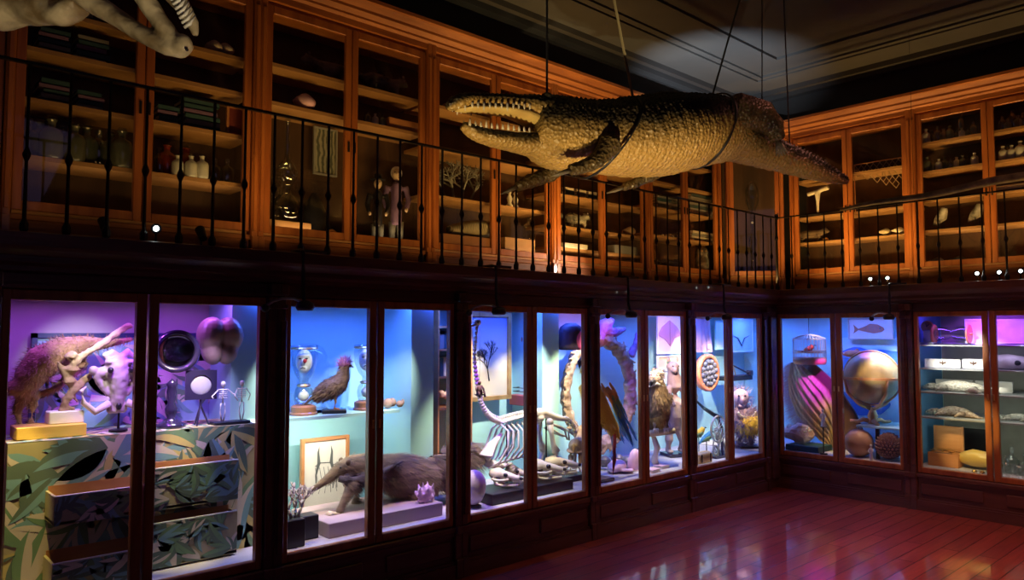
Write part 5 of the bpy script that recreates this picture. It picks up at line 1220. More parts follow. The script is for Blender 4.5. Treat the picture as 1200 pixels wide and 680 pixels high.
for k in range(5):
    o = B().lathe([(.014, 0), (.016, .005), (.016, .035), (.006, .045), (.006, .055), (.009, .057)], seg=10).obj('glass_vial', 'glass', smooth=True); o.location = posR(1082+k*3.2, .2, Z4); tag(o, 'tiny glass vial at the left end of the fourth shelf', 'vial', 'tiny vials on the fourth shelf')
# wooden box with open lid
t = thing('wooden_box', 'orange wooden box with raised lid holding a small brass scale', 'box', posR(1100, .22), 0)
B().box((0, .08, .006), (.24, .16, .012)).box((0, .003, .06), (.24, .008, .11)).box((0, .157, .06), (.24, .008, .11)).box((-.117, .08, .06), (.008, .16, .11)).box((.117, .08, .06), (.008, .16, .11)).obj('body', 'orange', t)
l_ = B().box((0, .17, .23), (.24, .03, .22), .003).obj('lid', 'orange', t); B().box((0, .152, .23), (.2, .004, .18)).obj('lid_panel', 'orange', l_)
t = thing('brass_scale', 'small dark brass balance standing in the open wooden box', 'scale', posR(1100, .28, ZF+.014), 0)
B().box((0, 0, .05), (.14, .06, .1), .004).obj('base', 'ebony', t); B().tube([(0, 0, .1), (0, 0, .13)], .005).tube([(-.08, 0, .13), (.08, 0, .13)], .004).obj('beam', 'brass', t)
for s in (-1, 1): B().lathe([(0, .105), (.03, .115), (.032, .118)], c=(s*.07, 0, 0), seg=14).obj('pan', 'brass', t)
o = B().box((0, 0, .15), (.36, .014, .3), .002).obj('black_board', 'black'); o.location = posR(1127, .72); tag(o, 'plain black board standing behind the wooden box', 'board')
t = thing('paddle_shell', 'large smooth yellow-brown pointed shell lying beside the wooden box', 'shell', posR(1141, .3), 0)
C('yshell', (.72, .5, .1), .35, c2=(.45, .28, .12), scale=4, coat=.4)
b = B(); b.tube([(-.17, 0, .07), (-.12, 0, .085), (-.04, 0, .095), (.05, 0, .09), (.14, 0, .07), (.18, 0, .05)], [(.005, .008), (.05, .05), (.07, .075), (.065, .07), (.04, .045), (.01, .012)], 18); b.obj('shell', 'yshell', t, smooth=True)
t = thing('crystal_jewel', 'small glittering glass jewel cluster below the yellow shell', 'jewel', posR(1143, .08), 0)
for k in range(4): B().lathe([(0, 0), (.02, .012), (.014, .026), (0, .03)], c=((k-1.5)*.03, (k % 2)*.02, 0), seg=7).obj('stone', 'glass' if k % 2 else 'brass', t)
for px, d, s, l in ((1173, .2, 1, 'clear glass bottle at the left of the right door'), (1180, .32, 1.4, 'tall clear glass bottle behind the others, bottom right'), (1188, .18, .9, 'short clear glass bottle, third along the bottom right'), (1195, .26, 1.2, 'clear glass bottle at the right edge of the photo, bottom')):
    t = thing('glass_bottle', l, 'bottle', posR(px, d), 0, 'glass bottles at the bottom of the last case')
    b = B().lathe([(.0, .002), (.035, .002), (.038, .01), (.038, .07), (.03, .09), (.011, .1), (.01, .13), (.016, .133)], seg=16)
    for v in b.bm.verts: v.co *= s
    b.obj('body', 'glass', t, smooth=True); B().ell((0, 0, .145*s), (.013*s,)*3).obj('stopper', 'glass', t, smooth=True)
C('gravel', (.5, .5, .52), .7)
rnd = random.Random(9); b = B()
for k in range(160): b.ell((rnd.uniform(-.22, .1), rnd.uniform(-.1, .04), .006), (.009, .008, .006), seg=6, rings=4)
o = b.obj('white_pebbles', 'gravel'); o.location = posR(1188, .14, ZF+.001); tag(o, 'scatter of white pebbles at the foot of the glass bottles', 'pebbles'); o['kind'] = 'stuff'
# ================================================================ gallery level
C('hide', (.12, .1, .075), .7, c2=(.24, .2, .14), scale=6, bump=.4, bscale=40)
def crocodile():
    def dep(px): return 4.1+(px-540)/452*1.45
    def P(px, py, off=0): return W(px, py, dep(px)+off)
    base = P(740, 205); t = thing('crocodile', 'huge stuffed crocodile with open toothed jaws hanging from the ceiling by straps', 'stuffed crocodile', base)
    def q(px, py, off=0): return P(px, py, off)-base
    def m(px): return dep(px)/F
    def skin():                                     # scaly hide, pale below and dark above (own colours, deepened to paint in underlight)
        mm_, nt, b = newmat('crocodile_hide'); N = nt.nodes.new; K = nt.links.new
        at = N('ShaderNodeAttribute'); at.attribute_name = 'belly'; cr = N('ShaderNodeValToRGB'); e = cr.color_ramp.elements
        e[0].position = .36; e[0].color = (.03, .024, .015, 1); e[1].position = .8; e[1].color = (.46, .29, .09, 1)
        ns = N('ShaderNodeTexNoise'); ns.inputs['Scale'].default_value = 9; ns.inputs['Detail'].default_value = 5
        tc = N('ShaderNodeTexCoord'); K(tc.outputs['Object'], ns.inputs[0])
        ad = N('ShaderNodeMath'); ad.operation = 'MULTIPLY_ADD'; ad.inputs[1].default_value = .35; K(ns.outputs[0], ad.inputs[0]); 
        sb = N('ShaderNodeMath'); sb.operation = 'SUBTRACT'; sb.inputs[1].default_value = .17; K(at.outputs['Fac'], sb.inputs[0]); K(sb.outputs[0], ad.inputs[2]); K(ad.outputs[0], cr.inputs[0]); K(cr.outputs[0], b.inputs[0])
        b.inputs['Roughness'].default_value = .42
        v = N('ShaderNodeTexVoronoi'); v.inputs['Scale'].default_value = 48; K(tc.outputs['Object'], v.inputs[0]); bp = N('ShaderNodeBump'); bp.inputs['Strength'].default_value = .8; bp.inputs['Distance'].default_value = .014; K(v.outputs[0], bp.inputs['Height']); K(bp.outputs[0], b.inputs['Normal'])
        return mm_
    M['croc'] = skin()
    def loft(name, secs, wr, n, seg, amp=.006, row=.035, cell=26, parent=None, m_='croc', wrinkle=0):
        cs = [q(s[0], s[1], s[3] if len(s) > 3 else 0) for s in secs]; hs = [s[2]*m(s[0]) for s in secs]; N_ = len(secs)
        ws = [h*(wr[i] if isinstance(wr, (list, tuple)) else wr) for i, h in enumerate(hs)]
        L = [0]
        for i in range(1, N_): L.append(L[-1]+(cs[i]-cs[i-1]).length)
        def cat(a, b_, c, d, s): return .5*((2*b_)+(c-a)*s+(2*a-5*b_+4*c-d)*s*s+(3*b_-a-3*c+d)*s**3)
        bm = bmesh.new(); rings = []; bel = []
        for k in range(n+1):
            l = L[-1]*k/n; i = max(j for j in range(N_) if L[j] <= l+1e-9); i = min(i, N_-2); s = (l-L[i])/(L[i+1]-L[i])
            i0, i3 = max(0, i-1), min(N_-1, i+2)
            c = cat(cs[i0], cs[i], cs[i+1], cs[i3], s); h = max(.003, cat(hs[i0], hs[i], hs[i+1], hs[i3], s)); w_ = max(.003, cat(ws[i0], ws[i], ws[i+1], ws[i3], s))
            tg = (cs[i+1]-cs[i]).normalized(); side = tg.cross(Vector((0, 0, 1))).normalized(); up = side.cross(tg)
            ring = []
            for j in range(seg):
                a = 2*PI*j/seg; ca, sa = math.cos(a), math.sin(a)
                fr = (l/row) % 1; d = amp*(1-abs(2*fr-1)**3)*(1 if sa < .3 else .6)
                fc = (a/(2*PI)*cell) % 1; d *= (.4+.6*(1-abs(2*fc-1)**4)); hs_ = math.sin(int(l/row)*12.9898+int(a/(2*PI)*cell)*78.233)*43758.5453; d += amp*.9*((hs_ % 1)-.5)
                if sa > .45: d += amp*2.2*max(0, math.cos(l/row*PI)**6)*max(0, math.cos(a*10))    # scutes along the back
                if wrinkle: d += wrinkle*math.sin(l*85+3*math.sin(a*2))*max(0, .6-abs(sa))
                ring.append(bm.verts.new(c+side*ca*(w_+d)+up*sa*(h+d))); bel.append(.5-.55*sa)
            rings.append(ring)
        for a, b_ in zip(rings, rings[1:]):
            for j in range(seg): bm.faces.new((a[j], a[(j+1) % seg], b_[(j+1) % seg], b_[j]))
        bm.faces.new(rings[0][::-1]); bm.faces.new(rings[-1])
        bmesh.ops.recalc_face_normals(bm, faces=bm.faces)
        me = bpy.data.meshes.new(name); bm.to_mesh(me); bm.free(); me.materials.append(M[m_])
        at = me.attributes.new('belly', 'FLOAT', 'POINT')
        for v_, x in zip(at.data, bel): v_.value = x
        me.polygons.foreach_set('use_smooth', [True]*len(me.polygons))
        o = bpy.data.objects.new(name, me); COL.objects.link(o); o.parent = parent or t; return o
    body = loft('body', [(622, 149, 30), (640, 154, 38), (660, 158, 41), (690, 160, 40), (720, 162, 43), (750, 161, 45), (775, 159, 46), (800, 156, 43), (825, 153, 40), (845, 153, 37), (862, 160, 30), (882, 171, 23), (905, 180, 19), (930, 189, 16), (955, 198, 13), (975, 206, 8), (993, 212, 3)],
         [.9, 1.05, 1.1, 1.1, 1.2, 1.3, 1.3, 1.25, 1.1, 1, .95, .8, .75, .7, .65, .6, .6], 420, 84, amp=.009, row=.034, wrinkle=.005)
    uj = loft('upper_jaw', [(655, 137, 24), (638, 132, 20), (622, 127, 15), (604, 122, 10), (580, 119, 8), (560, 118, 7.5), (545, 118, 8), (533, 121, 8), (525, 125, 4)], [1.2, 1.4, 1.5, 1.7, 1.8, 1.8, 1.9, 1.7, 1.2], 120, 48, amp=.004, row=.03)
    lj = loft('lower_jaw', [(660, 168, 26), (640, 170, 22), (622, 169, 14), (604, 167, 11), (580, 163, 9), (562, 158, 8), (550, 152, 7), (542, 147, 4)], [1, 1.1, 1.5, 1.6, 1.7, 1.5, 1.4, 1.2], 120, 48, amp=.003, row=.03)
    # mouth lining and teeth
    C('palate', (.75, .55, .2), .5, c2=(.6, .4, .14), scale=10, bump=.3)
    b = B(); b.tube([q(630, 143), q(612, 136), q(596, 131.5), q(575, 129), (q(550, 128)), q(536, 129)], [(.1, .05), (.095, .032), (.085, .024), (.072, .02), (.06, .016), (.03, .008)], 16); b.obj('palate', 'palate', uj, smooth=True)
    b = B(); b.tube([q(626, 158), q(600, 157.5), q(580, 155), q(562, 151)], [(.075, .01), (.07, .01), (.055, .008), (.02, .006)], 14); b.obj('mouth_lining', 'palate', lj, smooth=True)
    ax = (P(620, 150)-P(545, 150)); ax.z = 0; ax.normalize(); sd = Vector((ax.y, -ax.x, 0))
    for s in (-1, 1):
        for k in range(13):
            px = 534+k*6.4; wd = .055+.035*min(1, k/9) if k > 1 else .035+.01*k; c = q(px, 124.5+.35*k)+sd*s*wd; L = .038 if k in (1, 4, 8) else .024
            B().tube([c+Vector((0, 0, .012)), c-Vector((0, 0, L*.5)), c-Vector((0, 0, L))], [.0085, .006, .0008], 6).obj('tooth', 'wbone', t, smooth=True)
        for k in range(12):
            px = 547+k*6; wd = .035+.03*min(1, k/8); c = q(px, 147+.85*k)+sd*s*wd; L = .036 if k in (0, 3, 7) else .024
            B().tube([c-Vector((0, 0, .012)), c+Vector((0, 0, L*.5)), c+Vector((0, 0, L))], [.0085, .006, .0008], 6).obj('tooth', 'wbone', t, smooth=True)
    for s in (-1, 1):
        c = q(632, 118)+sd*s*.075; B().ell(c, (.04, .035, .03)).obj('eye_ridge', 'croc', uj, smooth=True); B().ell(c+sd*s*.028-Vector((0, 0, .006)), (.013, .013, .013)).obj('eye', 'black', uj)
    for s in (-1, 1): B().ell(q(535, 115)+sd*s*.022, (.016, .014, .012)).obj('nostril', 'croc', uj, smooth=True)
    # legs; sd points to the room side when s=+1
    near = 1 if sd.dot(-FW) > 0 else -1
    def leg(hx, hy, pts, rad, s, w0, nm='leg'):
        b = B(); c0 = q(hx, hy)+sd*s*near*w0; ps = [c0]+[q(x, y)+sd*s*near*w for x, y, w in pts]
        b.tube(ps, rad, 12); o = b.organic(nm, 'croc', t, .012, 2, disp=.006, dscale=30)
        at = o.data.attributes.new('belly', 'FLOAT', 'POINT'); at.data.foreach_set('value', [.42]*len(o.data.vertices))
        # webbed toes
        e = ps[-1]; dr = (ps[-1]-ps[-2]).normalized(); lat = Vector((0, 0, 1)).cross(dr).normalized() if abs(dr.z) < .9 else sd
        for k in range(5):
            v = (dr+lat*(k-2)*.24+Vector((0, 0, -.05))).normalized(); B().tube([e, e+v*.06, e+v*.11], [.016, .012, .003], 7).obj('toe', 'hide', o, smooth=True)
        return o
    leg(690, 168, [(684, 180, .24), (668, 198, .25), (652, 205, .24), (640, 208, .23)], [.09, .075, .05, .04, .035], 1, .13)
    leg(688, 172, [(672, 196, .25), (650, 204, .27), (636, 210, .28)], [.08, .055, .045, .035], -1, .13)
    leg(830, 152, [(850, 138, .14), (868, 144, .18), (880, 158, .2), (884, 172, .2)], [.13, .14, .11, .07, .045], 1, .06)
    leg(790, 190, [(775, 203, .12), (760, 211, .13), (745, 216, .13)], [.06, .045, .032, .026], -1, .05)
    # harness strap round the body (part of how it hangs: a strap of its own)
    def ringstrap(px0, py0, hh, tilt, name, label, r=.012):
        c = P(px0, py0); tg = (P(px0+20, py0)-P(px0-20, py0)).normalized(); side = tg.cross(Vector((0, 0, 1))).normalized(); n = 30
        R = hh*m(px0)
        o = B().tube([side*math.cos(2*PI*k/n)*R*1.12+Vector((0, 0, 1))*math.sin(2*PI*k/n)*R+tg*tilt*math.sin(2*PI*k/n) for k in range(n+1)], [(r, r*.5)]*(n+1), 8, cap=False).obj(name, 'black', smooth=True); o.location = c; tag(o, label, 'strap'); return o
    ringstrap(828, 154, 44, .07, 'body_strap', 'dark strap around the crocodile just ahead of its hind leg')
    ringstrap(712, 161, 48, .16, 'body_strap', 'slanting dark strap around the crocodile behind its shoulder')
    C('webbing', (.3, .26, .16), .8)
    for (x0, y0, x1, y1, dd, m_, l, r) in ((712, -40, 746, 137, 0, 'webbing', 'pale webbing strap rising steeply from the crocodile back', .013), (641, -40, 641, 116, 0, 'black', 'dark straight rope above the crocodile head', .01),
            (878, -40, 832, 122, -.1, 'black', 'dark slanting strap left of the crocodile hip', .012), (893, -40, 893, 170, 0, 'black', 'thin dark rope dropping to the crocodile tail root', .008), (917, -40, 926, 188, 0, 'black', 'dark rope holding the crocodile tail, rightmost', .01)):
        a = P(x1, y1, dd); c = P(x0, y0, dd); k = (4.17-a.z)/(c.z-a.z); c = a+(c-a)*k
        o = B().tube([(0, 0, 0), (c-a)*.5, c-a], [(r, r*.35)]*3, 6).obj('hanging_strap', m_); o.location = a; tag(o, l, 'strap')
crocodile()
def whale_skull():
    D = 2.5; base = W(120, 60, D); t = thing('whale_skull', 'big cream whale skull with toothed beak hanging at the upper left', 'skull', base)
    def q(px, py, o=0): return W(px, py, D+o)-base
    m = D/F
    C('skullc', (.6, .48, .3), .5, c2=(.2, .13, .06), scale=7, bump=.7, bscale=22, contrast=.3)
    b = B(); b.tube([q(-70, -40, .2), q(-30, -8, .18), q(0, 4, .16), q(30, 3, .14), q(52, 12, .12), q(72, 18, .1), q(95, 4, .08)], [(.12, .1), (.12, .12), (.1, .1), (.08, .07), (.07, .06), (.06, .04), (.05, .03)], 14)
    b.tube([q(40, -70, .1), q(60, -40, .1), q(80, -10, .1), q(64, 22, .1)], [.09, .09, .06, .03], 12)
    b.organic('cranium', 'skullc', t, .012, 2, disp=.012, dscale=7)
    b = B(); b.tube([q(70, -30, .05), q(100, -4, .05), (q(135, 20, .04)), q(170, 42, .02), q(196, 56), q(212, 62)], [(.07, .05), (.06, .04), (.05, .033), (.042, .03), (.036, .026), (.026, .02)], 14)
    b.tube([q(130, -60), q(160, -18), q(178, 12), q(196, 36), q(208, 54)], [(.07, .04), (.052, .035), (.046, .032), (.04, .03), (.034, .026)], 14)
    b.ell(q(213, 54), (.05, .035, .04)); lj = b.organic('lower_jaw', 'skullc', t, .009, 2, disp=.004, dscale=15)
    B().ell(q(219, 58, -.038), (.006,)*3, seg=8, rings=6).obj('jaw_hole', 'black', lj)
    b = B(); b.tube([q(160, -60, .02), q(192, -20, .02), q(212, 5, .02), q(226, 28, .02), q(230, 42, .02)], [(.035, .05), (.028, .04), (.022, .03), (.016, .022), (.01, .012)], 12)
    uj = b.organic('beak', 'skullc', t, .008, 2)
    for k in range(11):
        f = k/10; x, y = 190+f*26, -22+f*54; a = q(x, y, -.03); B().tube([a, a+Vector((q(x+9, y-6, -.04)-q(x, y, -.03)))*.7, q(x+13, y-14, -.02)], [.006, .007, .002], 6).obj('tooth', 'wbone', t, smooth=True)
    for px, py in ((20, -30), (150, -40)):
        a = W(px, py, D+.1); o = B().tube([(0, 0, 0), (0, 0, 4.17-a.z)], .006).obj('hanging_wire', 'iron'); o.location = a; tag(o, 'thin wire holding the whale skull, %s' % ('over its rear' if px < 50 else 'over its jaws'), 'wire')
whale_skull()
# long mottled pole/horn across the right gallery
a = onw('R', 985, 246, -.2); c = onw('R', 1330, 184, -.2); 
C('mottled', (.05, .045, .03), .6, c2=(.26, .22, .1), scale=14, contrast=.6)
o = B().tube([(c-a)*k/12+Vector((0, 0, .012*math.sin(k*1.1))) for k in range(13)], [.014+.02*min(1, k/6) for k in range(13)], 12).jitter(.004, 25).obj('hanging_pole', 'mottled', smooth=True); o.location = a; tag(o, 'long mottled brown pole tapering to the left, hanging before the right gallery', 'pole')
for f, l in ((.3, 'thin wire nearer the corner, holding the mottled pole'), (.85, 'thin wire out to the right, holding the mottled pole')):
    p = a+(c-a)*f+Vector((0, 0, .03)); o = B().tube([(0, 0, 0), (0, 0, 4.17-p.z)], .002, 5).obj('hanging_wire', 'iron'); o.location = p; tag(o, l, 'wire')
# ---------------------------------------------------------------- spotlights on the ledge and bracket lamps
M['lens_lit'] = mat('lamp_lens', (1, 1, 1), .3, emit=(.9, 1, .92), es=14)
def ledge_spot(loc, aim, label, lit=True):
    t = thing('spotlight', label, 'spotlight', loc, 0, 'small spotlights on the gallery ledge'); d = (Vector(aim)-Vector(loc)); d.normalize(); e = d.to_track_quat('Z', 'Y').to_euler()
    B().lathe([(.02, 0), (.02, .006), (.005, .008), (.005, .05)], seg=10).obj('foot', 'black', t)
    h = B().lathe([(0, -.04), (.018, -.04), (.024, .03), (.024, .034), (.02, .034), (.02, .03), (0, .03)], seg=14).obj('lamp_head', 'black', t, loc=(0, 0, .065), rot=e)
    B().lathe([(0, .031), (.0125, .031), (.0125, .033), (0, .033)], seg=14).obj('lens', 'lens_lit' if lit else 'lens', h)
for px, py, f, l, lit in ((183, 270, 'L', 'glowing spotlight on the left ledge, pointing into the room', 1), (122, 272, 'L', 'unlit small spotlight left of the glowing one on the left ledge', 0), (236, 280, 'L', 'unlit tilted spotlight right of the glowing one on the left ledge', 0),
        (1020, 329, 'R', 'glowing spotlight on the right ledge, left one of the near pair', 1), (1040, 328, 'R', 'glowing spotlight on the right ledge, right one of the near pair', 1), (1145, 322, 'R', 'glowing spotlight on the right ledge, first of the far trio', 1), (1171, 321, 'R', 'glowing spotlight on the right ledge, middle of the far trio', 1), (1196, 318, 'R', 'largest glowing spotlight at the right edge of the photo', 1)):
    u, z = uz(f, px, py, -.02); loc = wpt(f, u, -.02, ZG+.0005); aim = (0, 0, 2.1) if lit else (wpt(f, u, 1, 3))
    ledge_spot(loc, aim, l, lit)
C('silverarm', (.3, .27, .27), .35, metal=.7)
def bracket_lamp(f, u, label):
    t = thing('bracket_lamp', label, 'bracket lamp', wpt(f, u, -.115, ZG+.001), rzf(f), 'black bracket lamps above the lower cases')
    B().tube([(.0, .1, .008), (.0, .0, .01), (.0, -.03, .004), (0, -.035, -.1), (0, -.035, -.2), (0, -.05, -.27)], .011, 6).tube([(0, -.02, .006), (.14, -.02, .004)], .009, 6).obj('bracket', 'black', t)
    B().lathe([(0, -.026), (.04, -.026), (.048, -.01), (.044, .012), (.02, .026), (0, .028)], c=(0, -.06, -.285), seg=16).obj('lamp_head', 'black', t, smooth=True)
    B().tube([(-.0, -.06, -.27), (-.06, -.05, -.25), (-.11, -.03, -.25), (-.15, .0, -.265), (-.18, .02, -.29)], [(.012, .008)]*5, 6).obj('lamp_arm', 'silverarm', t, smooth=True); B().ell((-.18, .02, -.30), (.022, .02, .022), seg=10, rings=7).obj('arm_joint', 'black', t, smooth=True)
for px, l in ((578, 'bracket lamp above the case with the bird skeleton'), (733, 'bracket lamp above the macaw case'), (845, 'bracket lamp above the round tray')): bracket_lamp('L', uz('L', px, 355, -.12)[0], l)
bracket_lamp('L', uz('L', 352, 345, -.12)[0], 'bracket lamp above the crested bird case'); bracket_lamp('R', uz('R', 1044, 355, -.12)[0], 'bracket lamp above the globe case')
# ================================================================ contents of the gallery bookcases
def gp(f, px, z, dd=.2):            # a spot on a gallery shelf seen at photo column px; dd metres behind the doors
    d = (DL if f == 'L' else DR)+dd; return wpt(f, stand_on(px, d, f), d, z)
rnd = random.Random(21)
def flat_books(f, px0, px1, z, n, cols, label, grp, dd=.12, th=.028):
    d = (DL if f == 'L' else DR)+dd; u0, u1 = stand_on(px0, d, f), stand_on(px1, d, f); w = abs(u1-u0); zz = z
    for k in range(n):
        h = th*rnd.uniform(.8, 1.15); ww = w*rnd.uniform(.86, 1); t = thing('book', label, 'book', wpt(f, (u0+u1)/2+rnd.uniform(-.01, .01), d, zz), rzf(f), grp)
        B().box((0, .1, h/2), (ww-.012, .19, h*.8)).obj('pages', 'paper', t)
        B().box((0, .1, h*.06), (ww, .2, h*.12)).box((0, .1, h*.94), (ww, .2, h*.12)).box((0, .003, h/2), (ww, .006, h)).obj('cover', cols[k % len(cols)], t); zz += h+.0008
Zs = lambda z: z+.0125
SA = [Zs(z) for z in (2.44, 2.74, 3.01, 3.23)]
TEALS = ['bkteal', 'bkgrey', 'bkteal', 'bkpurp']
for k, (a, c, i, n, l) in enumerate(((30, 72, 2, 5, 'dark book in the flat stack on the third shelf, far left'), (76, 118, 2, 5, 'dark book in the flat stack beside the whale skull, third shelf'), (36, 74, 1, 5, 'greyish book in the left flat stack above the bottle row'), (80, 112, 1, 4, 'greyish book in the right flat stack above the bottle row'), (30, 100, 3, 5, 'dark teal book in the wide stack right under the whale skull'),
      (178, 205, 1, 4, 'dark book in the flat stack left of the teal stack'), (208, 252, 1, 6, 'teal book in the flat stack above the red bottles'))):
    flat_books('L', a, c, SA[i], n, TEALS[k % 2:]+TEALS[:1], l, 'flat book stack %s' % 'abcdefg'[k] if 0 else l.replace('book in', 'books in'))
def bottle(loc, h, m, label, grp, r=None, stop='glass', nm='glass_bottle'):
    r = r or h*.26; t = thing(nm, label, 'bottle', loc, 0, grp)
    B().lathe([(0, .002), (r*.92, .002), (r, h*.06), (r, h*.55), (r*.85, h*.66), (r*.34, h*.74), (r*.32, h*.88), (r*.45, h*.9), (r*.45, h*.92)], seg=14).obj('body', m, t, smooth=True)
    B().lathe([(0, h*.9), (r*.28, h*.9), (r*.28, h*.93), (r*.42, h*.95), (r*.36, h), (0, h*1.01)], seg=10).obj('stopper', stop, t, smooth=True)
    return t
C('murky', (.12, .13, .1), .15, coat=.5); C('milk', (.62, .64, .6), .2, coat=.5); C('redglass', (.3, .04, .02), .12, coat=.6)
for k, px in enumerate((24, 38, 52, 66, 80, 94, 108, 122, 136)):
    bottle(gp('L', px, SA[0], .12+.05*(k % 2)), .2+.015*(k % 3), 'murky' if k % 3 else 'glass', 'murky tall bottle in the row behind the leftmost railing bars', 'murky tall bottles on the left gallery shelf')
for px, h, m_, l in ((181, .17, 'glass', 'clear bottle left of the red ones'), (190, .21, 'redglass', 'left one of the two dark red bottles'), (213, .21, 'redglass', 'right one of the two dark red bottles'), (203, .13, 'milk', 'little pale bottle between the red ones'), (219, .14, 'milk', 'small milky bottle right before the second red bottle'), (232, .15, 'milk', 'milky bottle right of the red bottles'), (248, .16, 'glass', 'clear jar near the framed card, bottle shelf'), (262, .17, 'glass', 'rightmost clear jar on the red bottle shelf')):
    bottle(gp('L', px, SA[0], .1 if h < .16 else .2), h, m_, l, 'bottles on the red bottle shelf')
t = thing('small_picture', 'little orange framed card leaning at the right end of the teal book shelf', 'picture', gp('L', 271, SA[1], .12), PI/2); framebox(t, .12, .19, 'orange', .016, .02); B().box((0, .005, .095), (.1, .006, .17)).obj('card', 'bkred', t)
def lump_animal(loc, L, m, label, name='stuffed_animal', rz=PI/2, legs=True, tail=.5, furl=.03, cat='stuffed animal'):
    t = thing(name, label, cat, loc, rz); s = L/.4
    b = B(); b.tube([(-.2*s, 0, .11*s), (-.12*s, 0, .12*s), (0, 0, .12*s), (.1*s, 0, .12*s), (.15*s, 0, .15*s), (.19*s, 0, .16*s), (.24*s, 0, .14*s)], [.03*s, .06*s, .058*s, .05*s, .036*s, .038*s, .012*s], 12)
    for x, y in ((-.12, 1), (-.12, -1), (.09, 1), (.1, -1)): b.tube([(x*s, y*.035*s, .1*s), (x*s+.01, y*.04*s, .05*s), (x*s, y*.04*s, .008*s)], [.035*s, .018*s, .014*s], 8)
    o = b.organic('body', m, t, .01*s, 2); fur(o, 'fur', m, 500, furl, .4, .003, back=(-.6, 0, 0))
    B().tube([(-.2*s, 0, .12*s), (-.27*s, 0, .14*s), (-.33*s, 0, .2*s*tail+.05*s)], [.02*s, .03*s, .008*s], 8).obj('tail', m, t, smooth=True)
    for k in (-1, 1): B().ell((.18*s, k*.025*s, .2*s), (.012*s, .006*s, .014*s), seg=8, rings=5).obj('ear', m, t)
    B().ell((.2*s, -.03*s, .165*s), (.005*s,)*3, seg=8, rings=5).obj('eye', 'black', t); return t
C('skunk', (.05, .045, .035), .8, c2=(.45, .4, .3), scale=5, contrast=.3); C('pied', (.06, .055, .05), .8, c2=(.7, .68, .62), scale=4, contrast=.2)
def rock_like(loc, r, m, label, name, cat='specimen'):
    o = B().ell((0, 0, r*.8), (r*1.3, r, r*.75), seg=14, rings=9).jitter(r*.4, 8/r*.1).obj(name, m, smooth=True); o.location = loc+Vector((0, 0, r*.15)); tag(o, label, cat)
for px, l in ((243, 'left pale knobbly bone on the top shelf beside the whale jaw'), (256, 'right pale knobbly bone on the top shelf beside the whale jaw')): rock_like(gp('L', px, SA[3], .14), .045, 'bone', l, 'knobbly_bone', 'bone')
SB = [Zs(3.0), Zs(3.25)]; FLR = 2.1505
lump_animal(gp('L', 380, SB[1], .2), .34, 'skunk', 'stuffed badger-like animal on the top shelf, second bookcase', rz=-PI/2)
lump_animal(gp('L', 446, SB[1], .2), .36, 'skunk', 'stuffed dark bushy animal on the top shelf right of the badger-like one')
rock_like(gp('L', 352, SB[0], .14), .06, 'pinkshell', 'pinkish branching lump on the shelf over the alembics', 'coral_lump', 'coral')
o = B().box((0, .05, .04), (.3, .12, .08), .004).obj('wooden_case', 'orange'); o.location = gp('L', 462, SB[1]+.0, .02); o.rotation_euler.z = PI/2
o.location = gp('L', 474, SB[0], .1); tag(o, 'flat wooden case lying on the shelf left of the crocodile snout', 'case')
# alembics
def alembic(px, z, dd, s, label):
    t = thing('glass_alembic', label, 'glassware', gp('L', px, z, dd), PI/2, 'glass alembics in the second bookcase')
    prof = [(0, .004), (.05, .004), (.08, .03), (.09, .07), (.075, .12), (.03, .16), (.02, .2), (.03, .22), (.055, .25), (.06, .29), (.045, .33), (.018, .36), (.014, .42), (.02, .44), (.014, .46), (.012, .56), (.016, .57)]
    B().lathe([(r*s, zz*s) for r, zz in prof], seg=20).obj('body', 'glass', t, smooth=True)
    B().ell((0, 0, .585*s), (.018*s,)*3, seg=10, rings=7).obj('stopper', 'glass', t, smooth=True); return t
o = B().box((0, .1, .05), (.34, .2, .1), .003).obj('wooden_plinth', 'shelfw'); o.location = gp('L', 334, FLR, .06); o.rotation_euler.z = PI/2; tag(o, 'pale wooden plinth under the glass alembics', 'plinth')
alembic(333, FLR+.102, .14, 1.15, 'tall double-bulbed glass alembic by the railing, taller one'); alembic(318, FLR+.102, .2, .75, 'shorter glass alembic at the left, half hidden by the post')
u, zb, w, h = wh('L', 367, 150, 395, 206, DL+.3)
t = thing('framed_print', 'framed grey print of tangled plants on the back of the second bookcase', 'framed print', wpt('L', u, DL+.3, zb), PI/2); framebox(t, w, h, 'bkgrey', .014, .02)
C('printg', (.36, .38, .3), .8, c2=(.1, .12, .09), kind='wave', scale=9); B().box((0, .005, h/2), (w-.02, .008, h-.02)).obj('sheet', 'printg', t)
t = thing('dark_bust', 'dark triangular cloaked bust standing right of the alembics', 'bust', gp('L', 366, FLR, .2), PI/2)
B().lathe([(.13, 0), (.13, .02), (.12, .1), (.09, .2), (.05, .28), (.02, .33), (0, .34)], seg=16, sy=.6).obj('cloak', 'black', t, smooth=True)
rock_like(gp('L', 386, FLR, .12), .045, 'brass', 'small brassy crumpled object at the bottom right of the alembics', 'brass_object', 'ornament')
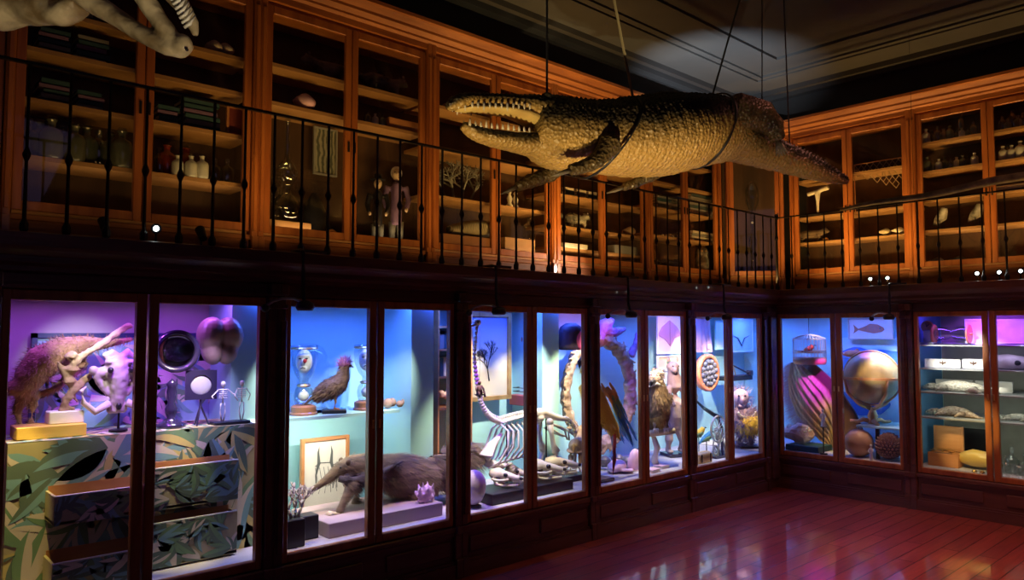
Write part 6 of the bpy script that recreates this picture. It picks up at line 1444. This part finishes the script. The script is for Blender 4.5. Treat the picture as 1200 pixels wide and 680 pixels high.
# two costumed puppets
def costumed(px, z, hgt, label, hair, coat, hat=None):
    t = thing('costumed_puppet', label, 'puppet', gp('L', px, z, .16), PI/2-.5); s = hgt
    C('pface', (.6, .45, .32), .6)
    b = B(); b.tube([(0, 0, .28*s), (0, 0, .45*s), (0, 0, .62*s), (0, 0, .78*s), (0, 0, .82*s)], [(.1*s, .07*s), (.11*s, .07*s), (.1*s, .065*s), (.12*s, .055*s), (.04*s, .035*s)], 14)
    for k in (-1, 1): b.tube([(k*.11*s, 0, .76*s), (k*.15*s, -.02*s, .6*s), (k*.12*s, -.07*s, .48*s)], [.045*s, .038*s, .032*s], 10)
    b.organic('coat', coat, t, .012*s+.002, 2)
    for k in (-1, 1): B().tube([(k*.045*s, 0, .32*s), (k*.05*s, 0, .15*s), (k*.05*s, 0, .03*s)], [.05*s, .036*s, .03*s], 10).obj('leg', 'bkgrey', t, smooth=True); B().ell((k*.05*s, -.03*s, .022*s), (.03*s, .06*s, .022*s), seg=10, rings=6).obj('shoe', 'black', t, smooth=True); B().ell((k*.115*s, -.085*s, .46*s), (.022*s, .025*s, .03*s), seg=8, rings=6).obj('hand', 'pface', t, smooth=True)
    b = B(); b.ell((0, 0, .91*s), (.06*s, .065*s, .08*s)); b.ell((0, -.065*s, .905*s), (.012*s, .02*s, .018*s)); h = b.organic('head', 'pface', t, .008*s+.001, 2)
    for k in (-1, 1): B().ell((k*.024*s, -.058*s, .925*s), (.009*s,)*3, seg=8, rings=5).obj('eye', 'black', h)
    hr = B().ell((0, .02*s, .93*s), (.072*s, .065*s, .085*s), seg=12, rings=8).obj('hair', hair, t, smooth=True)
    if hat: B().lathe([(0, .96*s), (.11*s, .965*s), (.11*s, .975*s), (.06*s, .98*s), (.055*s, 1.05*s), (0, 1.06*s)], seg=16).obj('hat', hat, t)
costumed(441, FLR, .5, 'smaller puppet with dark coat and flat hat behind the railing', 'black', 'black', 'black'); costumed(463, FLR, .6, 'taller puppet with white hair and dark coat', 'white', 'bkpurp')
for k in range(5):
    bottle(gp('L', 428+k*9, SB[0], .14), .1, 'milk' if k % 2 else 'murky', 'tiny bottle in the row above the two puppets', 'tiny bottles above the puppets')
# bookcase behind the crocodile head
SCs = [Zs(2.56), Zs(2.93), Zs(3.25)]
t = thing('tangled_coral', 'big tangle of silvery coral branches behind the crocodile snout', 'coral', gp('L', 536, SCs[0], .18), PI/2)
C('silvery', (.3, .3, .28), .5, c2=(.1, .1, .1), scale=12)
rnd = random.Random(31); b = B()
def br2(p, dr, L, r, n):
    e = p+dr*L; e.y = max(-.14, min(.14, e.y)); e.x = max(-.26, min(.2, e.x)); e.z = max(.005, min(.34, e.z)); 
    if (e-p).length < .01: return
    b.tube([p, e], [r, r*.75], 5)
    if n:
        for k in range(3): br2(e, (dr+Vector((rnd.uniform(-1, 1), rnd.uniform(-1, 1), rnd.uniform(-.6, .7)))).normalized(), L*.8, r*.72, n-1)
for k in range(4): br2(Vector(((k-1.5)*.08, 0, .005)), Vector(((k-1.5)*.35, 0, 1)).normalized(), .1, .012, 4)
b.obj('branches', 'silvery', t)
t = thing('striped_hide', 'rolled striped animal hide on a low wooden block behind the railing', 'hide', gp('L', 556, FLR+.13, .12), PI/2); C('stripe', (.05, .045, .04), .8, c2=(.5, .42, .28), kind='wave', scale=8, stretch=(3, 1, 1), contrast=.2)
b = B(); b.tube([(-.26, 0, .045), (-.1, 0, .07), (.05, 0, .08), (.2, 0, .05)], [(.05, .03), (.09, .06), (.1, .07), (.05, .03)], 14); b.organic('hide', 'stripe', t, .012, 2, disp=.008, dscale=10)
o = B().box((0, .1, .064), (.52, .24, .126), .004).obj('wooden_block', 'walnutb'); o.location = gp('L', 548, FLR, .03); o.rotation_euler.z = PI/2; tag(o, 'brown wooden block under the striped hide', 'block')
for px, l in ((597, 'upper small white figure right of the snout'), (604, 'lower small white figure right of the snout')):
    t = thing('figurine', l, 'figurine', gp('L', px, SCs[0], .1+.01*(px % 3)), PI/2); B().lathe([(.03, 0), (.03, .01), (.015, .03), (.025, .07), (.01, .1), (.02, .12), (0, .14)], seg=12).obj('figure', 'wbone', t, smooth=True)
bottle(gp('L', 620, FLR+.16, .1), .2, 'glass', 'clear stoppered glass jar on the wooden board', 'lone jar behind the railing', r=.05)
o = B().box((0, .1, .079), (.34, .2, .158), .003).obj('wooden_board', 'shelfw'); o.location = gp('L', 610, FLR, .04); o.rotation_euler.z = PI/2; tag(o, 'pale wooden stand under the clear jar, behind the railing', 'stand')
for k in range(4): rock_like(gp('L', 522+k*15, SCs[2], .16), .035, 'shelfw', ['leftmost', 'second', 'third', 'rightmost'][k]+' of the four wooden lumps on the top shelf over the crocodile snout', 'wooden_lump', 'lump')
# bookcase behind the belly
SD = [Zs(z) for z in (2.27, 2.46, 2.74, 3.05, 3.3)]
lump_animal(gp('L', 676, SD[1], .14), .3, 'pied', 'black and white stuffed animal behind the railing under the crocodile')
o = B().box((0, .06, .02), (.3, .12, .04), .003).obj('flat_box', 'white'); o.location = gp('L', 676, SD[0], .05); o.rotation_euler.z = PI/2; tag(o, 'flat white box on the shelf below the black and white animal', 'box')
for k in range(3): flat_books('L', 664+k*13, 675+k*13, SD[2], 3, ['bkgrey', 'bkteal', 'bkcream'], ['dark small book in the left of three piles over the pied animal', 'dark small book in the middle pile over the pied animal', 'dark small book in the right pile over the pied animal'][k], ['left small pile', 'middle small pile', 'right small pile'][k]+' over the pied animal')
o = B().box((0, .06, .04), (.34, .14, .08), .004).obj('dark_box', 'bkgrey'); o.location = gp('L', 734, SD[0], .08); o.rotation_euler.z = PI/2; tag(o, 'grey box on the lowest shelf below the crocodile belly', 'box')
rock_like(gp('L', 738, SD[1], .14), .05, 'bark', 'brown rough lump on the shelf over the grey box', 'rough_lump', 'specimen')
# bookcase behind hind legs
SE = [Zs(z) for z in (2.5, 2.78, 3.05, 3.3)]
flat_books('L', 810, 838, SE[1], 8, ['bkgrey', 'bkcream', 'bkgrey', 'bkteal'], 'grey book in the tall stack below the crocodile hind leg', 'tall grey book stack')
flat_books('L', 772, 798, SE[1], 6, ['bkgrey', 'bkteal'], 'dark grey book in the stack left of the tall grey one', 'second grey book stack')
flat_books('L', 812, 838, SE[0], 4, ['bkgrey', 'bkcream'], 'grey book in the low stack one shelf below the tall one', 'low grey book stack')
t = thing('stuffed_owl', 'pale mottled stuffed owl low down in the bookcase left of the corner', 'stuffed bird', gp('L', 824, FLR, .14), PI/2-.6)
b = B(); b.tube([(0, 0, .03), (0, 0, .1), (0, 0, .18), (0, 0, .24)], [.04, .075, .07, .05], 12); b.ell((0, -.01, .26), (.06, .055, .05)); o = b.organic('body', 'pied', t, .009, 2); fur(o, 'feathers', 'pied', 400, .03, 1, .005)
for k in (-1, 1): B().ell((k*.022, -.055, .265), (.012, .008, .012), seg=10, rings=6).obj('eye', 'brass', t)
B().tube([(0, -.06, .255), (0, -.075, .24)], [.008, .001]).obj('beak', 'black', t)
lump_animal(gp('L', 785, FLR, .14), .3, 'antd', 'dark stuffed animal at the bottom behind the railing, left of the owl')
for k in range(4): o = B().ell((0, 0, .012), (.012,)*3, seg=10, rings=7).obj('white_bead', 'white', smooth=True); o.location = gp('L', 778+k*12, SE[0], .1); tag(o, 'tiny white ball on the shelf edge above the dark animal', 'ball', 'tiny white balls by the hind leg bookcase')
# corner bookcase: tall glass column
p = md+Vector((math.sin(an), -math.cos(an), 0))*-.15
t = thing('glass_column', 'tall slender glass column instrument standing in the corner bookcase', 'instrument', Vector((p.x, p.y, FLR)), an)
B().lathe([(0, .002), (.07, .002), (.07, .02), (.02, .04), (.03, .3), (.05, .38), (.02, .46), (.025, .7), (.07, .82), (.075, .95), (.03, 1.05), (0, 1.07)], seg=20).obj('body', 'glass', t, smooth=True); B().lathe([(.08, 0), (.08, .002), (0, .002)], seg=20).obj('foot', 'brass', t); B().ell((0, 0, .6), (.014,)*3, seg=10, rings=7).obj('bead', 'facewhite', t)
# right wall: first bookcase
SF = [Zs(z) for z in (2.48, 2.75, 3.15)]
def gR(px, z, dd=.18): return gp('R', px, z, dd)
t = thing('white_tee_bone', 'white T-shaped bone just under the crocodile tail tip', 'bone', gR(962, SF[1], .1), 0)
zt_ = uz('R', 962, 224, DR+.1)[1]-SF[1]
b = B(); b.tube([(-.11, 0, zt_-.02), (0, 0, zt_), (.12, 0, zt_+.03)], [.022, .02, .026], 10); b.tube([(0, 0, zt_), (0, 0, zt_*.5), (0, 0, .02)], [.03, .016, .012], 10); b.organic('bone', 'wbone', t, .008, 1); B().box((0, 0, .011), (.1, .08, .02)).obj('base', 'black', t)
t = thing('woven_net', 'hanging net of diamond mesh cord in the second door right of the corner', 'net', gR(1034, SF[1], .12), 0)
zb_ = uz('R', 1034, 228, DR+.12)[1]-SF[1]; C('cordc', (.42, .3, .18), .8); b = B(); w, h = .46, .34
for k in range(-3, 10):
    for s in (-1, 1):
        pts = []
        for j in range(9):
            z = h*j/8; x = -w/2+k*.06+s*(z*.75)+(0 if s > 0 else .2)
            if -w/2 <= x <= w/2 and z < h*(.35+.65*(x+w/2)/w): pts.append((x, .01*math.sin(x*20+z*9), zb_+h-h*.0-z))
        if len(pts) > 1: b.tube(pts, .0035, 4)
b.obj('net', 'cordc', t); B().tube([(-w/2, 0, zb_+h), (w/2, 0, zb_+h)], .006).obj('rod', 'orange', t); B().tube([(w/2, 0, zb_+h), (w/2, 0, 0)], .005).tube([(-w/2, 0, zb_+h), (-w/2, 0, 0)], .005).obj('post', 'orange', t)
for px, z, m_, l in ((948, FLR, 'stone', 'dark rock at the bottom left of the first right bookcase'), (968, FLR, 'bark', 'brown lump at the bottom of the first right bookcase'), (970, SF[0], 'mac_o', 'small orange lump on the middle shelf right of the corner'), (1040, SF[0], 'bone', 'pale bone-like lump on the middle shelf under the net'), (1056, SF[0], 'wbone', 'small whitish lump right of the pale one under the net'), (1025, FLR, 'wbone', 'curved white lump at the bottom, above the pair of spotlights'), (1012, FLR, 'bone', 'little pale lump left of the curved white one'), (1046, FLR, 'stone', 'dark lump at the bottom right under the net')):
    rock_like(gR(px, z, .12), .04 if m_ != 'mac_o' else .022, m_, l, 'specimen_lump')
lump_animal(gR(955, SF[0], .16), .3, 'antf', 'small brown stuffed animal one shelf under the T-shaped bone', rz=0)
# second: rows of bottles
SG = [Zs(z) for z in (2.49, 2.78, 3.055, 3.33)]
def row(px0, px1, n, z, hs, mats, label, grp):
    for k in range(n):
        px = px0+(px1-px0)*(k+.5)/n; h = hs*rnd.uniform(.75, 1.2); bottle(gR(px, z, .13+.08*(k % 2)), h, mats[k % len(mats)], label, grp)
row(1089, 1153, 9, SG[3], .13, ['milk', 'murky', 'glass'], 'small pale bottle on the top shelf of the bottle bookcase, left door', 'small bottles, top shelf, left door')
row(1089, 1153, 9, SG[2], .13, ['murky', 'glass', 'milk'], 'small glass bottle on the second shelf down, left door', 'small bottles, second shelf, left door')
row(1181, 1212, 5, SG[3], .15, ['glass', 'milk'], 'small glass bottle on the top shelf, right door of the bottle bookcase', 'small bottles, top shelf, right door')
row(1181, 1212, 6, SG[2], .14, ['milk', 'glass'], 'small round bottle on the second shelf down, right door', 'small bottles, second shelf, right door')
bottle(gR(1135, SG[3], .06), .22, 'glass', 'tall slender glass cylinder standing among the small top shelf bottles', 'lone tall cylinder', r=.025)
for px, l, hh in ((1108, 'stuffed white-breasted bird below the mottled pole, left', .2), (1150, 'stuffed white-breasted bird below the mottled pole, right', .18)):
    t = thing('stuffed_bird', l, 'stuffed bird', gR(px, SG[0], .12), -.6)
    b = B(); b.tube([(-.1, 0, .05), (-.05, 0, .09), (0, 0, .12), (.03, 0, .17), (.04, 0, .2)], [(.02, .008), (.04, .03), (.05, .05), (.035, .035), (.026, .026)], 12); o = b.organic('body', 'pied', t, .007, 2); B().tube([(.055, 0, .2), (.09, 0, .19)], [.01, .001]).obj('beak', 'black', t)
    for k in (-1, 1): B().tube([(0, k*.02, .08), (0, k*.02, .003)], .004).obj('leg', 'black', t)
o = B().box((0, .05, .012), (.1, .08, .024), .003).obj('green_box', mat('mint', (.35, .6, .45), .5)); o.location = gR(1141, FLR, .06); tag(o, 'small mint green box at the bottom of the bottle bookcase', 'box')
for px, m_, l in ((1100, 'stone', 'dark pebble-like lump bottom left in the bottle bookcase'), (1125, 'black', 'black peaked lump beside the mint green box')): rock_like(gR(px, FLR, .12), .05, m_, l, 'dark_lump')
t = thing('paper_roll', 'whitish paper roll lying on the third shelf, right door, near the pole', 'roll', gR(1192, SG[1], .14), 0); B().tube([(-.14, 0, .03), (.14, 0, .03)], .028, 14).obj('paper', 'paper', t, smooth=True); B().tube([(-.15, 0, .03), (.15, 0, .03)], .01, 8).obj('core', 'orange', t)
# ---------------------------------------------------------------- light
def area(name, loc, aim, sx, sy, col, e, spread=PI):
    l = bpy.data.lights.new(name, 'AREA'); l.shape = 'RECTANGLE'; l.size = sx; l.size_y = sy; l.color = col; l.energy = e; l.spread = spread
    o = bpy.data.objects.new(name, l); COL.objects.link(o); o.location = loc
    o.rotation_euler = (Vector(aim)-Vector(loc)).to_track_quat('-Z', 'Y').to_euler(); return o
def spotl(name, loc, aim, ang, col, e, blend=.6, r=.03):
    l = bpy.data.lights.new(name, 'SPOT'); l.spot_size = math.radians(ang); l.spot_blend = blend; l.color = col; l.energy = e; l.shadow_soft_size = r
    o = bpy.data.objects.new(name, l); COL.objects.link(o); o.location = loc
    o.rotation_euler = (Vector(aim)-Vector(loc)).to_track_quat('-Z', 'Y').to_euler(); return o
WH = (1, .9, .78)
def strip(f, ua, ub, col, e, d=.5, z=1.77):
    u = (ua+ub)/2; return area('case_strip', wpt(f, u, d, z), wpt(f, u, d+.12, .4), ub-ua-.12, .05, col, e*1.35, math.radians(150))
def sp(f, u, z, ut, dt, zt, ang, col, e, d=.1, blend=.8): spotl('case_spot', wpt(f, u, d, z), wpt(f, ut, dt, zt), ang, col, e*3.3, blend, .015)
BLU = (.05, .13, 1); VIO = (.42, .08, 1)
L5 = PLc
strip('L', L5[0], L5[1], (.4, .1, 1), 5); strip('L', L5[1], L5[2], BLU, 8); strip('L', L5[2], L5[3], BLU, 8); strip('L', L5[3], L5[4], BLU, 8); strip('L', L5[4], L5[5], (.08, .17, 1), 7); strip('L', 6.9, 7.8, (.06, .2, 1), 5)
strip('R', -4.5, -3.8, BLU, 3); strip('R', PRc[0], PRc[1], (.08, .17, 1), 7); strip('R', PRc[1], PRc[2], (.28, .08, 1), 2.6, .3)
Z = 1.72
# case 1: violet wash on top, yellow pools low down, white on the skull
sp('L', .95, Z, .95, .45, 1.25, 50, (1, .85, .8), 4.5); sp('L', .9, Z, 1.0, .8, 1.35, 46, (.85, .9, 1), 7); sp('L', 1.45, Z, 1.5, .45, 1.2, 50, (.6, .45, 1), 9); sp('L', 1.4, Z, 1.38, .3, 1.4, 45, (1, .75, .45), 10); sp('L', .6, Z, .62, .3, .9, 30, (1, .72, .2), 16); sp('L', 1.3, Z, 1.36, .25, .72, 22, (1, .8, .25), 18)
sp('L', 1.5, Z, 1.45, .3, .8, 55, (.45, .45, 1), 8); sp('L', .8, Z, .85, .2, .7, 60, (1, .8, .5), 5); sp('L', 1.1, Z, 1.2, .5, 1.2, 70, VIO, 9)
# case 2
sp('L', 1.95, Z, 2.0, .55, 1.05, 42, WH, 14); area('added_shelf_light', wpt('L', 2.2, .45, ZSH-.03), wpt('L', 2.2, .8, .6), .8, .03, WH, 5); sp('L', 2.75, Z, 2.75, .8, 1.0, 50, WH, 16); sp('L', 2.0, Z, 2.0, .25, .6, 42, (1, .78, .45), 16); sp('L', 2.6, Z, 2.6, .35, .75, 45, (1, .8, .65), 16); sp('L', 2.2, Z, 2.2, .3, .6, 50, VIO, 4); sp('L', 2.85, Z, 2.95, .25, .4, 30, VIO, 10)  # area light added under the shelf to brighten the low back wall
sp('L', 2.2, Z, 2.25, .5, 1.25, 45, WH, 7)
# case 3
sp('L', 3.2, Z, 3.25, .35, .7, 45, (1, .85, .55), 26); sp('L', 3.55, Z, 3.6, .75, 1.1, 42, (1, .85, .55), 22); sp('L', 3.7, Z, 3.75, .3, .55, 50, WH, 20); sp('L', 4.05, Z, 4.1, .7, .95, 50, WH, 22); sp('L', 3.4, Z, 3.4, .3, .9, 45, VIO, 12); sp('L', 4.1, Z, 4.15, .5, .6, 40, (1, .8, .5), 16)
# case 4
sp('L', 4.4, Z, 4.45, .5, 1.0, 45, (1, .8, .45), 22); sp('L', 4.7, Z, 4.75, .8, .9, 55, WH, 26); sp('L', 4.75, Z, 4.8, .2, .7, 40, (1, .8, .5), 14); sp('L', 5.25, Z, 5.36, .25, .95, 42, (1, .85, .6), 24); sp('L', 5.4, Z, 6.0, .55, 1.2, 46, (1, .75, .65), 24); sp('L', 4.95, 1.6, 5.0, .62, 1.62, 60, (.9, .2, .7), 4); sp('L', 4.9, Z, 5.1, .6, 1.0, 44, (1, .85, .65), 10); sp('L', 5.4, Z, 5.35, .5, 1.0, 45, VIO, 8)
# case 5
sp('L', 5.9, Z, 6.5, .6, 1.3, 42, (1, .8, .65), 24); sp('L', 6.0, Z, 6.08, .25, .7, 44, (1, .92, .75), 22); sp('L', 6.4, Z, 6.5, .8, .8, 60, WH, 24); sp('L', 6.6, Z, 6.98, .32, .85, 36, (1, .75, .4), 34); sp('L', 6.7, Z, 7.2, .8, .8, 60, WH, 26); sp('L', 5.8, Z, 6.2, .75, 1.5, 50, (.7, .3, .9), 7)
# case 6
sp('R', -3.3, 1.4, -3.38, .34, .68, 38, (1, .7, .2), 11); sp('R', -3.1, 1.5, -3.4, .35, 1.15, 34, (.5, .04, 1), 26); sp('R', -3.45, Z, -3.5, .4, 1.45, 40, (1, .8, .7), 4); spotl('globe_spot', (-2.3, 5.9, 1.0), wpt('R', -2.95, .42, 1.2), 13, (1, .76, .36), 70, .8, .02); sp('R', -2.8, Z, -2.85, .42, 1.15, 45, (1, .9, .65), 4); sp('R', -2.75, Z, -2.8, .8, .9, 55, (.9, 1, .9), 30); sp('R', -2.8, Z, -2.8, .2, .5, 50, (1, .7, .5), 9); sp('R', -2.95, Z, -2.95, .3, 1.45, 40, (.45, .08, 1), 9)
# case 7
spotl('card_spot', (-2.1, 5.2, 2.0), wpt('R', -2.15, .3, 1.3), 16, (1, .92, .8), 420, .6, .02); spotl('box_spot', (-1.7, 5.3, 1.9), wpt('R', -2.1, .3, .55), 14, (1, .72, .3), 200, .6, .02); sp('R', -1.6, Z, -1.65, .4, 1.1, 50, (.8, .7, .9), 9); sp('R', -2.0, Z, -2.0, .3, 1.6, 80, (.4, .06, 1), 9); sp('R', -1.6, Z, -1.6, .3, .6, 45, (.8, .85, 1), 7)
for z_, c_ in ((Z1, (.6, .5, 1)), (Z2, (.9, .9, .8)), (Z3, (.9, .95, .8)), (Z4, (.9, 1, .8))): area('added_shelf_light', wpt('R', -1.87, .15, z_-.03), wpt('R', -1.87, .6, z_-.3), 1.1, .02, c_, .9)  # unseen lights added under each shelf to lift the grey back
# warm lamps on the gallery floor washing the bookcases
WM = (1, .52, .14)
def up(f, u, e, col=WM, d=.1): area('gallery_uplight', wpt(f, u, d, 2.0), wpt(f, u, DL if f == 'L' else DR, 2.95), .35, .05, col, e*2.1, math.radians(110))
for u, e in ((.7, .2), (1.3, .22), (1.9, .9), (2.55, .7), (3.2, .8), (3.85, 1.2), (4.5, 3.2), (5.1, 1.0), (5.75, .35), (6.5, .9)): up('L', u, e)
area('gallery_uplight', (-3.8, 6.85, 2.05), (md.x, md.y, 2.9), .3, .06, WM, 4.5, math.radians(110))
spotl('gallery_spot', wpt('L', 5.0, .05, 2.13), wpt('L', 4.5, .64, 2.03), 75, (1, .72, .55), 20, .9)
for u, e in ((-3.3, 3.2), (-2.7, 2.6), (-2.0, 1.3), (-1.35, 2.6)): up('R', u, e, WM, -.02)
for u, e in ((1.0, .25), (1.6, .45), (2.2, .7), (2.9, .8), (3.5, 1.8), (4.2, 1.4), (4.8, .8), (5.3, .6)):      # low lamps inside the bookcases
    area('shelf_lamp', wpt('L', u, DL+.04, 2.17), wpt('L', u, DL+.25, 3.2), .3, .02, (1, .62, .28), e*.4, math.radians(120))
for u, e in ((-3.3, .5), (-2.2, .9), (-1.6, .9)): area('shelf_lamp', wpt('R', u, DR+.04, 2.17), wpt('R', u, DR+.25, 3.2), .3, .02, (1, .62, .28), e*.6, math.radians(120))
# spotlights on the crocodile, the skull and the ceiling
hd_, bd_, tl_ = W(585, 150, 4.25), W(745, 165, 4.75), W(900, 180, 5.3)
spotl('crocodile_spot', (-1.9, 1.1, .1), hd_, 20, (1, .72, .3), 330, .8, .04)
spotl('crocodile_spot', (-1.6, 2.2, .1), bd_, 25, (1, .72, .32), 420, .8, .04)
spotl('crocodile_spot', (-1.0, 3.3, .1), tl_, 24, (1, .78, .42), 75, .9, .04)
spotl('skull_spot', (-.3, .9, .3), (-2.3, .1, 3.1), 44, (1, .82, .5), 220, .7, .05)
spotl('ceiling_spot', (-3.3, 4.9, 2.4), (-4.0, 6.4, 4.17), 50, (.85, .92, 1), 330, .9, .02)
area('floor_wash', (-1.2, 5.0, 4.0), (-1.4, 5.3, 0), 2, 2, (1, .36, .26), 26, math.radians(75))
area('room_fill', (1.5, 1, 4.1), (-3, 4, 1), 3, 3, (.62, .42, .9), 6)
w = bpy.data.worlds.new('dark'); S.world = w; w.use_nodes = True
w.node_tree.nodes['Background'].inputs[0].default_value = (.02, .022, .03, 1); w.node_tree.nodes['Background'].inputs[1].default_value = .3
S.view_settings.view_transform = 'Standard'; S.view_settings.look = 'None'; S.view_settings.gamma = 1; S.view_settings.use_curve_mapping = False
S.view_settings.exposure = .18
